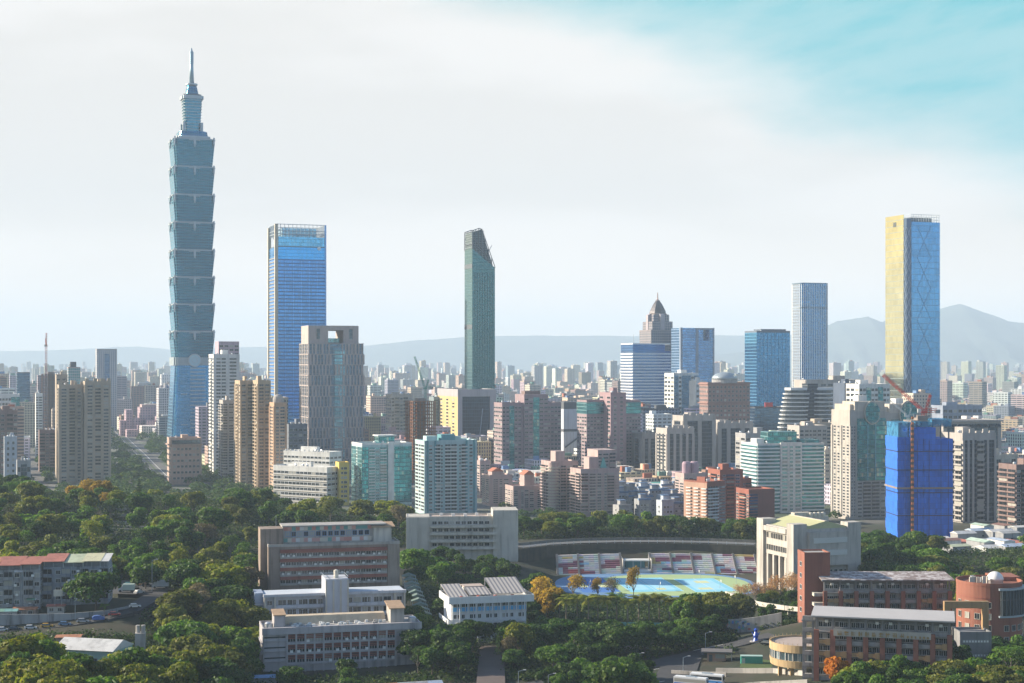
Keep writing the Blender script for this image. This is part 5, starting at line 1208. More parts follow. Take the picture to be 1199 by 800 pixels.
for px_ in (316, 485): t.part('water_tank', MB().lathe([(1.4, H), (1.4, H+1.6), (1.0, H+2), (.1, H+2.1)], 14, t.x(px_), -D2+4), M_plain('steel_tank', (.55, .57, .6), .35, .7))
t.finish()

# --- white-blue middle block with its ribbed tower
t = Bld('school_building', 'low pale blue-white school block with ribbed central stair tower and rooftop tank', 'school', (304, 309, 474), 697, 572, CAMPUS, depth=12)
WB = M_wall('bluish_white', (.50, .52, .58), var=.15, streak=.3); W2, D2, H = t.W/2, t.D/2, t.H; t.body(WB)
t.box('roof_surface', -W2+.4, W2-.4, -D2+.4, D2-.4, H-.02, H+.08, M_wall('roof_paleblue', (.50, .55, .62), streak=0))
xa, xb = t.x(380), t.x(407)
for j in range(4):
    z_ = H-1.2-(j+1)*3.6
    if z_ < -1: break
    t.part('corridor_parapet', MB().box(-W2+4, xa-.1, -D2-1.3, -D2-1.05, z_-.3, z_+.9), WB); t.part('corridor_slab', MB().box(-W2+4, xa-.1, -D2-1.04, -D2+.02, z_-.3, z_-.05), WB)
    t.part('corridor_parapet', MB().box(xb+.1, W2-4, -D2-1.3, -D2-1.05, z_-.3, z_+.9), WB); t.part('corridor_slab', MB().box(xb+.1, W2-4, -D2-1.04, -D2+.02, z_-.3, z_-.05), WB)
t.bays('F', 'Wws.swWw', 4, H-1.2-14.4, H-1.2, .8, .5, x0=5, x1=xa+W2-.5); t.bays('F', 'sWws.wsW', 4, H-1.2-14.4, H-1.2, .8, .5, x0=xb+W2+.5, x1=2*W2-5)
t.bays('F', 'w', 4, H-1.2-14.4, H-1.2, .6, .4, x0=.6, x1=3.6); t.bays('F', 'w', 4, H-1.2-14.4, H-1.2, .6, .4, x0=2*W2-3.6, x1=2*W2-.6)
for x in (-W2+.3, -W2+4, W2-4, W2-.3): t.part('pier', MB().box(x-.35, x+.35, -D2-1.5, -D2+.02, -1, H+.2), CREAMW)
t.part('roof_slab', MB().box(-W2-.3, W2+.3, -D2-1.7, -D2+.02, H-.7, H+.3), WB)
tw = t.part('stair_tower', MB().box(xa, xb, -D2-3, D2-3, -1, H+5.5), WB)
for k in range(4): t.part('rib', MB().box(xa+(xb-xa)*(k+.1)/3.2-.3, xa+(xb-xa)*(k+.1)/3.2+.3, -D2-3.4, -D2-3.0, 0, H+5), CREAMW, tw)
t.part('tower_rail', MB().ring(xa, xb, -D2-3, D2-3, H+6.2, H+6.35, .12), STEEL, tw); t.part('water_tank', MB().lathe([(.9, H+5.5), (.9, H+8.4), (.1, H+8.8)], 12, (xa+xb)/2, -D2), M_plain('tank_cream', (.6, .56, .48)), tw)
t.box('side_annex', -W2-3.2, -W2-.02, -D2+2, D2, -1, H+.5, M_wall('annex_blue', (.30, .36, .48))); t.box('annex_ledge', -W2-3.6, -W2-.03, -D2+1.4, -D2+1.98, H-4, H-3.4, WB)
t.finish()

# --- stained brown block with coloured penthouse
t = Bld('school_building', 'stained brown concrete school block with red bands and a coloured patchwork penthouse', 'school', (308, 314, 468), 640, 636, CAMPUS, depth=14)
W2, D2, H = t.W/2, t.D/2, t.H; t.body(BROWNC); xa, xb = t.x(328), t.x(453)
for j in range(5):
    z_ = H-2.6-(j+1)*3.7+1.2
    if z_ < -1: break
    t.part('sunshade', MB().hull([(xa, -D2-1.3, z_+2.2), (xb, -D2-1.3, z_+2.2), (xb, -D2+.02, z_+2.2), (xa, -D2+.02, z_+2.2)], [(xa, -D2-.9, z_+3.6), (xb, -D2-.9, z_+3.6), (xb, -D2+.02, z_+3.6), (xa, -D2+.02, z_+3.6)]), REDBAND)
    t.part('ledge', MB().box(xa, xb, -D2-1.0, -D2+.02, z_-.1, z_+.5), CONCW)
    wm = window_mesh(2.0, 1.3, M_plain('sash_white', (.6, .6, .6)), GLASS_DARK)
    for k in range(20):
        t.put('window', wm, (xa+(xb-xa)*(k+.5)/20, -D2, z_+1.35))
        if rng.random() < .45: t.put('ac_unit', ac_me, (xa+(xb-xa)*(k+.5)/20, -D2-.2, z_+.95))
t.box('end_wall', xb+.3, W2-.1, -D2-.5, -D2-.01, -1, H-.5, M_wall('stained_tan_concrete', (.32, .27, .23), var=.3, streak=.45)); t.box('end_wall', -W2+.1, xa-.3, -D2-.4, -D2-.01, -1, H-.3, BROWNC)
t.parapet(.7, .4, CONCW); t.box('roof_surface', -W2+.5, W2-.5, -D2+.5, D2-.5, H-.02, H+.06, ROOFC)
zp = t.z(617, 9)
ph = t.box('penthouse', t.x(333), t.x(452), -D2+7, D2+3, -1, zp, CONCW)
PC = [M_plain('panel_%d' % k, c) for k, c in enumerate(((.55, .30, .26), (.62, .60, .58), (.12, .30, .28), (.50, .22, .18), (.10, .25, .48), (.55, .50, .42)))]
for (za, zb, ws) in ((H+.7, H+2.3, (3, 4, 1, 1, 0, 3)), (zp-1.6, zp-.1, (3, 2, 4, 2, 0, 2))):
    for k in range(22):
        xk = t.x(334)+(t.x(438)-t.x(334))*k/22; xk2 = t.x(334)+(t.x(438)-t.x(334))*(k+1)/22
        t.part('colour_panel', MB().box(xk, xk2-.02, -D2+6.8, -D2+6.98, za, zb), rng.choices(PC, ws)[0], ph)
wm = window_mesh(1.7, 1.8, M_plain('sash_blue', (.10, .25, .50)), GLASS_DARK)
for k in range(14): t.put('window', wm, (t.x(335)+(t.x(436)-t.x(335))*(k+.5)/14, -D2+7, (H+2.3+zp-1.6)/2+.1), 0, ph)
t.box('penthouse_roof', t.x(332), t.x(455), -D2+6, D2+3.6, zp+.01, zp+.5, ROOFC)
t.box('stair_tower', t.x(306), t.x(333)-.1, -D2+5, D2+2, -1, zp-.5, BROWNC); a = t.box('stair_house', t.x(440), t.x(461), -D2+5.5, D2-1, H, zp-1, CREAMW); roof_sheet(t, 'tile_roof', t.x(437), t.x(465), -D2+4.6, D2-.5, zp-.98, zp+.3, M_wall('tile_brown', (.40, .27, .17)), .3, a)
t.part('aerial', MB().tube((t.x(325), 0, zp), (t.x(325), 0, zp+5), .08, .05, 5), STEEL); t.finish()

# --- cream school block behind (blank ends, balconies between)
t = Bld('school_building', 'cream school block with two blank end walls and balcony floors between them', 'school', (473, 476, 606), 607, 762, R(4), depth=16)
W2, D2, H = t.W/2, t.D/2, t.H; t.body(CREAMW); xa, xb = t.x(503), t.x(584)
t.box('end_block', -W2-.2, xa, -D2-1.5, D2+.2, -1, H+.6, CREAMW); t.box('end_block', t.x(577), W2+.2, -D2-1.6, D2+.3, -1, t.z(598), CREAMW)
for j in range(4):
    z_ = H-1-(j+1)*3.6
    t.part('balcony', MB().box(xa+.1, t.x(582), -D2-3, -D2-.02, z_, z_+.3).box(xa+.1, t.x(582), -D2-3, -D2-2.8, z_+.301, z_+1.3), CREAMW)
    wm = window_mesh(2.1, 1.5, M_plain('sash_white', (.6, .6, .6)), GLASS_DARK)
    for k in range(10): t.put('window', wm, (xa+1+(t.x(576)-xa-2)*(k+.5)/10, -D2, z_+2.2))
t.parapet(.8, .4); t.box('roof_surface', -W2+.5, W2-.5, -D2+.5, D2-.5, H-.02, H+.06, M_wall('roof_pinkish', (.42, .34, .30), streak=0))
for k in range(5): t.put('roof_fan', MB().box(-.8, .8, -.8, .8, 0, 1.3).mesh('roof_fan', AC), (xa+6+k*6, rng.uniform(-3, 4), H+.06))
t.finish()

# --- white and sky-blue building with striped roof shelters
t = Bld('school_building', 'white three-storey building with sky-blue panels and tilted striped roof shelters', 'school', (514.5, 526, 625), 701, 566, CAMPUS)
W2, D2, H = t.W/2, t.D/2, t.H; WH = M_wall('clean_white', (.66, .67, .68), var=.1, streak=.2); SKYB = M_plain('sky_blue_panel', (.10, .45, .78), .5)
t.box('wall', -W2+1.6, W2-2.5, -D2+1.6, D2-.6, -1, H-2, WH); t.wmat = WH
t.box('roof_slab', -W2, W2, -D2, D2, H-1.98, H-1.5, WH); t.part('parapet', MB().ring(-W2-.1, W2+.1, -D2-.1, D2+.1, H-2.2, H+.4, .3), WH)
t.box('roof_surface', -W2+.4, W2-.4, -D2+.4, D2-.4, H-1.49, H-1.42, ROOFC)
fz = [H-2-3.7, H-2-7.2, H-2-10.9]
n_ = 18; pw = (2*W2-4.4)/n_
for k in range(n_):
    x = -W2+1.75+pw*(k+.5)
    t.put('window', window_mesh(round(pw*.75, 2), 1.3, WH, GLASS_DARK), (x, -D2+1.6, fz[0]+2.8)); t.put('blue_panel', MB().box(-pw*.47, pw*.47, -.12, .02, 0, 1.5).mesh('blue_panel', SKYB), (x, -D2+1.6, fz[0]+.5))
    t.put('fin', MB().box(-.1, .1, -.7, .02, fz[0]-.2, H-2).mesh('fin', WH), (x+pw/2, -D2+1.6, 0))
    if k % 4 != 3: t.put('window', window_mesh(round(pw*.7, 2), 1.4, WH, GLASS_DARK), (x, -D2+1.6, fz[1]+2.1))
    if k < 7: t.put('blue_panel', MB().box(-pw*.47, pw*.47, -.12, .02, 0, 1.9).mesh('blue_panel', SKYB), (x, -D2+1.6, fz[2]+.4)); t.put('window', window_mesh(round(pw*.7, 2), 1.2, WH, GLASS_DARK), (x, -D2+1.6, fz[2]+3.0))
    elif k < 13: t.put('entrance_pane', MB().box(-pw*.4, pw*.4, -.1, .02, 0, 3.2).mesh('entrance_pane', GLASS_STRIP), (x, -D2+1.6, fz[2]+.2))
t.part('balcony', MB().box(-W2-.4, W2-3, -D2-.2, -D2+1.58, fz[1]-.3, fz[1]), WH); t.part('balcony', MB().box(-W2-.4, -W2+1.58, -D2+1.6, D2-1, fz[1]-.3, fz[1]), WH)
for zz in (.45, .95): t.part('balcony_rail', MB().box(-W2-.4, W2-3, -D2-.2, -D2-.05, fz[1]+zz, fz[1]+zz+.28), WH)
t.part('balcony_wall', MB().box(-W2-.4, -W2-.2, -D2, D2-1, fz[1]+.01, fz[1]+1.2), WH)
for k in range(10): t.part('column', MB().box(-W2+1+k*(2*W2-4.5)/9-.18, -W2+1+k*(2*W2-4.5)/9+.18, -D2+.1, -D2+.45, -1, H-2.2), WH)
m, n = newmat('striped_roofing'); oc = n.n('ShaderNodeTexCoord').outputs['Object']; x, y, z = n.sep(oc)
c_ = n.mix(n.m('LESS_THAN', n.m('FRACT', n.m('DIVIDE', x, 1.5)), .55), (.20, .19, .20, 1), (.52, .47, .42, 1)); outp(n, bsdf(n, c_, .5).outputs[0])
STRIPE = m
for (a, b, y0, y1, z0_, z1_) in ((526, 549, -D2+1, D2-1.5, 1.6, 4.2), (551, 577, -D2+2, 2, 2.0, 3.6), (579, 617, -D2+1, D2-1, 2.4, 6.0)):
    xa, xb = t.x(a), t.x(b); r_ = roof_sheet(t, 'roof_shelter', xa, xb, y0, y1, H-1.4+z0_, H-1.4+z1_, STRIPE, .15)
    for xx in (xa+.3, (xa+xb)/2, xb-.3):
        t.part('post', MB().box(xx-.1, xx+.1, y0+.2, y0+.4, H-1.42, H-1.4+z0_), WH, r_); t.part('post', MB().box(xx-.1, xx+.1, y1-.4, y1-.2, H-1.42, H-1.4+z1_-.02), WH, r_)
t.box('penthouse', t.x(553), t.x(573), 2.3, D2-1, H-1.42, H+2.2, WH); t.box('penthouse_roof', t.x(551), t.x(575), 2, D2-.6, H+2.21, H+2.6, M_wall('roof_pinkish', (.42, .34, .30)))
for k, px_ in enumerate((541, 561, 581, 601)): t.part('red_planter', MB().lathe([(.5, H-1.42), (.8, H-.2), (.6, H+.5), (.1, H+.6)], 10, t.x(px_), -D2+1.4), M_plain('planter_red', (.42, .08, .05)))
st = MB()
for k in range(9): st.box(t.x(556), t.x(572), -D2-1-k*.55-.55, -D2-1-k*.55, -1.5, fz[2]-.2-k*.28)
t.part('front_steps', st, CONCW)
for xx in (t.x(556), t.x(572)): t.part('step_rail', MB().hull([(xx-.12, -D2-6.2, fz[2]-2.4), (xx+.12, -D2-6.2, fz[2]-2.4), (xx+.12, -D2-1, fz[2]+.1), (xx-.12, -D2-1, fz[2]+.1)], [(xx-.12, -D2-6.2, fz[2]-1.6), (xx+.12, -D2-6.2, fz[2]-1.6), (xx+.12, -D2-1, fz[2]+.9), (xx-.12, -D2-1, fz[2]+.9)]), WH)
t.finish()

# --- covered stairway climbing the slope
rt = empty('covered_stairway', (PX(497, 600), 600, ground_z(PX(497, 600), 600)), R(8), 'covered stairway with stepped dark green roofs climbing between the school blocks', 'stairway')
for k in range(10):
    y0, z0_ = k*5.2, 3.0+k*.95
    MB().hull([(-3-k*.28, y0, z0_), (3-k*.28, y0, z0_), (3-k*.28, y0+4.6, z0_), (-3-k*.28, y0+4.6, z0_)], [(-.1-k*.28, y0, z0_+1.1), (.1-k*.28, y0, z0_+1.1), (.1-k*.28, y0+4.6, z0_+1.1), (-.1-k*.28, y0+4.6, z0_+1.1)]).build('roof', M_wall('green_grey_roof', (.14, .20, .18)), rt)
    for s_ in (-2.7, 2.7): MB().box(s_-k*.28-.1, s_-k*.28+.1, y0+.2, y0+.4, z0_-4, z0_).build('post', STEEL, rt)
    MB().box(-2.2-k*.28, 2.2-k*.28, y0, y0+5.18, z0_-4.4, z0_-3.2).build('step_flight', CONCW, rt)

# --- stadium
ZC = 3.25
def ell(cx, cy, a, b, p=2.6, n=64): return [(cx+a*math.copysign(abs(math.cos(q))**(2/p), math.cos(q)), cy+b*math.copysign(abs(math.sin(q))**(2/p), math.sin(q))) for q in [2*math.pi*k/n for k in range(n)]]
CCX, CCY = PX(768, 747), 747
def sheet(name, poly, z, mat): return tag(MB().face([(x, y, z) for x, y in poly]).build(name, mat), kind='structure')
COURTB = M_wall('court_deep_blue', (.05, .17, .48), var=.12, streak=0); COURTC = M_wall('court_cyan', (.22, .56, .74), var=.1, streak=0); COURTG = M_wall('court_green', (.36, .48, .24), var=.12, streak=0); COURTN = M_wall('court_rim', (.12, .24, .42), var=.12, streak=0); COURTY = M_wall('court_pale_yellow', (.58, .62, .36), var=.1, streak=0)
sheet('court_surface', ell(CCX, CCY, 49, 44), ZC-.01, COURTN)
sheet('court_surface', ell(CCX+9, CCY, 37, 36), ZC, COURTG)
def rect(name, pxa, pxb, Ya, Yb, z, mat, rot=R(8)):
    xa, xb = PX(pxa, 747), PX(pxb, 747); cx, cy = (xa+xb)/2, (Ya+Yb)/2; c, s_ = math.cos(rot), math.sin(rot)
    P = [(dx_*c-dy_*s_+cx, dx_*s_+dy_*c+cy) for dx_, dy_ in ((-(xb-xa)/2, -(Yb-Ya)/2), ((xb-xa)/2, -(Yb-Ya)/2), ((xb-xa)/2, (Yb-Ya)/2), (-(xb-xa)/2, (Yb-Ya)/2))]
    return sheet(name, P, z, mat)
rect('court_surface', 672, 716, 722, 768, ZC+.012, COURTB)
rect('court_surface', 726, 788, 724, 770, ZC+.012, COURTC); rect('court_surface', 800, 850, 724, 768, ZC+.012, COURTC)
for pa, pb, ya, yb in ((733, 752, 730, 764), (760, 782, 730, 764), (806, 842, 730, 762)): rect('court_surface', pa, pb, ya, yb, ZC+.02, M_wall('court_light_cyan', (.34, .64, .80), var=.1, streak=0))
for pa, pb, ya, yb in ((676, 686, 738, 752), (700, 711, 738, 752), (738, 747, 758, 764), (766, 776, 730, 736), (816, 832, 752, 760), (814, 830, 731, 737)): rect('court_surface', pa, pb, ya, yb, ZC+.028, COURTY)
for pa, pb in ((726.3, 726.8), (756.6, 757.2), (787.3, 787.8), (800.3, 800.8), (824.6, 825.2), (849.3, 849.8)): rect('court_line', pa, pb, 725, 768, ZC+.034, MARK)
def stand(label, pxa, pxb, seed, n_sec):
    rg = random.Random(seed); x0, x1 = PX(pxa, 795), PX(pxb, 795)
    mid = PX(770, 795)
    root = empty('grandstand', ((x0+x1)/2, 795, ZC-.3), 0, label, 'grandstand', 'stands round the sports court')
    cxr = (x0+x1)/2
    curve = lambda x: -((x-mid)/50.0)**2*6.5                      # the bowl closes in at its ends
    WT = (.60, .58, .57); MAR = (.26, .11, .15); NAV = (.08, .14, .34); SK = (.30, .50, .66); YE = (.58, .44, .18); RD = (.45, .12, .12)
    nsegs = int((x1-x0)/2.6)
    rows = 10; patches = []
    for _ in range(int(nsegs/1.1)): patches.append((rg.randrange(nsegs), rg.randrange(rows), rg.randint(2, 6), rg.choice((1, 2, 2, 3)), rg.choices((MAR, NAV, SK, YE, RD), (9, 1, 2, 2, 1))[0]))
    for r_ in range(rows):
        b = MB(); yb = -8+r_*1.75; zb = .6+r_*.86
        for k in range(nsegs):
            xa, xb = x0+(x1-x0)*k/nsegs, x0+(x1-x0)*(k+1)/nsegs
            c = WT
            for pk, pr, pw_, ph_, pc in patches:
                if pk <= k < pk+pw_ and pr <= r_ < pr+ph_ and rg.random() < .9: c = pc
            c = tuple(q*rg.uniform(.85, 1.1) for q in c)
            ya_, yb_ = curve(xa), curve(xb)
            b.hull([(xa-cxr, yb+ya_, -.2), (xb-cxr, yb+yb_, -.2), (xb-cxr, yb+1.74+yb_, -.2), (xa-cxr, yb+1.74+ya_, -.2)], [(xa-cxr, yb+ya_, zb), (xb-cxr, yb+yb_, zb), (xb-cxr, yb+1.74+yb_, zb), (xa-cxr, yb+1.74+ya_, zb)], 0, c)
        b.build('seat_row', SEATM, root)
    for k in range(n_sec+1):
        xa = x0+(x1-x0)*k/n_sec; b = MB(); cv = curve(xa)
        for r_ in range(rows*2): b.box(xa-cxr-.55, xa-cxr+.55, -8.3+r_*.875+cv, -8.3+(r_+1)*.875+cv-.005, 0, .75+r_*.43)
        b.build('aisle_steps', M_plain('aisle_grey', (.22, .21, .21), .8), root)
    return root
m, n = newmat('seat_paint'); a_ = n.n('ShaderNodeVertexColor', layer_name='col'); oc = n.n('ShaderNodeTexCoord').outputs['Object']; f_ = n.m('ADD', .75, n.m('MULTIPLY', n.noise(oc, .7, 5, .7), .5)); outp(n, bsdf(n, n.mix(1., a_.outputs[0], n.com(f_, f_, f_), 'MULTIPLY'), .8).outputs[0]); SEATM = m
stand('left grandstand of white and maroon painted concrete rows beside the covered stage', 652, 727, 4, 3)
stand('long right grandstand with white, maroon, blue and yellow painted rows', 762, 884, 9, 5)
rt = empty('covered_stage', (PX(745, 798), 798, ZC), 0, 'small covered stage with teal backdrop between the two grandstands', 'stage')
hw_ = 7
MB().box(-hw_, hw_, -9, 6, -.5, 1.4).build('platform', WHITE, rt); MB().box(-hw_+1.5, hw_-2.5, 0, .5, 1.41, 5.2).build('backdrop', M_wall('stage_teal', (.12, .36, .42)), rt); MB().box(-hw_, hw_-.5, -5, 3, 5.4, 5.9).build('canopy', M_plain('canopy_white', (.62, .62, .6)), rt)
for x in (-hw_+.5, -2, 2, hw_-1): MB().box(x-.2, x+.2, -4.6, -4.2, 1.41, 5.39).build('post', STEEL, rt)
for x in (-hw_-.5, hw_+.1): MB().box(x, x+.4, -8, 9, -.5, 6.5).build('side_wall', CONCW, rt)
# rim wall, road and railing behind the stands
arc = [(PX(p, 812+dy_), 812+dy_) for p, dy_ in ((606, -22), (640, -8), (680, 0), (730, 4), (780, 4), (830, 0), (884, -8))]
def wall_strip(name, pts, z0f, z1f, th, mat, label, cat='wall'):
    b = MB()
    for (x0, y0), (x1, y1) in zip(pts, pts[1:]):
        d = Vector((x1-x0, y1-y0)).normalized(); nx__, ny__ = -d.y*th, d.x*th
        b.hull([(x0, y0, z0f(x0, y0)), (x1, y1, z0f(x1, y1)), (x1+nx__, y1+ny__, z0f(x1, y1)), (x0+nx__, y0+ny__, z0f(x0, y0))], [(x0, y0, z1f(x0, y0)), (x1, y1, z1f(x1, y1)), (x1+nx__, y1+ny__, z1f(x1, y1)), (x0+nx__, y0+ny__, z1f(x0, y0))])
    return tag(b.build(name, mat), label, cat)
DARKW = M_wall('dark_rim_wall', (.05, .048, .035), var=.4, streak=.4, scale=.4)  # very dark blotched tone, streaked downwards
wall_strip('retaining_wall', arc, lambda x, y: 4, lambda x, y: 15.2, 1.2, DARKW, 'dark retaining wall curving behind the grandstands')
rp = [(x*1.012, y+9) for x, y in arc]; strip('road', rp, 9, 15.35, M_wall('pale_road', (.15, .145, .14), streak=0))
rl = empty('railing', (0, 815, 15), 0, 'long pale railing with posts above the dark stadium wall', 'railing')
for a_, b_ in zip(arc, arc[1:]):
    for zz in (.5, .95): MB().tube((a_[0], a_[1]+1.6-815, zz+.3), (b_[0], b_[1]+1.6-815, zz+.3), .07, .07, 4).build('rail', STEEL, rl)
    for k in range(5):
        f = k/5; x, y = a_[0]+(b_[0]-a_[0])*f, a_[1]+(b_[1]-a_[1])*f
        MB().box(x-.12, x+.12, y+1.5-815, y+1.75-815, -.2, 1.9).build('post', STEEL, rl)
wall_strip('boundary_wall', [(x*1.02, y+15) for x, y in arc], lambda x, y: 12, lambda x, y: 16.6, .4, M_wall('dark_concrete', (.17, .17, .155), var=.3, streak=.4), 'grey boundary wall beyond the stadium road under the trees')

wall_strip('boundary_fence', [(PX(p, Y), Y) for p, Y in ((684, 598), (730, 602), (776, 600))], lambda x, y: ground_z(x, y)-1, lambda x, y: ground_z(x, y)+2.6, .15, M_wall('fence_teal', (.12, .34, .34)), 'teal sheet fence behind the dark wood, below the palm row', 'fence')
# --- concrete gymnasium
t = Bld('gymnasium', 'tall concrete gymnasium with sunlit columned flank and pale green ridged roof', 'gymnasium', (886, 929, 1008), 616, 682, R(20))
CG = M_wall('gym_concrete', (.46, .43, .40), var=.18, streak=.35); W2, D2, H = t.W/2, t.D/2, t.H; t.wmat = CG
hm = H*.50
t.box('upper_hall', -W2+1.2, W2-1.2, -D2+1, D2-1, hm, H-1.8, CG)
t.box('lower_hall', -W2+8, W2-1.4, -D2+1.2, D2-1.2, -1, hm-.02, CG)
for sx in (-1, 1):
    for sy in (-1, 1): t.box('corner_tower', sx*W2-(sx+1)*3.4, sx*W2-(sx-1)*3.4, sy*D2-(sy+1)*3, sy*D2-(sy-1)*3, -1, H+.6, CG)
for k in range(4): t.box('column', -W2+.8, -W2+2.2, -D2+8.5+k*(2*D2-17)/3-.7, -D2+8.5+k*(2*D2-17)/3+.7, -1, hm-.03, CG)
t.box('front_bay', -W2+7, W2-7, -D2-2, -D2+.98, hm-3, H-3, CG)
mm = M_plain('mullion_white', (.62, .62, .6))
for z_ in (H-8.0, H-13.5):
    t.box('window_band', -W2+9, W2-8.5, -D2-2.06, -D2-1.98, z_, z_+2.4, GLASS_DARK)
    for k in range(34): t.put('mullion', MB().box(-.22, .22, -.35, .02, z_, z_+2.4).mesh('mullion', mm), (-W2+9.2+(2*W2-18)*k/33, -D2-2.06, 0))
    wm = window_mesh(1.6, 2.4, CG, GLASS_DARK)
    for k in range(9): t.put('window', wm, (-W2+1.2, D2-7-(2*D2-14)*(k+.5)/9, z_+1.6), -math.pi/2)
wm = window_mesh(1.1, 1.0, CG, GLASS_DARK)
for k in range(4): t.put('window', wm, (-W2+3.4, -D2-.0, 4+k*5))
for k in range(8): t.put('window', window_mesh(1.6, 1.4, mm, GLASS_DARK), (-W2+12+k*2.6, -D2+1.2, hm-6)); t.put('window', window_mesh(1.6, 1.4, mm, GLASS_DARK), (-W2+12+k*2.6, -D2+1.2, hm-10.5))
t.box('balcony_rail', -W2-.2, -W2+1.2, -D2+6.6, D2-6.6, H-4.4, H-2.2, CG)
GR_ = M_wall('pale_green_roof', (.46, .46, .26), var=.15, streak=0)
t.part('roof', MB().hull([(-W2+3, -D2+1.2, H-1.78), (W2-4, -D2+1.2, H-1.78), (W2-4, D2-1.2, H-1.78), (-W2+3, D2-1.2, H-1.78)], [(-W2+W2-.4, -D2+1.2, H+1.4), (-W2+W2+.4, -D2+1.2, H+1.4), (.4, D2-1.2, H+1.4), (-.4, D2-1.2, H+1.4)]), GR_)
t.part('ridge_cap', MB().box(-.7, .7, -D2+1.1, D2-1.1, H+1.3, H+1.6), CREAM)
for k in range(4): t.part('vent_drum', MB().lathe([(1.2, H), (1.2, H+2), (.8, H+2.5), (.1, H+2.7)], 12, W2-9+k*2.2, D2-5), M_plain('vent_cream', (.5, .46, .4)))
t.box('plant_box', W2*.0, W2*.5, D2-4.5, D2-1.3, H-1.0, H+2.6, CREAM); t.finish()

# --- brick and grey teaching blocks
BK = M_wall('brick_column', (.27, .105, .075), var=.15); GC_ = M_wall('grey_frame', (.22, .22, .23), var=.2); TAN = M_wall('tan_panel', (.38, .24, .12), var=.12); SPAN = M_wall('spandrel_grey', (.33, .315, .31), var=.2, streak=.4)
def teach(label, px, top, Y, yaw, nb, nf, roofmat, board, seed, ov, pitch):
    t = Bld('school_building', label, 'school', px, top, Y, yaw, depth=11); W2, D2, H = t.W/2, t.D/2, t.H; rg = random.Random(seed)
    t.wmat = GC_; bwid = 2*W2/nb; fh = 3.6
    t.box('wall', -W2+.2, W2-.2, -D2+2.4, D2, -1, H-.6, M_wall('classroom_wall', (.20, .195, .19)))
    for j in range(nf+1):
        z_ = H-.8-(j+1)*fh
        if z_ < -2: break
        t.part('floor_slab', MB().box(-W2, W2, -D2+.1, -D2+2.38, z_-.25, z_+.02), SPAN)
        t.part('spandrel', MB().box(-W2+.02, W2-.02, -D2+(1.2 if j == 0 else .1), -D2+(1.45 if j == 0 else .4), z_+.03, z_+1.05), SPAN)
        for k in range(nb):
            x = -W2+(k+.5)*bwid
            for q in (-.27, .0, .27): t.put('window', window_mesh(round(bwid*.22, 2), 1.5, M_plain('sash_white', (.6, .6, .6)), GLASS_DARK), (x+q*bwid, -D2+2.4, z_+1.9))
            if j == 0 and rg.random() < .75: t.put('ac_unit', ac_me, (x+rg.uniform(-1, 1), -D2+2.2, z_+2.9))
            if j > 0 and not (board and j == 1 and 1 <= k <= 6) and rg.random() < (.45 if 1 < k < nb-1 else .75): t.put('tan_box', MB().box(-bwid*.34, bwid*.36, -.75, -.002, .1, 1.25).box(.05*bwid, bwid*.34, -.95, -.76, -.25, 1.6).mesh('tan_box', TAN), (x, -D2+.1, z_))
    for k in range(nb+1):
        x = -W2+k*bwid
        t.part('brick_pier', MB().box(x-.75, x+.75, -D2-.7, -D2+.09, -1, H-.8-fh+.6), BK); t.part('grey_post', MB().box(x-.28, x+.28, -D2+.3, -D2+.9, H-.8-fh+.61, H-.35), GC_)
    t.part('eave_beam', MB().box(-W2-1, W2+1, -D2+.2, -D2+1, H-.34, H+.1), GC_)
    roof_sheet(t, 'roof', -W2-1.5, W2+1.5, -D2-ov, D2+1, H+.12, H+.12+pitch, roofmat, .4)
    if board:
        xb0, xb1 = -W2+bwid*1.05, -W2+bwid*6.9; zb = H-.8-2*fh
        bo = t.part('name_board', MB().box(xb0, xb1, -D2-.9, -D2-.72, zb+1.0+fh-2.0, zb+1.0+fh+.1), M_wall('board_grey', (.42, .40, .36)))
        GO = M_plain('letter_gold', (.35, .22, .06), .5)
        x = xb0+1.2
        for g in range(18):
            sz = 1.5 if g < 10 else .75; b = MB(); q0 = zb+fh-.75
            for _ in range(5):
                if rg.random() < .5: a_ = rg.uniform(0, .7); b.box(x, x+sz*.8, -D2-1.0, -D2-.9-.002, q0+a_*sz, q0+a_*sz+.16)
                else: a_ = rg.uniform(0, .7); b.box(x+a_*sz, x+a_*sz+.16, -D2-1.03, -D2-.9-.002, q0, q0+sz*.85)
            t.part('lettering', b, GO, bo); x += 2.0 if g < 10 else 1.15
            if x > xb1-1.2: break
    t.finish(); return t
RW = M_wall('pale_metal_roof', (.42, .41, .42), var=.12, streak=0); m, n = newmat('patchy_roof'); oc = n.n('ShaderNodeTexCoord').outputs['Object']; outp(n, bsdf(n, n.mix(n.ss(n.noise(oc, .45, 7, .7), .44, .6), (.20, .15, .14, 1), (.55, .52, .52, 1)), .85).outputs[0]); RP = m
t2 = teach('brick-piered teaching block with weathered patchy roof, farther of the two', (960, 966, 1112), 680, 566, R(0), 8, 4, RP, False, 3, 1.4, 1.3)
tw = t2
t = Bld('stair_tower', 'plain square brick-red tower at the left end of the farther teaching block', 'tower', (940, 942, 972), 649, 570, R(4), depth=10); t.body(BK); t.parapet(.6, .5); t.box('roof_surface', -t.W/2+.6, t.W/2-.6, -t.D/2+.6, t.D/2-.6, t.H-.02, t.H+.05, ROOFC); t.bays('L', '.s.', 5, 2, t.H-2, .6, .35); t.finish()
for k in range(3): t.part('landing', MB().box(t.W/2-7, t.W/2+5, -t.D/2-3.5, -t.D/2-.02, 3+k*3.6, 4.2+k*3.6), CREAMW)
t1 = teach('brick-piered teaching block with pale sloping metal roof and gold-lettered board, nearer', (950, 956, 1112), 722, 462, R(-15), 8, 5, RW, True, 5, 1.6, .9)
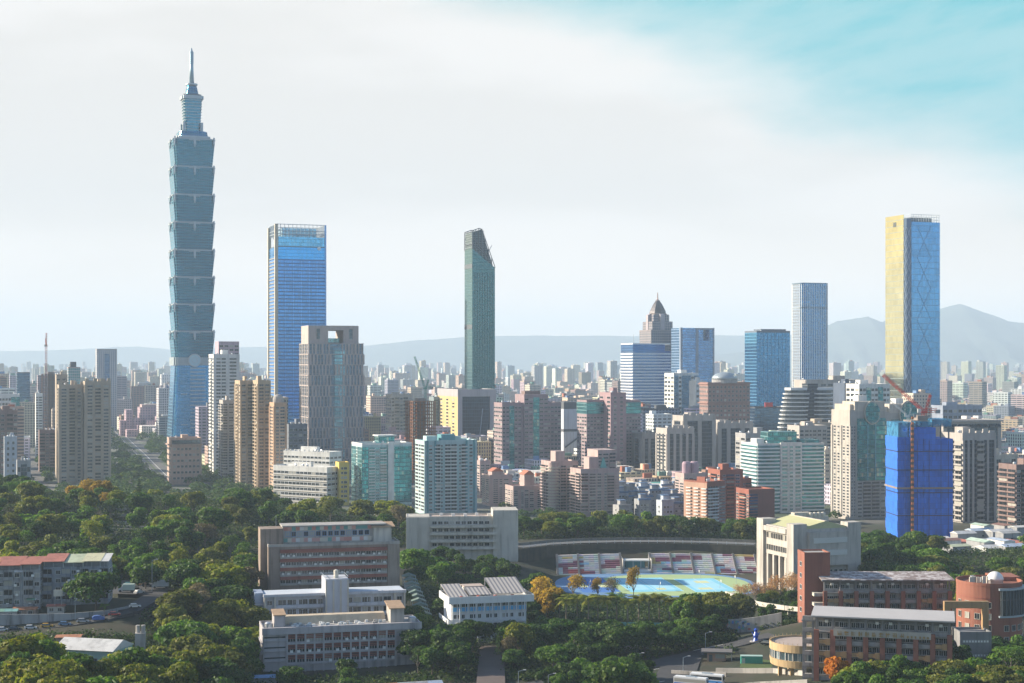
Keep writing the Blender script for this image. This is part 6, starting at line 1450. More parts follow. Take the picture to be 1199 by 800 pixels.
# open concrete stair frame at its left end
rt = empty('open_staircase', (PX(949, 464), 466, ground_z(PX(949, 464), 466)), R(-15), 'open grey concrete stair frame at the left end of nearer teaching block', 'staircase')
hh_ = PZ(728, 464)-rt.location.z
for x in (-1.6, 1.2):
    for y in (-1, 6): MB().box(x-.35, x+.35, y-.35, y+.35, -1, hh_).build('post', GC_, rt)
for j in range(6):
    MB().box(-1.9, 1.4, -1.2, 6.2, 1+j*3.5, 1.3+j*3.5).build('landing', SPAN, rt); MB().box(-1.9, 1.4, -1.4, -1.21, 1.31+j*3.5, 2.4+j*3.5).build('parapet', SPAN, rt)
MB().box(-2.2, 1.7, -1.6, 6.6, hh_, hh_+.4).build('roof', GC_, rt)
# drum with observatory dome
Yd = 545; rt = empty('round_building', (PX(1158, Yd), Yd, ground_z(PX(1158, Yd), Yd)), 0, 'brick-red drum building with curved glass bay and white observatory dome', 'building')
zt = PZ(682, Yd)-rt.location.z; rD = 11.2
FOOT.append((PX(1158, Yd), Yd, 12, 22, 22, 0))
MB().lathe([(rD, -1), (rD, zt)], 48).build('wall', M_wall('salmon_brick', (.28, .105, .07), var=.12), rt)
MB().lathe([(rD+.15, zt+.01), (rD+.15, zt+1.1), (rD-.3, zt+1.1), (rD-.3, zt+.02)], 48).build('parapet', M_wall('salmon_brick', (.28, .105, .07)), rt)
def arcpart(r0, r1, a0, a1, z0, z1, n=14):
    P = [(r1*math.sin(R(a0+(a1-a0)*k/n)), -r1*math.cos(R(a0+(a1-a0)*k/n))) for k in range(n+1)]; Q = [(r0*math.sin(R(a0+(a1-a0)*k/n)), -r0*math.cos(R(a0+(a1-a0)*k/n))) for k in range(n+1)][::-1]
    b = MB()
    for k in range(n): b.prism([P[k], P[k+1], Q[n-k-1], Q[n-k]], z0, z1)
    return b
gb_ = arcpart(rD-.1, rD+1.0, 2, 78, zt-10, zt-1.2).build('glass_bay', M_grid('drum_glass', (.10, .13, .15), (.06, .07, .08), 1.6, 9, .18, .05, .6, .15, .3), rt)
arcpart(rD-.1, rD+1.5, -1, 82, zt-1.19, zt-.5).build('bay_cornice', STEEL, gb_); arcpart(rD-.1, rD+1.5, -1, 82, zt-10.6, zt-10.01).build('bay_sill', STEEL, gb_)
for k in range(12):
    a_ = R(4+72*k/11); MB().box(-.14, .14, -.3, .1, zt-10, zt-1.2).build('bay_mullion', DARKSTEEL, gb_, (math.sin(a_)*(rD+1.02), -math.cos(a_)*(rD+1.02), 0), a_)
for z_ in (zt-6.5, zt-10.5, zt-14.5, zt-18.5):
    for a_ in (-78, -58, -38, -18, 14, 30, 46, 62, 78):
        if z_ > zt-12 and a_ > 0: continue
        link('window', window_mesh(1.7, 1.9, CREAMW, GLASS_DARK), rt, (math.sin(R(a_))*rD, -math.cos(R(a_))*rD, z_), R(a_))
MB().lathe([(rD+.12, zt-4.2), (rD+.12, zt-3.8)], 48).build('string_course', BRICK, rt)
dmm = MB().lathe([(2.7, zt+.03), (2.7, zt+1.4)]+[(2.9*math.cos(R(a_)), zt+1.4+2.9*math.sin(R(a_))) for a_ in range(0, 90, 10)]+[(.05, zt+4.3)], 24, 1.2, -3).build('observatory_dome', M_plain('dome_white', (.74, .74, .73), .4), rt, smooth=True)
for k in range(9): MB().box(-.55, .55, -.4, .4, zt+.02, zt+rng.uniform(1.6, 3)).build('roof_unit', rng.choice((AC, STEEL, CREAMW)), rt, (-8+k*.95, rng.uniform(-6, 1), 0))
MB().box(3, rD+1, 3, rD+3, zt-6, zt+1.5).build('rear_block', M_wall('salmon_brick', (.28, .105, .07)), rt)
# tan portal and grey annex
Yp = 500; rt = empty('portal_frame', (PX(1131, Yp), Yp, ground_z(PX(1131, Yp), Yp)), 0, 'tan concrete portal frame standing before the brick drum', 'archway')
zt = PZ(704, Yp)-rt.location.z; zb = PZ(712, Yp)-rt.location.z
MB().box(-7.2, 7.2, -.8, .8, zb, zt).build('beam', TAN, rt)
for x in (-6.2, 6.2): MB().box(x-1, x+1, -.8, .8, -1, zb-.01).build('post', TAN, rt)
t = Bld('annex', 'grey concrete annex with dotted vents and rooftop planting below the tan portal', 'building', (1121, 1124, 1161), 742, 492, R(0), depth=9); t.body(GC_); t.parapet(.6)
for j in range(2):
    t.part('vent_band', MB().box(-t.W/2+.8, t.W/2-.8, -t.D/2-.12, -t.D/2+.02, t.H-3-j*4.5, t.H-2-j*4.5), SPAN)
    for k in range(9): t.put('vent', MB().box(-.28, .28, -.16, .02, 0, .6).mesh('vent', AC), (-t.W/2+1.3+k*(t.W-2.6)/8, -t.D/2, t.H-2.8-j*4.5))
t.finish()
# round tan building with glass band
Yr = 492; xr = PX(939, Yr); rt = empty('round_building', (xr, Yr, ground_z(xr, Yr)), 0, 'low round tan building with glass band raised on stubby columns', 'building')
z1_ = PZ(750, Yr)-rt.location.z; rr = 10; FOOT.append((xr, Yr, 11, 20, 20, 0)); TANW = M_wall('tan_render', (.50, .36, .20), var=.12)
MB().lathe([(rr, z1_-7.2), (rr+.3, z1_-5.0)], 48).build('lower_band', TANW, rt); MB().lathe([(rr-.25, z1_-4.99), (rr-.25, z1_-2.4)], 48).build('glass_band', M_grid('round_glass', (.16, .24, .28), (.5, .5, .48), 1.4, 9, .2, .02, .5, .15, .5), rt)
MB().lathe([(rr+.3, z1_-2.39), (rr+.3, z1_+.0), (rr-.1, z1_), (rr-.1, z1_-.6), (.2, z1_-.6)], 48).build('upper_band', TANW, rt)
MB().lathe([(rr-.12, z1_-.59), (rr-.15, z1_-.55), (.1, z1_-.54)], 40).build('roof_surface', M_wall('roof_pinkish', (.42, .34, .30)), rt)
for k in range(40): MB().box(-.06, .06, -.06, .06, z1_, z1_+.7).build('rail_post', TANW, rt, (math.cos(k*math.pi/20)*(rr+.1), math.sin(k*math.pi/20)*(rr+.1), 0))
for k in range(26): MB().box(-.09, .09, -.3, .0, z1_-4.98, z1_-2.41).build('mullion', M_plain('mullion_white', (.62, .62, .6)), rt, (math.sin(k*2*math.pi/26)*(rr-.2), -math.cos(k*2*math.pi/26)*(rr-.2), 0), k*2*math.pi/26)
for a_ in (-75, -35, 5, 45, 120, 200): MB().box(-.6, .6, -.6, .6, -1.5, z1_-7.21).build('column', TANW, rt, (math.sin(R(a_))*7.6, -math.cos(R(a_))*7.6, 0))
# curved walkway on columns
rt = empty('raised_walkway', (PX(900, 640), 640, 8), 0, 'curved raised concrete walkway on columns below the gymnasium', 'walkway')
wp = [(PX(p, Y)-rt.location.x, Y-640, PZ(py, Y)-8) for p, py, Y in ((855, 694, 682), (866, 699, 662), (882, 704, 642), (904, 708, 622), (924, 711, 608), (946, 713, 598))]
b = MB(); b2 = MB()
for (x0, y0, z0_), (x1_, y1_, z1_) in zip(wp, wp[1:]):
    d = Vector((x1_-x0, y1_-y0)).normalized(); nn = (-d.y*2.2, d.x*2.2)
    q = [(x0-nn[0], y0-nn[1]), (x1_-nn[0], y1_-nn[1]), (x1_+nn[0], y1_+nn[1]), (x0+nn[0], y0+nn[1])]; zs_ = (z0_, z1_, z1_, z0_)
    b.hull([(x, y, z_-1.1) for (x, y), z_ in zip(q, zs_)], [(x, y, z_) for (x, y), z_ in zip(q, zs_)])
    b2.hull([(q[0][0], q[0][1], z0_+.01), (q[1][0], q[1][1], z1_+.01), (q[1][0]+nn[0]*.1, q[1][1]+nn[1]*.1, z1_+.01), (q[0][0]+nn[0]*.1, q[0][1]+nn[1]*.1, z0_+.01)], [(q[0][0], q[0][1], z0_+.7), (q[1][0], q[1][1], z1_+.7), (q[1][0]+nn[0]*.1, q[1][1]+nn[1]*.1, z1_+.7), (q[0][0]+nn[0]*.1, q[0][1]+nn[1]*.1, z0_+.7)])
b.build('deck', CREAMW, rt); b2.build('kerb', CREAMW, rt)
for x, y, z_ in wp[2:]: MB().box(x-.6, x+.6, y-.6, y+.6, ground_z(x+rt.location.x, y+640)-9, z_-1.11).build('column', CREAMW, rt)

# --- driveway, walls and small things at the bottom right
strip('road', [(PX(p, Y), Y) for p, Y in ((560, 485), (640, 497), (700, 512), (760, 528), (810, 545), (850, 556), (905, 560))], 9, .18, ASPH, follow=True)
strip('road', [(PX(p, Y), Y) for p, Y in ((800, 440), (792, 475), (790, 505), (800, 540))], 13, .22, ASPH, follow=True)
for k, (pa, Ya, pb, Yb) in enumerate(((765, 520, 778, 522), (782, 505, 790, 509), (770, 498, 780, 500), (812, 552, 850, 561))): strip('road_marking', [(PX(pa, Ya), Ya), (PX(pb, Yb), Yb)], .35, .27, MARK, follow=True)
gz = lambda x, y: ground_z(x, y)
wall_strip('retaining_wall', [(PX(p, Y), Y) for p, Y in ((838, 510), (870, 505), (905, 498), (940, 480))], lambda x, y: gz(x, y)-3, lambda x, y: gz(x, y)+1.6, .5, CONCW, 'stepped concrete wall above the driveway below the round tan building')
wall_strip('retaining_wall', [(PX(p, Y), Y) for p, Y in ((862, 478), (890, 474), (945, 462))], lambda x, y: gz(x, y)-4, lambda x, y: gz(x, y)+1.2, .5, CONCW, 'lower concrete wall at the bottom edge beneath the round building')
wall_strip('retaining_wall', [(PX(p, Y), Y) for p, Y in ((786, 512), (812, 508), (850, 501))], lambda x, y: gz(x, y)-3, lambda x, y: gz(x, y)+1.4, .5, CONCW, 'short concrete wall beside the parked buses')
wall_strip('retaining_wall', [(PX(p, Y), Y) for p, Y in ((690, 548), (735, 556), (790, 566))], lambda x, y: gz(x, y)-3, lambda x, y: gz(x, y)+1.6, .5, CONCW, 'low concrete wall under the dark trees along the driveway')
gw = wall_strip('retaining_wall', [(PX(p, Y), Y) for p, Y in ((822, 590), (838, 588), (862, 585), (884, 583), (915, 580))], lambda x, y: gz(x, y)-3, lambda x, y: gz(x, y)+5.2, .6, CONCW, 'concrete wall with a colourful graffiti mural below the trees')
rg = random.Random(8); gpal = [M_plain('spray_%d' % k, c) for k, c in enumerate(((.1, .2, .5), (.45, .15, .12), (.5, .5, .48), (.12, .3, .28), (.4, .3, .1), (.06, .06, .08)))]
for k in range(34):
    p_ = rg.uniform(847, 878); Yq = 588-(p_-838)/(862-838)*3 if p_ < 862 else 585-(p_-862)/22*2; x = PX(p_, Yq); z_ = gz(x, Yq)+rg.uniform(.8, 4.2); w_, h_ = rg.uniform(.4, 1.1), rg.uniform(.3, .8)
    n_ = 7; MB().hull([(x+w_*math.cos(2*math.pi*q/n_)*rg.uniform(.6, 1.1), Yq-.06-.002*k, z_+h_*math.sin(2*math.pi*q/n_)) for q in range(n_)][::-1], [(x+w_*math.cos(2*math.pi*q/n_), Yq-.08-.002*k-.02, z_+h_*math.sin(2*math.pi*q/n_)) for q in range(n_)][::-1]).build('mural_patch', rg.choice(gpal), gw)
def onroot(name, px, Y, rz, label, cat, group=None, dz=0):
    x = PX(px, Y); return empty(name, (x, Y, ground_z(x, Y)+dz), rz, label, cat, group)
rt = onroot('gatehouse', 839, 532, R(-8), 'small brick gatehouse with overhanging dark flat roof by the driveway', 'gatehouse')
MB().box(-3.2, 3.2, -2, 2, -.5, 3).build('wall', BRICKP, rt); MB().box(-5.2, 5.4, -3.4, 3, 3.01, 3.5).build('roof', M_plain('gate_roof', (.16, .14, .13)), rt); MB().box(-.4, 2.8, -2.08, -2, 1, 2.4).build('window', GLASS_TEAL, rt); MB().box(5, 5.3, -3.2, 3, -.5, 3).build('side_wall', CONCW, rt); MB().box(-2.6, -1.4, -2.08, -2, -.3, 2.2).build('door', DARKSTEEL, rt)
rt = onroot('shipping_container', 880, 520, R(-4), 'green storage container on the lawn by the round tan building', 'container')
b = MB(); b.box(-3.6, 3.6, -1.3, 1.3, .1, 2.9)
for k in range(20): b.box(-3.5+k*.36, -3.32+k*.36, -1.36, -1.301, .25, 2.75)
b.build('body', M_plain('container_green', (.06, .36, .28), .5), rt); MB().box(-3.7, 3.7, -1.35, 1.35, 2.91, 3.02).build('roof', M_plain('container_roof', (.35, .5, .45)), rt); MB().box(-3.3, -2.3, -1.42, -1.37, .3, 2.3).build('door', M_plain('container_door', (.5, .55, .52)), rt)
rt = onroot('sculpture', 885, 556, 0, 'blue abstract sculpture of stacked figures on a paved circle', 'sculpture')
BL = M_plain('sculpture_blue', (.02, .08, .45), .35)
MB().lathe([(2.2, -.3), (2.2, .3), (.1, .31)], 20).build('plinth', CONCW, rt); MB().lathe([(1.1, .31), (.7, 1.4), (1.0, 2.4), (.5, 3.6), (.75, 4.4), (.1, 5)], 14).build('figure', BL, rt); MB().tube((-.6, 0, 2.4), (-1.5, 0, 3.6), .25, .15).build('arm', BL, rt); MB().tube((.6, 0, 2.4), (1.5, 0, 3.4), .25, .15).build('arm', BL, rt)
sheet('lawn', [(PX(p, Y), Y) for p, Y in ((866, 512), (903, 508), (906, 524), (870, 528))], 0, M_plain('lawn_green', (.07, .11, .025), .95)).location.z = 9.6
def bus(label, px, Y, rz, stripe):
    rt = onroot('bus', px, Y, rz, label, 'bus', 'buses parked by the wall', .25)
    MB().box(-5.4, 5.4, -1.25, 1.25, .5, 3.1).build('body', M_plain('bus_white', (.70, .71, .72), .35), rt); MB().box(-5.2, 5.2, -1.1, 1.1, 3.11, 3.25).build('roof', M_plain('bus_roof', (.74, .75, .76), .4), rt)
    for s_ in (-1, 1): MB().box(-5.1, 5.1, s_*1.25-.03, s_*1.25+.03, 1.7, 2.7).build('window', GLASS_DARK, rt); MB().box(-5.2, 5.2, s_*1.25-.02, s_*1.25+.02, .7, 1.4).build('stripe', M_plain(stripe[0], stripe[1]), rt)
    MB().box(5.38, 5.44, -1.1, 1.1, 1.5, 2.8).build('windscreen', GLASS_DARK, rt); MB().box(-1.6, 1.6, -.6, .6, 3.26, 3.5).build('roof_unit', STEEL, rt)
    for x in (-3.5, 3.6):
        for s_ in (-1, 1): MB().tube((x, s_*1.0, .5), (x, s_*1.28, .5), .5, .5, 14).build('wheel', M_plain('tyre', (.02, .02, .02)), rt)
bus('white bus with blue side stripe parked nearest the bottom edge', 809, 487, R(-24), ('bus_blue', (.03, .15, .55)))
bus('white bus with pale roof parked against the concrete wall', 828, 490, R(-24), ('bus_cyan', (.05, .25, .6)))
# lamps
def lamp(px, Y, h, label, arm=1.6, rz=0):
    rt = onroot('street_lamp', px, Y, rz, label, 'street lamp', 'street lamps round the school grounds')
    MB().tube((0, 0, -.3), (0, 0, h), .12, .08, 6).build('pole', STEEL, rt); MB().tube((0, 0, h-.1), (arm, 0, h+.4), .07, .06, 5).build('arm', STEEL, rt); MB().box(arm-.1, arm+.8, -.2, .2, h+.32, h+.5).build('lamp_head', M_plain('lamp_grey', (.6, .6, .6)), rt)
for a_ in ((746, 512, 7, 'pale street lamp on the driveway bend below the stadium trees'), (800, 515, 5, 'short white lamp post beside the short concrete wall'), (826, 548, 7, 'tall lamp post beside the brick gatehouse'), (607, 480, 7.5, 'lamp post at bottom centre beside the steps court'), (642, 478, 6.5, 'curved-arm lamp post at the bottom edge right of centre'), (178, 596, 14, 'tall lamp post above the car park under the trees'), (88, 556, 10, 'lamp post against the concrete wall below the flats')): lamp(*a_)
for k, (px_, Y_) in enumerate(((690, 735), (715, 730), (772, 728), (820, 770), (843, 735), (862, 750))):
    rt = empty('basketball_hoop', (PX(px_, Y_), Y_, ZC), R(90 if k % 2 else -90), None, 'basketball hoop', 'hoops on the sports court')
    rt['label'] = ('dark blue court', 'dark blue court edge', 'pale cyan court front', 'right court rear', 'right court front', 'far right court side')[k]; rt['label'] = 'basketball hoop on a post at the '+rt['label']
    MB().tube((0, 0, 0), (0, 0, 3.4), .1, .08, 6).build('post', STEEL, rt); MB().box(-.9, .9, .5, .58, 2.9, 4.0).build('backboard', WHITE, rt); MB().tube((0, 0, 3.2), (0, .5, 3.3), .06, .06, 5).build('arm', STEEL, rt); MB().lathe([(.23, 2.98), (.27, 3.0), (.23, 3.02)], 10, 0, .85).build('rim', RUST, rt)

# --- steps court and sheds at the bottom
sheet('paving', [(PX(p, Y), Y) for p, Y in ((556, 470), (592, 470), (590, 556), (562, 556))], 0, M_wall('court_brick', (.12, .09, .08), streak=0)).location.z = 8.6
def shed(label, px, Y, yaw, w, d, h, secs, wall, pitch=1.6, dz=0, cat='shed', name='shed', group=None):
    rt = onroot(name, px, Y, yaw, label, cat, group, dz); MB().box(-w/2, w/2, -d/2, d/2, -1, h).build('wall', wall, rt)
    for k, mt in enumerate(secs):
        a, b_ = -w/2-.4+(w+.8)*k/len(secs), -w/2-.4+(w+.8)*(k+1)/len(secs)
        MB().hull([(a, -d/2-.5, h+.02), (b_-.03, -d/2-.5, h+.02), (b_-.03, d/2+.5, h+.02), (a, d/2+.5, h+.02)], [(a, -.15, h+pitch), (b_-.03, -.15, h+pitch), (b_-.03, .15, h+pitch), (a, .15, h+pitch)]).build('roof', mt, rt)
    nw = max(2, int(w/4))
    for k in range(nw): link('window', window_mesh(1.4, 1.1, STEEL, GLASS_DARK), rt, (-w/2+w*(k+.5)/nw, -d/2, h*.55))
    x = PX(px, Y); FOOT.append((x, Y, w/2, w, d, yaw)); return rt
mt = lambda nm, c: M_wall('metal_'+nm, c, var=.25, streak=.3)
MW, MR, MGY, MGN, MBL, MRU, MSG = mt('white', (.58, .58, .58)), mt('red', (.36, .13, .10)), mt('grey', (.36, .37, .38)), mt('green', (.18, .36, .28)), mt('blue', (.16, .30, .50)), mt('rust', (.40, .17, .09)), mt('sage', (.42, .47, .34))
shed('long shed with rust, grey and pale blue roof sheets at the bottom edge', 474, 478, R(16), 23, 8, 4.2, (MW, MRU, MGY, MGY, mt('paleblue', (.40, .48, .60))), CONCW)
shed('low blue-roofed shed left of the nearest school block', 316, 500, R(10), 11, 4, 3, (MBL, MBL, MGN), GREYW, .6)
tag(MB().box(-6, 6, -.1, .1, 0, 2.6).build('hoarding', M_wall('hoarding_white', (.5, .52, .55)), None, (PX(314, 488), 488, ground_z(PX(314, 488), 488)), R(20)), 'pale white hoarding fence below the blue-roofed shed', 'fence')

# --- left: flats above the road
FG = M_wall('flats_grey', (.30, .31, .33), var=.3, streak=.5); FB = M_wall('flats_bluegrey', (.24, .27, .32), var=.3, streak=.5)
def flats(label, px, top, Y, secs, spec, seed, wall, nf=4):
    t = Bld('block_of_flats', label, 'flats', px, top, Y, R(7), depth=11); W2, D2, H = t.W/2, t.D/2, t.H; t.body(wall); rg = random.Random(seed)
    t.bays('F', spec, nf, 1, H-.5, .7, .42, bal=wall); t.bays('R', 'sws', nf, 1, H-.5)
    for k, (mt_, a, b_) in enumerate(secs):
        xa, xb = -W2+2*W2*a-.4, -W2+2*W2*b_+.3
        roof_sheet(t, 'roof', xa, xb, -D2-1.2, D2+.6, H+1.5+rg.uniform(0, .5), H+3.2+rg.uniform(0, .3), mt_, .15)
        t.box('roof_wall', xa+.5, xb-.5, -D2+1.5, D2-.3, H, H+1.9, wall)
        for q in range(3): t.part('roof_post', MB().box(xa+.4+q*(xb-xa-.9)/2, xa+.55+q*(xb-xa-.9)/2, -D2-.8, -D2-.65, H-.2, H+1.6), STEEL)
    for k in range(5): x = rg.uniform(-W2+1, W2-1); t.part('drain_pipe', MB().tube((x, -D2-.15, 0), (x, -D2-.15, H), .09, .09, 5), STEEL)
    for k in range(7): t.put('ac_unit', ac_me, (rg.uniform(-W2+1, W2-1), -D2-.1, 2+rg.randrange(nf)*3.5))
    for k in range(4): t.put('awning', MB().hull([(-1.5, -1.2, 0), (1.5, -1.2, 0), (1.5, 0, .1), (-1.5, 0, .1)], [(-1.5, -1.2, .1), (1.5, -1.2, .1), (1.5, 0, .7), (-1.5, 0, .7)]).mesh('awning', rg.choice((MSG, MW, MRU, MGN))), (rg.uniform(-W2+2, W2-2), -D2, 3.4+rg.randrange(nf)*3.5))
    t.finish(); return t
flats('grey four-storey flats with red sheet roof at the left edge above parked cars', (-46, -44, 47), 668, 570, ((MR, .45, .76), (MR, .76, 1.0), (MRU, 0, .45)), 'bw.bwsbw.bw', 1, FG)
t = flats('grey-blue four-storey flats with red, sage and white roof sheets beside the round tree', (48, 50, 127), 664, 577, ((MR, 0.02, .32), (MSG, .32, .62), (mt('cream', (.52, .50, .34)), .62, .88), (MW, .88, 1.0)), 'b.wbw.bWb', 2, FB)
rt = onroot('billboard', 68, 566, R(5), 'white roof billboard above the red shop awning below the flats', 'billboard'); rt.location.z = PZ(699, 566); MB().box(-1.6, 1.6, -.12, .12, .2, 2.6).build('panel', M_wall('billboard_white', (.62, .60, .54), var=.25), rt)
for x in (-1.2, 1.2): MB().box(x-.06, x+.06, .13, .25, ground_z(PX(68, 566), 566)-rt.location.z-.5, 2.5).build('post', STEEL, rt)
shed('shop shed with red awning under the grey-blue flats', 66, 567, R(6), 6, 3, 2.6, (MR,), M_wall('shop_white', (.45, .44, .42)), .7)
shed('green-roofed lean-to below the grey flats at the left edge', 6, 563, R(6), 9, 4, 2.8, (MGN, mt('teal', (.18, .40, .40))), GREYW, .7)
shed('rusty-roofed lean-to below the grey flats', 30, 565, R(6), 8, 3.5, 2.6, (MRU,), BROWNC, .7)
# road with its retaining wall
RDP = [(-40, 549, 14.6), (0, 550, 15.0), (40, 551, 15.7), (80, 553, 16.7), (120, 557, 18.2), (150, 564, 19.8), (172, 580, 21.2), (185, 596, 22.0)]
RX = [(PX(p, Y), Y, z) for p, Y, z in RDP]
b = MB()
for (x0, y0, z0_), (x1_, y1_, z1_) in zip(RX, RX[1:]):
    d = Vector((x1_-x0, y1_-y0)).normalized(); nn = (-d.y*4.0, d.x*4.0); b.hull([(x0-nn[0], y0-nn[1], z0_-3), (x1_-nn[0], y1_-nn[1], z1_-3), (x1_+nn[0], y1_+nn[1], z1_-3), (x0+nn[0], y0+nn[1], z0_-3)], [(x0-nn[0], y0-nn[1], z0_+.3), (x1_-nn[0], y1_-nn[1], z1_+.3), (x1_+nn[0], y1_+nn[1], z1_+.3), (x0+nn[0], y0+nn[1], z0_+.3)])
tag(b.build('road', ASPH), kind='structure')
RW_ = M_wall('streaked_retaining', (.30, .32, .34), var=.3, streak=.6)
wall_strip('retaining_wall', [(x, y+4.3) for x, y, z in RX[:6]], lambda x, y: 10, lambda x, y: np.interp(x, [q[0] for q in RX], [20.3, 20.3, 20.2, 20.2, 20.6, 21.2, 22, 22.5]), .5, RW_, 'streaked pale concrete retaining wall along the road below the flats')
sheet('car_park', [(PX(p, Y), Y) for p, Y in ((128, 592), (196, 588), (198, 626), (132, 630))], 22.15, ASPH)
# cars
TYRE = M_plain('tyre', (.02, .02, .02))
def car_proto(paint, kind='car'):
    parts = []
    L, h0, h1 = 4.4, .75, 1.45
    b = MB(); b.hull([(-2.2, -.87, .28), (2.2, -.87, .28), (2.2, .87, .28), (-2.2, .87, .28)], [(-2.12, -.84, .86), (2.05, -.84, .74), (2.05, .84, .74), (-2.12, .84, .86)])
    b.hull([(-1.55, -.72, 1.30), (.55, -.72, 1.30), (.55, .72, 1.30), (-1.55, .72, 1.30)], [(-1.45, -.68, 1.47), (.4, -.68, 1.47), (.4, .68, 1.47), (-1.45, .68, 1.47)])
    return b
def car_cabin():
    return MB().hull([(-1.95, -.82, .8), (1.15, -.82, .8), (1.15, .82, .8), (-1.95, .82, .8)], [(-1.5, -.71, 1.31), (.5, -.71, 1.31), (.5, .71, 1.31), (-1.5, .71, 1.31)])
cb = car_proto(None); cabm = car_cabin().mesh('windows', GLASS_DARK); whm = MB().tube((0, -.1, 0), (0, .1, 0), .33, .33, 12).mesh('wheel', TYRE); PAINT = {}
def car(px, Y, z, rz, paint, label, group='cars parked along the road', name='parked_car', cat='car'):
    rt = empty(name, (PX(px, Y), Y, z), rz, label, cat, group)
    if paint[0] not in PAINT: PAINT[paint[0]] = cb.mesh('body', M_plain('car_'+paint[0], paint[1], .3, .2))
    link('body', PAINT[paint[0]], rt); link('windows', cabm, rt)
    for x in (-1.35, 1.35):
        for s_ in (-.8, .8): link('wheel', whm, rt, (x, s_, .33))
    return rt
zr = lambda px: float(np.interp(px, [q[0] for q in RDP], [q[2] for q in RDP]))+.3; yr = lambda px: float(np.interp(px, [q[0] for q in RDP], [q[1] for q in RDP]))
P_ = dict(white=(.68, .68, .68), dark=(.04, .05, .07), yellow=(.65, .36, .04), blue=(.14, .25, .42), silver=(.45, .46, .48), red=(.50, .04, .03), black=(.02, .02, .025), orange=(.55, .25, .05), teal=(.10, .30, .32))
for px_, c_, lab in ((3, 'white', 'white car at the left end of the roadside row'), (17, 'dark', 'dark car between two white cars below the retaining wall'), (36, 'white', 'white car left of the yellow taxi'), (55, 'yellow', 'yellow taxi parked in the roadside row'), (76, 'blue', 'pale blue car just right of the yellow taxi'), (97, 'silver', 'silver car beside the lamp post on the road'), (134, 'red', 'red car on the road below the round tree'), (158, 'white', 'white car at the bend beyond the red car')):
    car(px_, yr(px_)-1.6, zr(px_), R(12)+math.atan2(zr(px_+5)-zr(px_-5), 3)*0, (c_, P_[c_]), lab)
rt = empty('covered_car', (PX(115, yr(115)-1.6), yr(115)-1.6, zr(115)), R(14), 'car under a blue cover left of the red car', 'car', 'cars parked along the road')
b = MB(); n_ = 9; prof = [(-2.3, .1), (-2.2, .9), (-1.5, 1.5), (-.3, 1.62), (.7, 1.5), (1.4, 1.0), (2.2, .85), (2.3, .1)]
b.hull([(x, -.95, z) for x, z in prof][::-1], [(x, .95, z) for x, z in prof][::-1]); b.build('cover', M_wall('cover_blue', (.08, .17, .45), var=.3), rt)
for px_, Y_, rz, c_, lab in ((151, 612, 0, 'teal', 'dark teal car at the back left of the upper car park'), (166, 614, 0, 'orange', 'orange car in the upper car park'), (172, 611, .3, 'dark', 'dark car in front of the orange car in upper car park'), (160, 598, 1.2, 'black', 'black car at the entrance of the upper car park'), (163, 592, 1.0, 'silver', 'silver car at the entrance of the upper car park'), (898, 548, -.3, 'black', 'black car by the green container')):
    car(px_, Y_, 22.2 if px_ < 300 else ground_z(PX(px_, Y_), Y_)+.1, rz, (c_, P_[c_]), lab, 'cars in the upper car park' if px_ < 300 else None)
def truck(px, Y, z, rz, label, boxc):
    rt = empty('truck', (PX(px, Y), Y, z), rz, label, 'truck'); MB().box(-3.2, 1.3, -1.05, 1.05, .8, 3.1).build('cargo_box', M_plain(boxc[0], boxc[1], .5), rt); MB().hull([(1.4, -1, .5), (3.1, -1, .5), (3.1, 1, .5), (1.4, 1, .5)], [(1.4, -.95, 2.4), (2.6, -.95, 2.4), (2.6, .95, 2.4), (1.4, .95, 2.4)]).build('cab', M_plain('truck_cab', (.6, .62, .64), .4), rt)
    MB().box(2.7, 3.0, -.85, .85, 1.5, 2.1).build('windscreen', GLASS_DARK, rt); MB().box(-3.2, 1.35, -.5, .5, .45, .79).build('chassis', DARKSTEEL, rt)
    for x in (-2.2, 2.2):
        for s_ in (-.9, .9): link('wheel', MB().tube((0, -.14, 0), (0, .14, 0), .45, .45, 12).mesh('wheel', TYRE), rt, (x, s_, .45))
truck(188, 606, 22.2, R(185), 'white box truck at the right end of the upper car park', ('cargo_white', (.66, .67, .70)))
truck(148, 596, 22.2, R(182), 'pale green flat-sided truck in the upper car park by the round tree', ('cargo_mint', (.48, .60, .55)))
# buildings below the embankment
shed('white-roofed hall with teal gutter below the road embankment', 110, 488, R(-14), 20, 13, 6.5, (MW,), M_wall('hall_teal', (.30, .46, .46)), 2.6)
rt = shed('small brown-roofed block dug into the embankment', 81, 522, R(6), 8, 5, 4.5, (MRU,), BROWNC, .4)
rt = onroot('round_tent', 55, 505, 0, 'pale round tent roof below the embankment', 'tent'); MB().lathe([(4.2, 2.2), (3.6, 3.2), (2.2, 4.0), (.1, 4.4)], 20).build('roof', M_wall('tent_pale', (.56, .56, .46)), rt); MB().lathe([(4.0, -.5), (4.0, 2.19)], 20).build('wall', CONCW, rt)
t = Bld('concrete_tower', 'small ruined concrete tower with twin stubs at the edge of the trees', 'tower', (156, 158, 170), 742, 505, R(10), depth=4); t.body(CONCW)
for x in (-.25, .28): t.part('stub', MB().lathe([(.7, t.H), (.7, t.H+2.4)], 10, t.W*x, 0), CONCW)
# grave terraces among the trees
for k in range(6):
    Yk = 800+k*12; tag(MB().box(-14+k, 14-k, -.4, .4, -1, 1.6).build('terrace_wall', CONCW, None, (PX(150, Yk), Yk, ground_z(PX(150, Yk), Yk)), R(-12)), f"{'lowest' if k == 0 else 'topmost' if k == 5 else ORD[k]+' from bottom'} low grey terrace wall stepping up the wooded slope", 'wall', 'low terrace walls on the wooded slope')

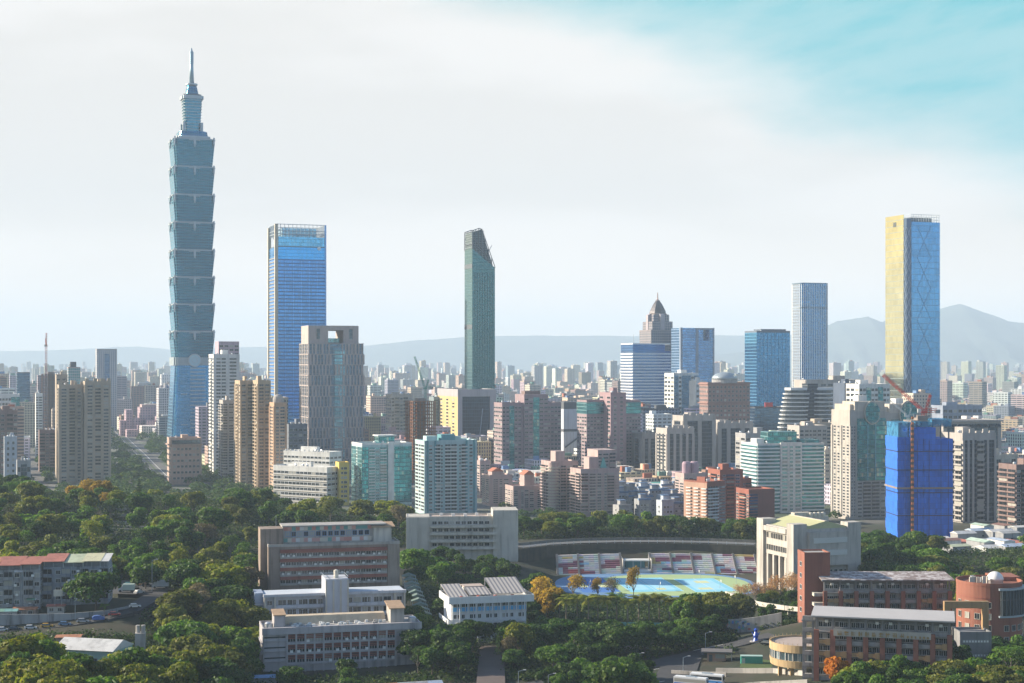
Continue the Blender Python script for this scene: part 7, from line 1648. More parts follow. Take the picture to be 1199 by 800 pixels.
# --- metal-roofed sheds on the right, small houses behind the stadium
rg = random.Random(21); shedl = []
cols = [('sage green', MSG), ('red', MR), ('pale blue', mt('paleblue', (.40, .48, .60))), ('white', MW), ('grey', MGY), ('mint', mt('mint', (.42, .54, .46))), ('brown', mt('brown', (.24, .13, .11)))]
for px_, Y_, w_, ci in ((1108, 868, 14, 6), (1120, 838, 12, 0), (1134, 872, 15, 1), (1128, 905, 13, 3), (1148, 850, 16, 5), (1160, 885, 13, 4), (1172, 858, 15, 2), (1190, 872, 16, 1), (1197, 846, 14, 0), (1146, 940, 14, 2), (1170, 935, 16, 3), (1192, 925, 14, 1), (1180, 905, 12, 4), (1160, 835, 13, 3), (1184, 833, 13, 2), (1205, 900, 14, 5), (1100, 920, 10, 3), (1150, 985, 14, 5), (1176, 990, 13, 6), (1196, 975, 14, 3)):
    r_ = shed(None, px_, Y_, R(20)+rg.choice((0, 0, math.pi/2)), w_, rg.uniform(7, 10), rg.uniform(4, 7.5), (cols[ci][1],), rg.choice((GREYW, WHITE, FG)), rg.uniform(.6, 1.4), 0, 'shed', 'metal_roofed_shed', 'metal-roofed sheds below the netted tower')
    shedl.append((r_, px_, f'{cols[ci][0]} roofed shed', 'among the sheds right of the netted tower'))
number_labels(shedl)
hl = []
for k in range(30):
    px_, Y_ = 728+(k % 6)*12.5+rg.uniform(-2, 2), 1070+(k//6)*38+rg.uniform(-8, 8)
    x = PX(px_, Y_); 
    if in_foot(x, Y_, 5): continue
    w_, d_, h_ = rg.uniform(8, 12), rg.uniform(8, 11), rg.uniform(11, 17)
    rt = empty('townhouse', (x, Y_, ground_z(x, Y_)), YAW, None, 'house', 'townhouses behind the stadium trees')
    wl = rg.choice((GREYW, M_wall('bluegrey_wall', (.42, .46, .52)), WHITE, FG)); FOOT.append((x, Y_, w_/2, w_, d_, YAW))
    MB().box(-w_/2, w_/2, -d_/2, d_/2, -1, h_).build('wall', wl, rt)
    MB().box(-w_/2-.4, w_/2+.4, -d_/2-.4, -d_/2+1.2, h_-.6, h_+.8).build('roof_band', M_wall('roofband_blue', (.12, .20, .34)) if rg.random() < .6 else wl, rt)
    MB().box(-w_*.2, w_*.3, -d_*.1, d_*.35, h_, h_+3).build('stair_house', wl, rt); MB().box(-w_*.24, w_*.34, -d_*.15, d_*.4, h_+3.01, h_+3.5).build('roof', M_wall('roofband_blue', (.12, .20, .34)), rt)
    for j in range(int(h_//3.3)):
        for q in (-.27, .0, .27): link('window', window_mesh(1.5, 1.4, WHITE, GLASS_DARK), rt, (q*w_, -d_/2, 1.8+j*3.3)); 
        link('window', window_mesh(1.5, 1.4, WHITE, GLASS_DARK), rt, (-w_/2, 0, 1.8+j*3.3), -math.pi/2)
    hl.append((rt, px_, ('pale' if wl == WHITE else 'blue-grey' if 'blue' in wl.name else 'grey')+' townhouse', f'behind stadium trees, {("front", "second", "third", "fourth", "rear")[k//6]} row'))
number_labels(hl)
shed('long white hall with teal roof strip behind the townhouses', 752, 1290, R(10), 44, 14, 9, (MW, MW, M_wall('teal_roof', (.14, .42, .36))), WHITE, 2)
shed('curved white low hall beyond the townhouses left of salmon block', 786, 1255, R(-14), 34, 12, 11, (MW, MGY), CREAM, 1.4)
# ------------------------------------------------------------------ trees
def M_leaf(name, a, b, c, tr=.35):
    m, n = newmat(name)
    geo = n.n('ShaderNodeNewGeometry').outputs['Random Per Island']; oc = n.n('ShaderNodeTexCoord').outputs['Object']
    oi = n.n('ShaderNodeObjectInfo').outputs['Random']
    f = n.ss(n.m('ADD', n.noise(oc, .45, 3, .6), n.m('MULTIPLY', n.m('SUBTRACT', geo, .5), .5)), .25, .75)
    col = n.mix(f, tuple(a)+(1,), tuple(b)+(1,)); col = n.mix(n.m('MULTIPLY', n.m('GREATER_THAN', geo, .86), .7), col, tuple(c)+(1,))
    k = n.m('ADD', .72, n.m('MULTIPLY', oi, .56)); k = n.m('MULTIPLY', k, 1.32); col = n.mix(1., col, n.com(k, k, n.m('MULTIPLY', k, .88)), 'MULTIPLY')
    d = bsdf(n, col, .6, 0, .25); t_ = n.n('ShaderNodeBsdfTranslucent'); n.put(t_.inputs[0], n.mix(1., col, (1.15, 1.25, .6, 1), 'MULTIPLY'))
    ms = n.n('ShaderNodeMixShader'); ms.inputs[0].default_value = tr
    n.t.links.new(d.outputs[0], ms.inputs[1]); n.t.links.new(t_.outputs[0], ms.inputs[2]); outp(n, ms.outputs[0]); return m
LEAF = {
 'dark green': M_leaf('leaf_dark', (.018, .046, .010), (.045, .090, .018), (.085, .135, .025), .42),
 'green': M_leaf('leaf_green', (.032, .080, .012), (.080, .145, .022), (.14, .20, .03), .42),
 'olive': M_leaf('leaf_olive', (.060, .078, .016), (.130, .135, .028), (.19, .175, .045), .42),
 'yellow-green': M_leaf('leaf_yellowgreen', (.085, .115, .013), (.18, .185, .022), (.24, .21, .03), .42),
 'golden': M_leaf('leaf_golden', (.20, .125, .018), (.36, .23, .028), (.42, .27, .04), .42),
 'grey-brown': M_leaf('leaf_greybrown', (.09, .07, .045), (.15, .12, .08), (.19, .15, .10)),
 'orange': M_leaf('leaf_orange', (.28, .09, .012), (.40, .15, .02), (.45, .20, .03)),
 'pinkish': M_leaf('leaf_pinkish', (.24, .13, .09), (.34, .20, .13), (.40, .26, .17)),
}
BARK = M_wall('bark', (.09, .07, .055), var=.3, streak=.3); BARKP = M_wall('pale_bark', (.20, .17, .14), var=.3, streak=.3)
def leafquads(pts, nrm, size, rg, elong=1.3):
    """one bent leaf spray per point, turned roughly outwards"""
    N = len(pts)
    nrm = nrm+rg.normal(0, .55, (N, 3)); nrm /= np.linalg.norm(nrm, axis=1)[:, None]+1e-9
    r_ = rg.normal(0, 1, (N, 3)); u = np.cross(nrm, r_); u /= np.linalg.norm(u, axis=1)[:, None]+1e-9; v = np.cross(nrm, u)
    s_ = size*rg.uniform(.6, 1.35, N)[:, None]
    p0 = pts-u*s_*.5*elong; p2 = pts+u*s_*.5*elong; p1 = pts-v*s_*.5+nrm*s_*.12; p3 = pts+v*s_*.5+nrm*s_*.12
    V = np.stack([p0, p1, p2, p3], 1).reshape(-1, 3); F = np.arange(4*N).reshape(-1, 4)
    return V, F
def mesh_np(name, V, F, mats):
    me = bpy.data.meshes.new(name); me.vertices.add(len(V)); me.vertices.foreach_set('co', V.astype(np.float32).ravel())
    k = F.shape[1]; me.loops.add(F.size); me.loops.foreach_set('vertex_index', F.astype(np.int32).ravel())
    me.polygons.add(len(F)); me.polygons.foreach_set('loop_start', np.arange(0, F.size, k, dtype=np.int32)); me.polygons.foreach_set('loop_total', np.full(len(F), k, np.int32))
    for q in mats: me.materials.append(q)
    me.update(calc_edges=True); me.validate(); return me
def crown(seed, H, Rw, nlobe, nleaf, size, base=.28, flat=1., gap=.0):
    rg = np.random.default_rng(seed); P = []; Nn = []
    for k in range(nlobe):
        th = rg.uniform(0, 2*math.pi); zz = rg.uniform(base+.12, .88); rad = Rw*rg.uniform(.25, .75)*math.sqrt(max(.05, 1-((zz-.55)/.5)**2))
        c = np.array([rad*math.cos(th), rad*math.sin(th), zz*H]); lr = Rw*rg.uniform(.30, .55)
        n_ = int(nleaf/nlobe); d = rg.normal(0, 1, (n_, 3)); d[:, 2] = np.abs(d[:, 2])*rg.choice([1, 1, 1, -.6], n_); d /= np.linalg.norm(d, axis=1)[:, None]
        r_ = lr*(1-np.abs(rg.normal(0, .22, n_)))
        p = c+d*r_[:, None]*np.array([1, 1, .72*flat]); P.append(p); Nn.append(d)
    P = np.concatenate(P); Nn = np.concatenate(Nn)
    keep = P[:, 2] > base*H*rg.uniform(.75, 1.15, len(P)); P, Nn = P[keep], Nn[keep]
    return leafquads(P, Nn, size, rg)
def trunk_mb(seed, H, Rw, r=.28, limbs=5, top=.62):
    rg = random.Random(seed); b = MB(); lean = (rg.uniform(-.4, .4), rg.uniform(-.4, .4)); f = (lean[0]*.6, lean[1]*.6, H*.3)
    b.tube((0, 0, -1.2), f, r, r*.75, 8); b.tube(f, (lean[0], lean[1], H*top), r*.75, r*.35, 7)
    for k in range(limbs):
        a = k*2*math.pi/limbs+rg.uniform(-.4, .4); q = rg.uniform(.35, .65)
        m_ = (math.cos(a)*Rw*q*.5+f[0], math.sin(a)*Rw*q*.5+f[1], H*rg.uniform(.42, .52)); e = (math.cos(a)*Rw*q*1.15, math.sin(a)*Rw*q*1.15, H*rg.uniform(.62, .78))
        b.tube((f[0], f[1], f[2]*rg.uniform(.8, 1.0)), m_, r*.45, r*.3, 5); b.tube(m_, e, r*.3, r*.08, 5)
    return b
CROWNS = []
for k, (H, Rw, nl, nf_, fl) in enumerate(((10, 5.2, 15, 4200, 1.), (10, 6.0, 19, 4800, .85), (10, 4.6, 13, 3600, 1.15), (10, 5.6, 22, 4600, .8), (10, 4.2, 11, 3200, 1.2), (10, 6.4, 20, 5000, .75))):
    V, F = crown(100+k, H, Rw, nl, nf_, .66, flat=fl); CROWNS.append((mesh_np('crown', V, F, [LEAF['green']]), trunk_mb(k, H, Rw).mesh('trunk', BARK), Rw))
V, F = crown(301, 10, 4.6, 18, 1500, .42, base=.35); SPARSE = (mesh_np('crown', V, F, [LEAF['golden']]), trunk_mb(31, 10, 4.6, .25, 8, .75).mesh('trunk', BARKP), 4.6)
V, F = crown(302, 10, 5.2, 20, 1100, .38, base=.35); BARE = (mesh_np('crown', V, F, [LEAF['pinkish']]), trunk_mb(32, 10, 5.2, .22, 11, .8).mesh('trunk', BARKP), 5.2)
# conifer
rgc = np.random.default_rng(9); P = []; Nn = []
for j in range(13):
    z_ = 2.0+j*1.0; rad = 3.0*(1-j/14.5)
    for k in range(9):
        a = rgc.uniform(0, 2*math.pi); q = rgc.uniform(.15, 1, 26); P.append(np.stack([np.cos(a)*rad*q+rgc.normal(0, .12, 26), np.sin(a)*rad*q+rgc.normal(0, .12, 26), z_-.5*q+.35*q*q+rgc.normal(0, .1, 26)], 1)); Nn.append(np.tile([0, 0, 1.], (26, 1)))
V, F = leafquads(np.concatenate(P), np.concatenate(Nn), .42, rgc); CONIF = (mesh_np('crown', V, F, [LEAF['dark green']]), MB().tube((0, 0, -1), (0, 0, 14.5), .25, .04, 8).mesh('trunk', BARK), 3.0)
# palm: arching fronds with hanging leaflets
b = MB(); rgp = random.Random(3)
for k in range(19):
    a = k*2*math.pi/19+rgp.uniform(-.15, .15); up = rgp.uniform(.2, 1.25); L = rgp.uniform(3.3, 4.2); pts = []
    for q in range(9):
        s_ = q/8; pts.append(Vector((math.cos(a)*L*s_*math.cos(up*(1-s_*.8)), math.sin(a)*L*s_*math.cos(up*(1-s_*.8)), 7.6+L*(math.sin(up)*s_-(.75+.3*(1-up))*s_*s_))))
    sd = Vector((-math.sin(a), math.cos(a), 0))
    for q in range(8):
        w0, w1 = 1.05*math.sin(math.pi*min(1, .15+q/9)), 1.05*math.sin(math.pi*min(1, .15+(q+1)/9)); p, p2 = pts[q], pts[q+1]
        for s_ in (-1, 1):
            for h_ in (0, .5):
                pa = p.lerp(p2, h_); pb = p.lerp(p2, h_+.33); b.face([pa, pb, pb+sd*s_*w1+Vector((0, 0, -.45*w1)), pa+sd*s_*w0+Vector((0, 0, -.5*w0))])
PALM = (b.mesh('crown', [LEAF['green']]), MB().tube((0, 0, -1), (0, 0, 5), .26, .2, 8).tube((0, 0, 5), (0, 0, 7.7), .2, .14, 8).mesh('trunk', BARKP), 3.0)
PALM_HEAD = PALM
TREES = []
def tree(x, y, h, proto, col, rg, name='broadleaf_tree', base_h=10., z=None, wide=1.):
    z = ground_z(x, y)-.15 if z is None else z; s_ = h/base_h
    rt = empty(name, (x, y, z), rg.uniform(0, 6.28), None, 'tree'); rt.scale = (s_*wide, s_*wide, s_)
    c = link('crown', proto[0], rt); c.material_slots[0].link = 'OBJECT'; c.material_slots[0].material = LEAF[col]
    link('trunk', proto[1], rt); TREES.append((x, y, proto[2]*s_)); return rt
# parts of the view that trees must leave open: (x0, y0, x1, y1, depth)
KEEP = [(-5, 652, 128, 711, 565), (0, 716, 172, 744, 540), (130, 684, 196, 700, 586), (74, 740, 143, 766, 465), (155, 738, 171, 752, 500), (305, 611, 468, 690, 625), (299, 679, 477, 722, 560), (304, 714, 493, 781, 508), (475, 597, 607, 632, 745), (502, 632, 580, 640, 745),
        (513, 674, 626, 728, 552), (556, 728, 580, 756, 540), (478, 661, 506, 708, 650), (652, 641, 886, 694, 690), (640, 672, 886, 698, 690), (645, 697, 795, 728, 640), (607, 632, 886, 642, 800), (885, 604, 1009, 668, 665), (938, 646, 1122, 716, 545), (946, 710, 1114, 772, 440), (900, 741, 946, 790, 475), (1102, 672, 1197, 748, 480), (1060, 655, 1199, 655, 600), (1108, 627, 1199, 652, 820), (862, 694, 940, 714, 585), (750, 758, 905, 800, 470), (1037, 500, 1116, 618, 930), (432, 780, 516, 800, 470), (294, 783, 332, 800, 485), (560, 742, 590, 800, 470), (820, 738, 884, 762, 560), (138, 600, 168, 618, 790)]
SKY = ([-20, 0, 25, 50, 75, 110, 140, 165, 190, 215, 250, 300, 330, 370, 420, 470, 490, 600, 620, 700, 780, 885, 900, 1200], [540, 541, 556, 566, 572, 563, 568, 572, 572, 576, 574, 566, 576, 582, 580, 576, 590, 594, 594, 596, 600, 606, 618, 622])
def ok(x, y, h, rw, soft=3):
    px = topx(x, y); z = ground_z(x, y); tp = topy(z+h, y); bt = topy(z+1, y); w_ = rw*FPX/y*.85
    if tp < np.interp(px, SKY[0], SKY[1]): return False
    for x0, y0, x1, y1, d in KEEP:
        if y < d+2 and px+w_ > x0+soft and px-w_ < x1-soft and tp < y1-soft and bt > y0+soft: return False
    return True
ZONES = [ # px range, Y range, spacing, n, colours, heights, anchor phrase
 ((-10, 490), (800, 985), 9.5, 92, ('dark green', 'green', 'olive', 'yellow-green'), (3, 4, 4, 3), (9, 14), 'on the wooded crest below the towers'),
 ((-10, 300), (625, 800), 10, 74, ('dark green', 'green', 'olive', 'yellow-green'), (4, 4, 3, 2), (9, 14.5), 'on the slope behind the grey flats'),
 ((168, 302), (455, 640), 9, 46, ('dark green', 'olive', 'green', 'yellow-green', 'grey-brown'), (3, 5, 3, 2, 1), (9, 15), 'on the slope left of the schools'),
 ((-20, 215), (390, 466), 8, 40, ('green', 'yellow-green', 'dark green'), (4, 5, 2), (11, 15), 'at the bottom left corner'),
 ((200, 440), (455, 512), 8, 12, ('dark green', 'green'), (4, 2), (6, 9), 'below the nearest school block'),
 ((470, 520), (545, 720), 8, 10, ('dark green', 'green'), (3, 3), (7, 11), 'around the covered stairway'),
 ((505, 640), (590, 745), 8, 24, ('dark green', 'green'), (4, 2), (7, 11), 'behind the sky-blue panels'),
 ((612, 888), (838, 880), 7.5, 44, ('green', 'dark green', 'olive', 'yellow-green'), (4, 4, 2, 1), (9, 13), 'in the belt behind the stadium'),
 ((592, 850), (535, 640), 8, 50, ('dark green', 'dark green', 'green'), (5, 3, 2), (7, 12), 'in the dark wood below the sports court'),
 ((480, 600), (690, 748), 9, 12, ('dark green', 'green'), (3, 2), (7, 11), 'in front of the cream block'),
 ((596, 760), (474, 508), 6, 16, ('dark green', 'green'), (4, 1), (6.5, 9), 'at bottom edge beside driveway'),
 ((600, 800), (516, 560), 6, 14, ('dark green', 'green'), (4, 1), (6.5, 9), 'below the dark wood'),
 ((1000, 1045), (760, 925), 8, 12, ('dark green', 'green'), (3, 1), (9, 13), 'between gymnasium and netted tower'),
 ((480, 560), (505, 552), 8, 10, ('dark green',), (1,), (9, 13), 'left of the steps court'),
 ((1005, 1105), (645, 790), 9, 26, ('dark green', 'green', 'olive'), (5, 3, 2), (9, 13), 'behind the farther teaching block'),
 ((1090, 1215), (600, 800), 8.5, 26, ('green', 'olive', 'yellow-green'), (4, 2, 2), (7, 10), 'behind the brick drum'),
 ((985, 1215), (415, 443), 6, 36, ('green', 'yellow-green', 'dark green', 'olive'), (3, 2, 3, 2), (8, 11), 'at the bottom right corner'),
 ((1090, 1215), (470, 520), 7, 12, ('dark green', 'green'), (3, 2), (7, 10), 'in front of the grey annex'),
 ((880, 945), (600, 680), 7, 8, ('dark green', 'olive'), (2, 1), (5, 8), 'under the raised walkway'),
 ((1015, 1110), (1000, 1120), 10, 10, ('dark green', 'green'), (1, 1), (8, 12), 'at the foot of the netted tower'),
 ((590, 780), (960, 1050), 10, 22, ('dark green', 'green', 'olive'), (3, 2, 1), (7, 11), 'at the foot of the pink apartments'),
]
rnd = random.Random(77); tl = []
DRV1 = [(PX(p, Y), Y) for p, Y in ((560, 485), (640, 497), (700, 512), (760, 528), (810, 545), (850, 556), (905, 560))]; DRV2 = [(PX(p, Y), Y) for p, Y in ((800, 440), (792, 475), (790, 505), (800, 540))]; RXP = [(x, y) for x, y, z in RX]
def place(zone_px, zy, sp, nmax, cols, wts, hs, phrase):
    got = []; tries = 0
    while len(got) < nmax and tries < 3000:
        tries += 1
        px, y = rnd.uniform(*zone_px), math.sqrt(rnd.uniform(zy[0]**2, zy[1]**2)); x = PX(px, y)
        if any((x-a)**2+(y-b_)**2 < sp*sp*(.7 if r_ > 4 else .5) for a, b_, r_ in TREES): continue
        h = rnd.uniform(*hs); p = SPARSE if rnd.random() < .10 else rnd.choice(CROWNS); rw = p[2]*h/10
        if in_foot(x, y, 2.2) or not ok(x, y, h, rw): continue
        e_ = math.hypot((x-PX(766, 748))/54, (y-749)/46)
        if e_ < 1: continue
        if near_path(x, y, DRV1, 6.5) or near_path(x, y, DRV2, 8.5) or near_path(x, y, RXP, 6.5) or near_path(x, y, rp, 6): continue
        c = rnd.choices(cols, wts)[0]
        o = tree(x, y, h, p, c, rnd, wide=rnd.uniform(.95, 1.25)); o['group'] = 'trees '+phrase
        size = 'tall' if h > hs[0]+(hs[1]-hs[0])*.66 else 'small' if h < hs[0]+(hs[1]-hs[0])*.33 else 'mid-sized'
        tl.append((o, px, f'{size} {c} tree', phrase)); got.append(o)
# trees that stand out are set one by one first
def one(px, Y, h, proto, col, label, name='broadleaf_tree', base=10., wide=1., group=None, z=None):
    o = tree(PX(px, Y), Y, h, proto, col, rnd, name, base, z, wide); o['label'] = label
    if group: o['group'] = group
    return o
one(112, 566, 15, CROWNS[1], 'dark green', 'large round dark tree standing in front of the grey-blue flats', wide=1.12)
one(163, 880, 15.5, CONIF, 'dark green', 'tall pointed dark conifer on the wooded crest', 'conifer_tree', 15)
one(104, 905, 12, SPARSE, 'golden', 'golden autumn tree on the crest in front of the beige pair, left', wide=1.25)
one(118, 890, 12.5, CROWNS[0], 'golden', 'broad golden tree on the crest below the right beige tower', wide=1.1)
one(88, 880, 10, CROWNS[3], 'golden', 'lower golden tree on the crest, left of the broad golden one'); one(126, 862, 9, SPARSE, 'golden', 'small sparse golden tree on the crest, right of the broad golden one')
one(60, 700, 12.5, CROWNS[2], 'olive', 'pale olive tree on the slope directly above the flats roof')
one(466, 860, 15, SPARSE, 'grey-brown', 'pale grey-brown half-bare tree under the light teal tower', wide=.9); one(452, 850, 12, SPARSE, 'olive', 'sparse olive tree left of the pale half-bare tree', wide=.9)
one(240, 740, 13, SPARSE, 'grey-brown', 'grey-brown half-bare tree high on the slope above the school blocks', wide=1.2)
one(208, 556, 13, CROWNS[3], 'olive', 'broad pale olive tree on the slope beside the upper car park', wide=1.15); one(228, 580, 12, SPARSE, 'grey-brown', 'brownish thin tree on the slope beside the broad olive tree')
one(487, 680, 14.5, CROWNS[1], 'green', 'large bright green tree in front of the cream block, left'); one(513, 700, 14, CROWNS[3], 'dark green', 'large dark tree in front of the cream block balconies')
one(596, 725, 13, CROWNS[0], 'dark green', 'dark tree against the right blank wall of cream block')
one(630, 660, 15, SPARSE, 'golden', 'tall golden tree left of the stadium, behind its pair', wide=1.1); one(641, 622, 14, CROWNS[3], 'golden', 'broad golden tree left of the sports court', wide=1.0)
one(672, 700, 12, SPARSE, 'golden', 'sparse golden tree in front of the dark blue court'); one(700, 702, 10, SPARSE, 'golden', 'thin golden sapling at the court front, left of the bare one', wide=.8)
one(717, 700, 10.5, BARE, 'grey-brown', 'leafless dark small tree in front of the blue court', wide=.8); one(742, 700, 15.5, SPARSE, 'golden', 'slim golden tree standing alone before the covered stage', wide=.55)
one(584, 540, 9.5, CONIF, 'dark green', 'dark pointed conifer in front of the sky-blue panels', 'conifer_tree', 15); one(618, 556, 11, CONIF, 'dark green', 'dark conifer at the right corner of the sky-blue panelled building', 'conifer_tree', 15)
one(608, 535, 13, CROWNS[4], 'yellow-green', 'bright yellow-green tree right of the steps, before blue panels'); one(598, 528, 10, SPARSE, 'grey-brown', 'brown half-bare tree right of the entrance steps')
one(400, 612, 6, BARE, 'grey-brown', 'bare brown tree left at the foot of the stained brown block', wide=1.6); one(342, 615, 7, BARE, 'grey-brown', 'spreading bare brown tree against the stained brown facade', wide=1.7)
for k, (p_, Y_, h_) in enumerate(((868, 676, 8.5), (884, 668, 9.5), (899, 660, 9), (914, 652, 11.5), (928, 640, 12), (936, 655, 11))):
    one(p_, Y_, h_, BARE, 'pinkish', f'pink-brown blossoming tree, {ORD[k]} from left before the gymnasium', group='pink-brown trees before the gymnasium', wide=.95)
one(839, 600, 13.5, CROWNS[5], 'olive', 'broad pale olive tree above the graffiti wall, left of its pair'); one(864, 596, 13, CROWNS[3], 'olive', 'broad pale olive tree above the graffiti wall, right of its pair')
one(817, 592, 13.5, CROWNS[2], 'yellow-green', 'bright yellow-green tree left of the olive pair above the graffiti wall'); one(800, 588, 13, CROWNS[4], 'green', 'green tree just left of the bright yellow-green one below the court')
one(978, 448, 10, CROWNS[4], 'orange', 'small bright orange tree before the brick columns'); one(724, 440, 15.5, CROWNS[5], 'green', 'rounded green tree alone at bottom centre-right edge', wide=1.1)
one(5, 960, 16, CROWNS[2], 'green', 'tall tree at the left picture edge on the crest'); one(12, 935, 13, CROWNS[0], 'dark green', 'dark tree at the left picture edge below the tallest one')
one(1045, 700, 14, CROWNS[1], 'dark green', 'large dark spreading tree between gymnasium and netted tower', wide=1.2); one(1022, 720, 12, CROWNS[0], 'dark green', 'dark tree right beside the gymnasium corner')
PL_ = [(663, 612), (676, 614), (689, 610), (700, 616), (711, 611), (722, 615), (735, 610), (748, 616), (760, 612), (772, 616), (655, 618), (784, 611)]
for k, (p_, Y_) in enumerate(sorted(PL_)): one(p_, Y_, rnd.uniform(11.3, 12.8), PALM, rnd.choice(('green', 'yellow-green', 'yellow-green')), f'palm tree, {ORD[k]} from left in the row below the sports court', 'palm_tree', 9, group='palm row below the sports court')
one(122, 558, 5.5, PALM, 'green', 'small palm among the sheds below the flats', 'palm_tree', 9); 
for z_ in ZONES: place(*z_)
# the trees that show most stay single; the rest of the wood is one mass
cover = np.zeros((400, 600), bool)
for x0, y0, x1, y1, d in KEEP: pass
sc = []
for o in sorted([q for q in bpy.data.objects if q.name.startswith('broadleaf_tree')], key=lambda q: q.location.y):
    x, y, z = o.location; s_ = o.scale.z; rw = o.scale.x*4.7; h = 10*s_
    c0, c1 = int(max(0, topx(x-rw, y)/2)), int(min(599, topx(x+rw, y)/2))+1; r0, r1 = int(max(0, topy(z+h*.92, y)/2)), int(min(399, topy(z+h*.3, y)/2))+1
    v = 0
    if c1 > c0 and r1 > r0: sub = cover[r0:r1, c0:c1]; v = sub.size-int(sub.sum()); sub[:] = True
    sc.append((v+(1e6 if 'label' in o else 0), o))
sc.sort(key=lambda t: -t[0]); keepn = 288; gone = set()
MV, MF, MI = [], [], []; cnt = 0; lk = list(LEAF)
for v, o in sc[keepn:]:
    gone.add(o.name)
    if v > 0:
        c = next(q for q in o.children if q.name.startswith('crown')); me = c.data; A = np.empty(len(me.vertices)*3, np.float32); me.vertices.foreach_get('co', A); A = A.reshape(-1, 4, 3)[::2]
        ctr = A.mean(1, keepdims=True); A = (ctr+(A-ctr)*1.38).reshape(-1, 3); a_ = o.rotation_euler.z; s1, s3 = o.scale.x, o.scale.z
        B = np.stack([(A[:, 0]*math.cos(a_)-A[:, 1]*math.sin(a_))*s1+o.location.x, (A[:, 0]*math.sin(a_)+A[:, 1]*math.cos(a_))*s1+o.location.y, A[:, 2]*s3+o.location.z], 1)
        MV.append(B); MF.append(np.arange(len(B)).reshape(-1, 4)+cnt); MI += [lk.index(next(k for k in lk if LEAF[k] == c.material_slots[0].material))]*(len(B)//4); cnt += len(B)
tl = [q for q in tl if q[0].name not in gone]
for nm in gone:
    o = bpy.data.objects[nm]
    for c in list(o.children): bpy.data.objects.remove(c)
    bpy.data.objects.remove(o)
if MV:
    me = mesh_np('woodland', np.concatenate(MV), np.concatenate(MF), [LEAF[k] for k in lk]); me.polygons.foreach_set('material_index', MI); tag(link('woodland', me), kind='stuff')
number_labels(tl)
print('TREES', len(tl), len(TREES))
# undergrowth fills the ground between the trunks
rg = np.random.default_rng(5); P = []
for (pr, yr_, n_) in (((-15, 492), (800, 1010), 24000), ((-15, 305), (610, 800), 9000), ((165, 305), (450, 640), 8000), ((-20, 300), (385, 540), 9000), ((300, 500), (455, 512), 3000), ((490, 645), (500, 720), 9000), ((600, 890), (838, 900), 5000), ((592, 860), (540, 690), 14000), ((890, 960), (580, 700), 4000), ((1000, 1215), (600, 830), 8000), ((980, 1215), (395, 440), 6000), ((1085, 1215), (440, 540), 5000), ((585, 790), (950, 1060), 5000)):
    y = np.sqrt(rg.uniform(yr_[0]**2, yr_[1]**2, n_)); px = rg.uniform(*pr, n_); x = (px-CX)/FPX*y; P.append(np.stack([x, y], 1))
P = np.concatenate(P)
keep = np.ones(len(P), bool)
for fx, fy, fr, fw, fd, fyaw in FOOT:
    dx_, dy_ = P[:, 0]-fx, P[:, 1]-fy; c_, s_ = math.cos(fyaw), math.sin(fyaw); keep &= ~((np.abs(dx_*c_+dy_*s_) < fw/2+1) & (np.abs(-dx_*s_+dy_*c_) < fd/2+1))
keep &= np.hypot((P[:, 0]-PX(766, 748))/52, (P[:, 1]-749)/45) > 1
def off_road(pts, w):
    global keep
    for (x0, y0), (x1, y1) in zip(pts, pts[1:]):
        dx_, dy_ = x1-x0, y1-y0; t_ = np.clip(((P[:, 0]-x0)*dx_+(P[:, 1]-y0)*dy_)/(dx_*dx_+dy_*dy_), 0, 1); keep &= np.hypot(P[:, 0]-x0-t_*dx_, P[:, 1]-y0-t_*dy_) > w
off_road([(x, y) for x, y, z in RX], 6); off_road(rp, 5.5); off_road([(PX(p, Y), Y) for p, Y in ((560, 485), (640, 497), (700, 512), (760, 528), (810, 545), (850, 556), (905, 560))], 6); off_road([(PX(p, Y), Y) for p, Y in ((800, 440), (792, 475), (790, 505), (800, 540))], 8)
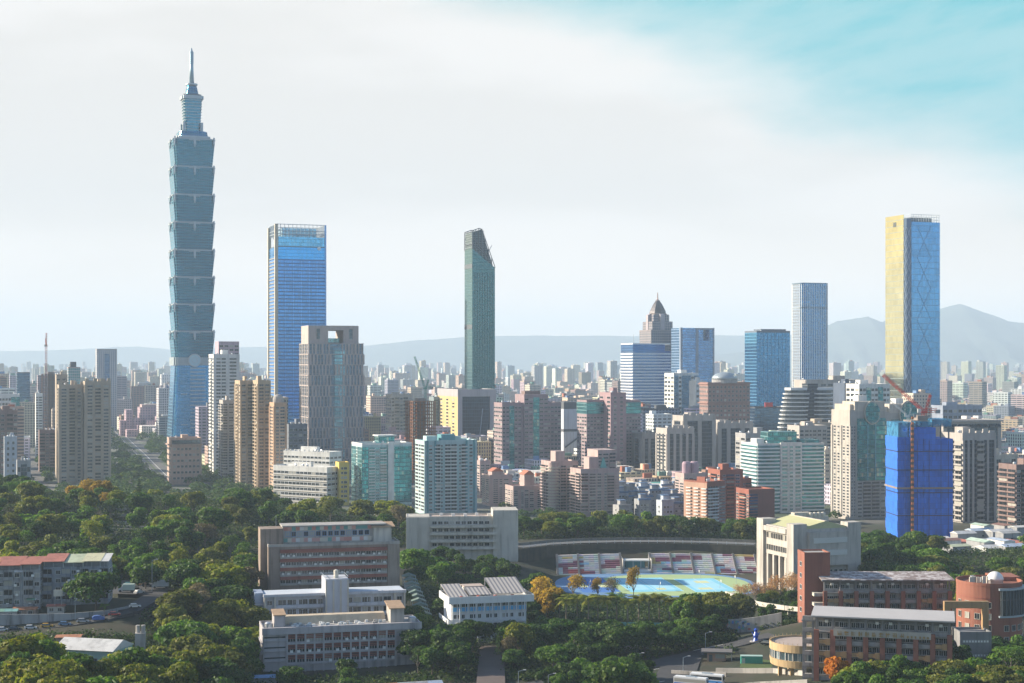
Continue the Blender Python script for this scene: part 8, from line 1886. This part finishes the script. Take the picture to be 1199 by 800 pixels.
keep &= ~((P[:, 0] > PX(128, 600)) & (P[:, 0] < PX(200, 600)) & (P[:, 1] > 586) & (P[:, 1] < 632)); keep &= ~((P[:, 0] > PX(556, 510)) & (P[:, 0] < PX(592, 510)) & (P[:, 1] < 560))
P = P[keep]; zg = terrain(P[:, 0], P[:, 1]); P3 = np.stack([P[:, 0], P[:, 1], zg+np.abs(rg.normal(0, .9, len(P)))+.1], 1)
P3 = np.repeat(P3, 4, 0)+rg.normal(0, 1, (len(P3)*4, 3))*np.array([.9, .9, .45])
V, F = leafquads(P3, np.tile([0, 0, 1.], (len(P3), 1)), .8, rg)
tag(link('undergrowth', mesh_np('undergrowth', V, F, [M_leaf('leaf_under', (.016, .036, .010), (.04, .065, .018), (.07, .09, .025))])), kind='stuff')
# greenery between the city blocks
P = []; 
def blob(x, y, r, n_): 
    d = rg.normal(0, 1, (n_, 3)); d /= np.linalg.norm(d, axis=1)[:, None]; d[:, 2] = np.abs(d[:, 2]); P.append(np.array([x, y, r*.5])+d*r*np.array([1, 1, .9])*rg.uniform(.7, 1, (n_, 1)))
for k in range(900):
    if k < 330: 
        t_ = rg.uniform(0, 1); px = np.interp(t_, [0, .2, .4, .7, 1], [138, 152, 168, 190, 215]); Y_ = np.interp(t_, [0, .2, .4, .7, 1], [2500, 2150, 1800, 1500, 1290]); x = PX(px, Y_)+rg.choice([-1, 1])*rg.uniform(13, 60)
    elif k < 520: px = rg.uniform(-5, 320); Y_ = rg.uniform(1090, 1320); x = PX(px, Y_)
    elif k < 600: px = rg.uniform(20, 60); Y_ = rg.uniform(1330, 1900); x = PX(px, Y_)
    else: px = rg.uniform(580, 1210); Y_ = rg.uniform(1070, 2600); x = PX(px, Y_)
    if in_foot(x, Y_, 4): continue
    if near_path(x, Y_, bl, 12.5) or near_path(x, Y_, st2, 8): continue
    blob(x, Y_, rg.uniform(4.5, 8) if k < 520 else rg.uniform(3.5, 6), 150)
P = np.concatenate(P); V, F = leafquads(P, np.tile([0, 0, 1.], (len(P), 1)), 1.5, rg)
tag(link('city_greenery', mesh_np('city_greenery', V, F, [M_leaf('leaf_city', (.02, .05, .014), (.05, .085, .025), (.09, .11, .03))])), kind='stuff')
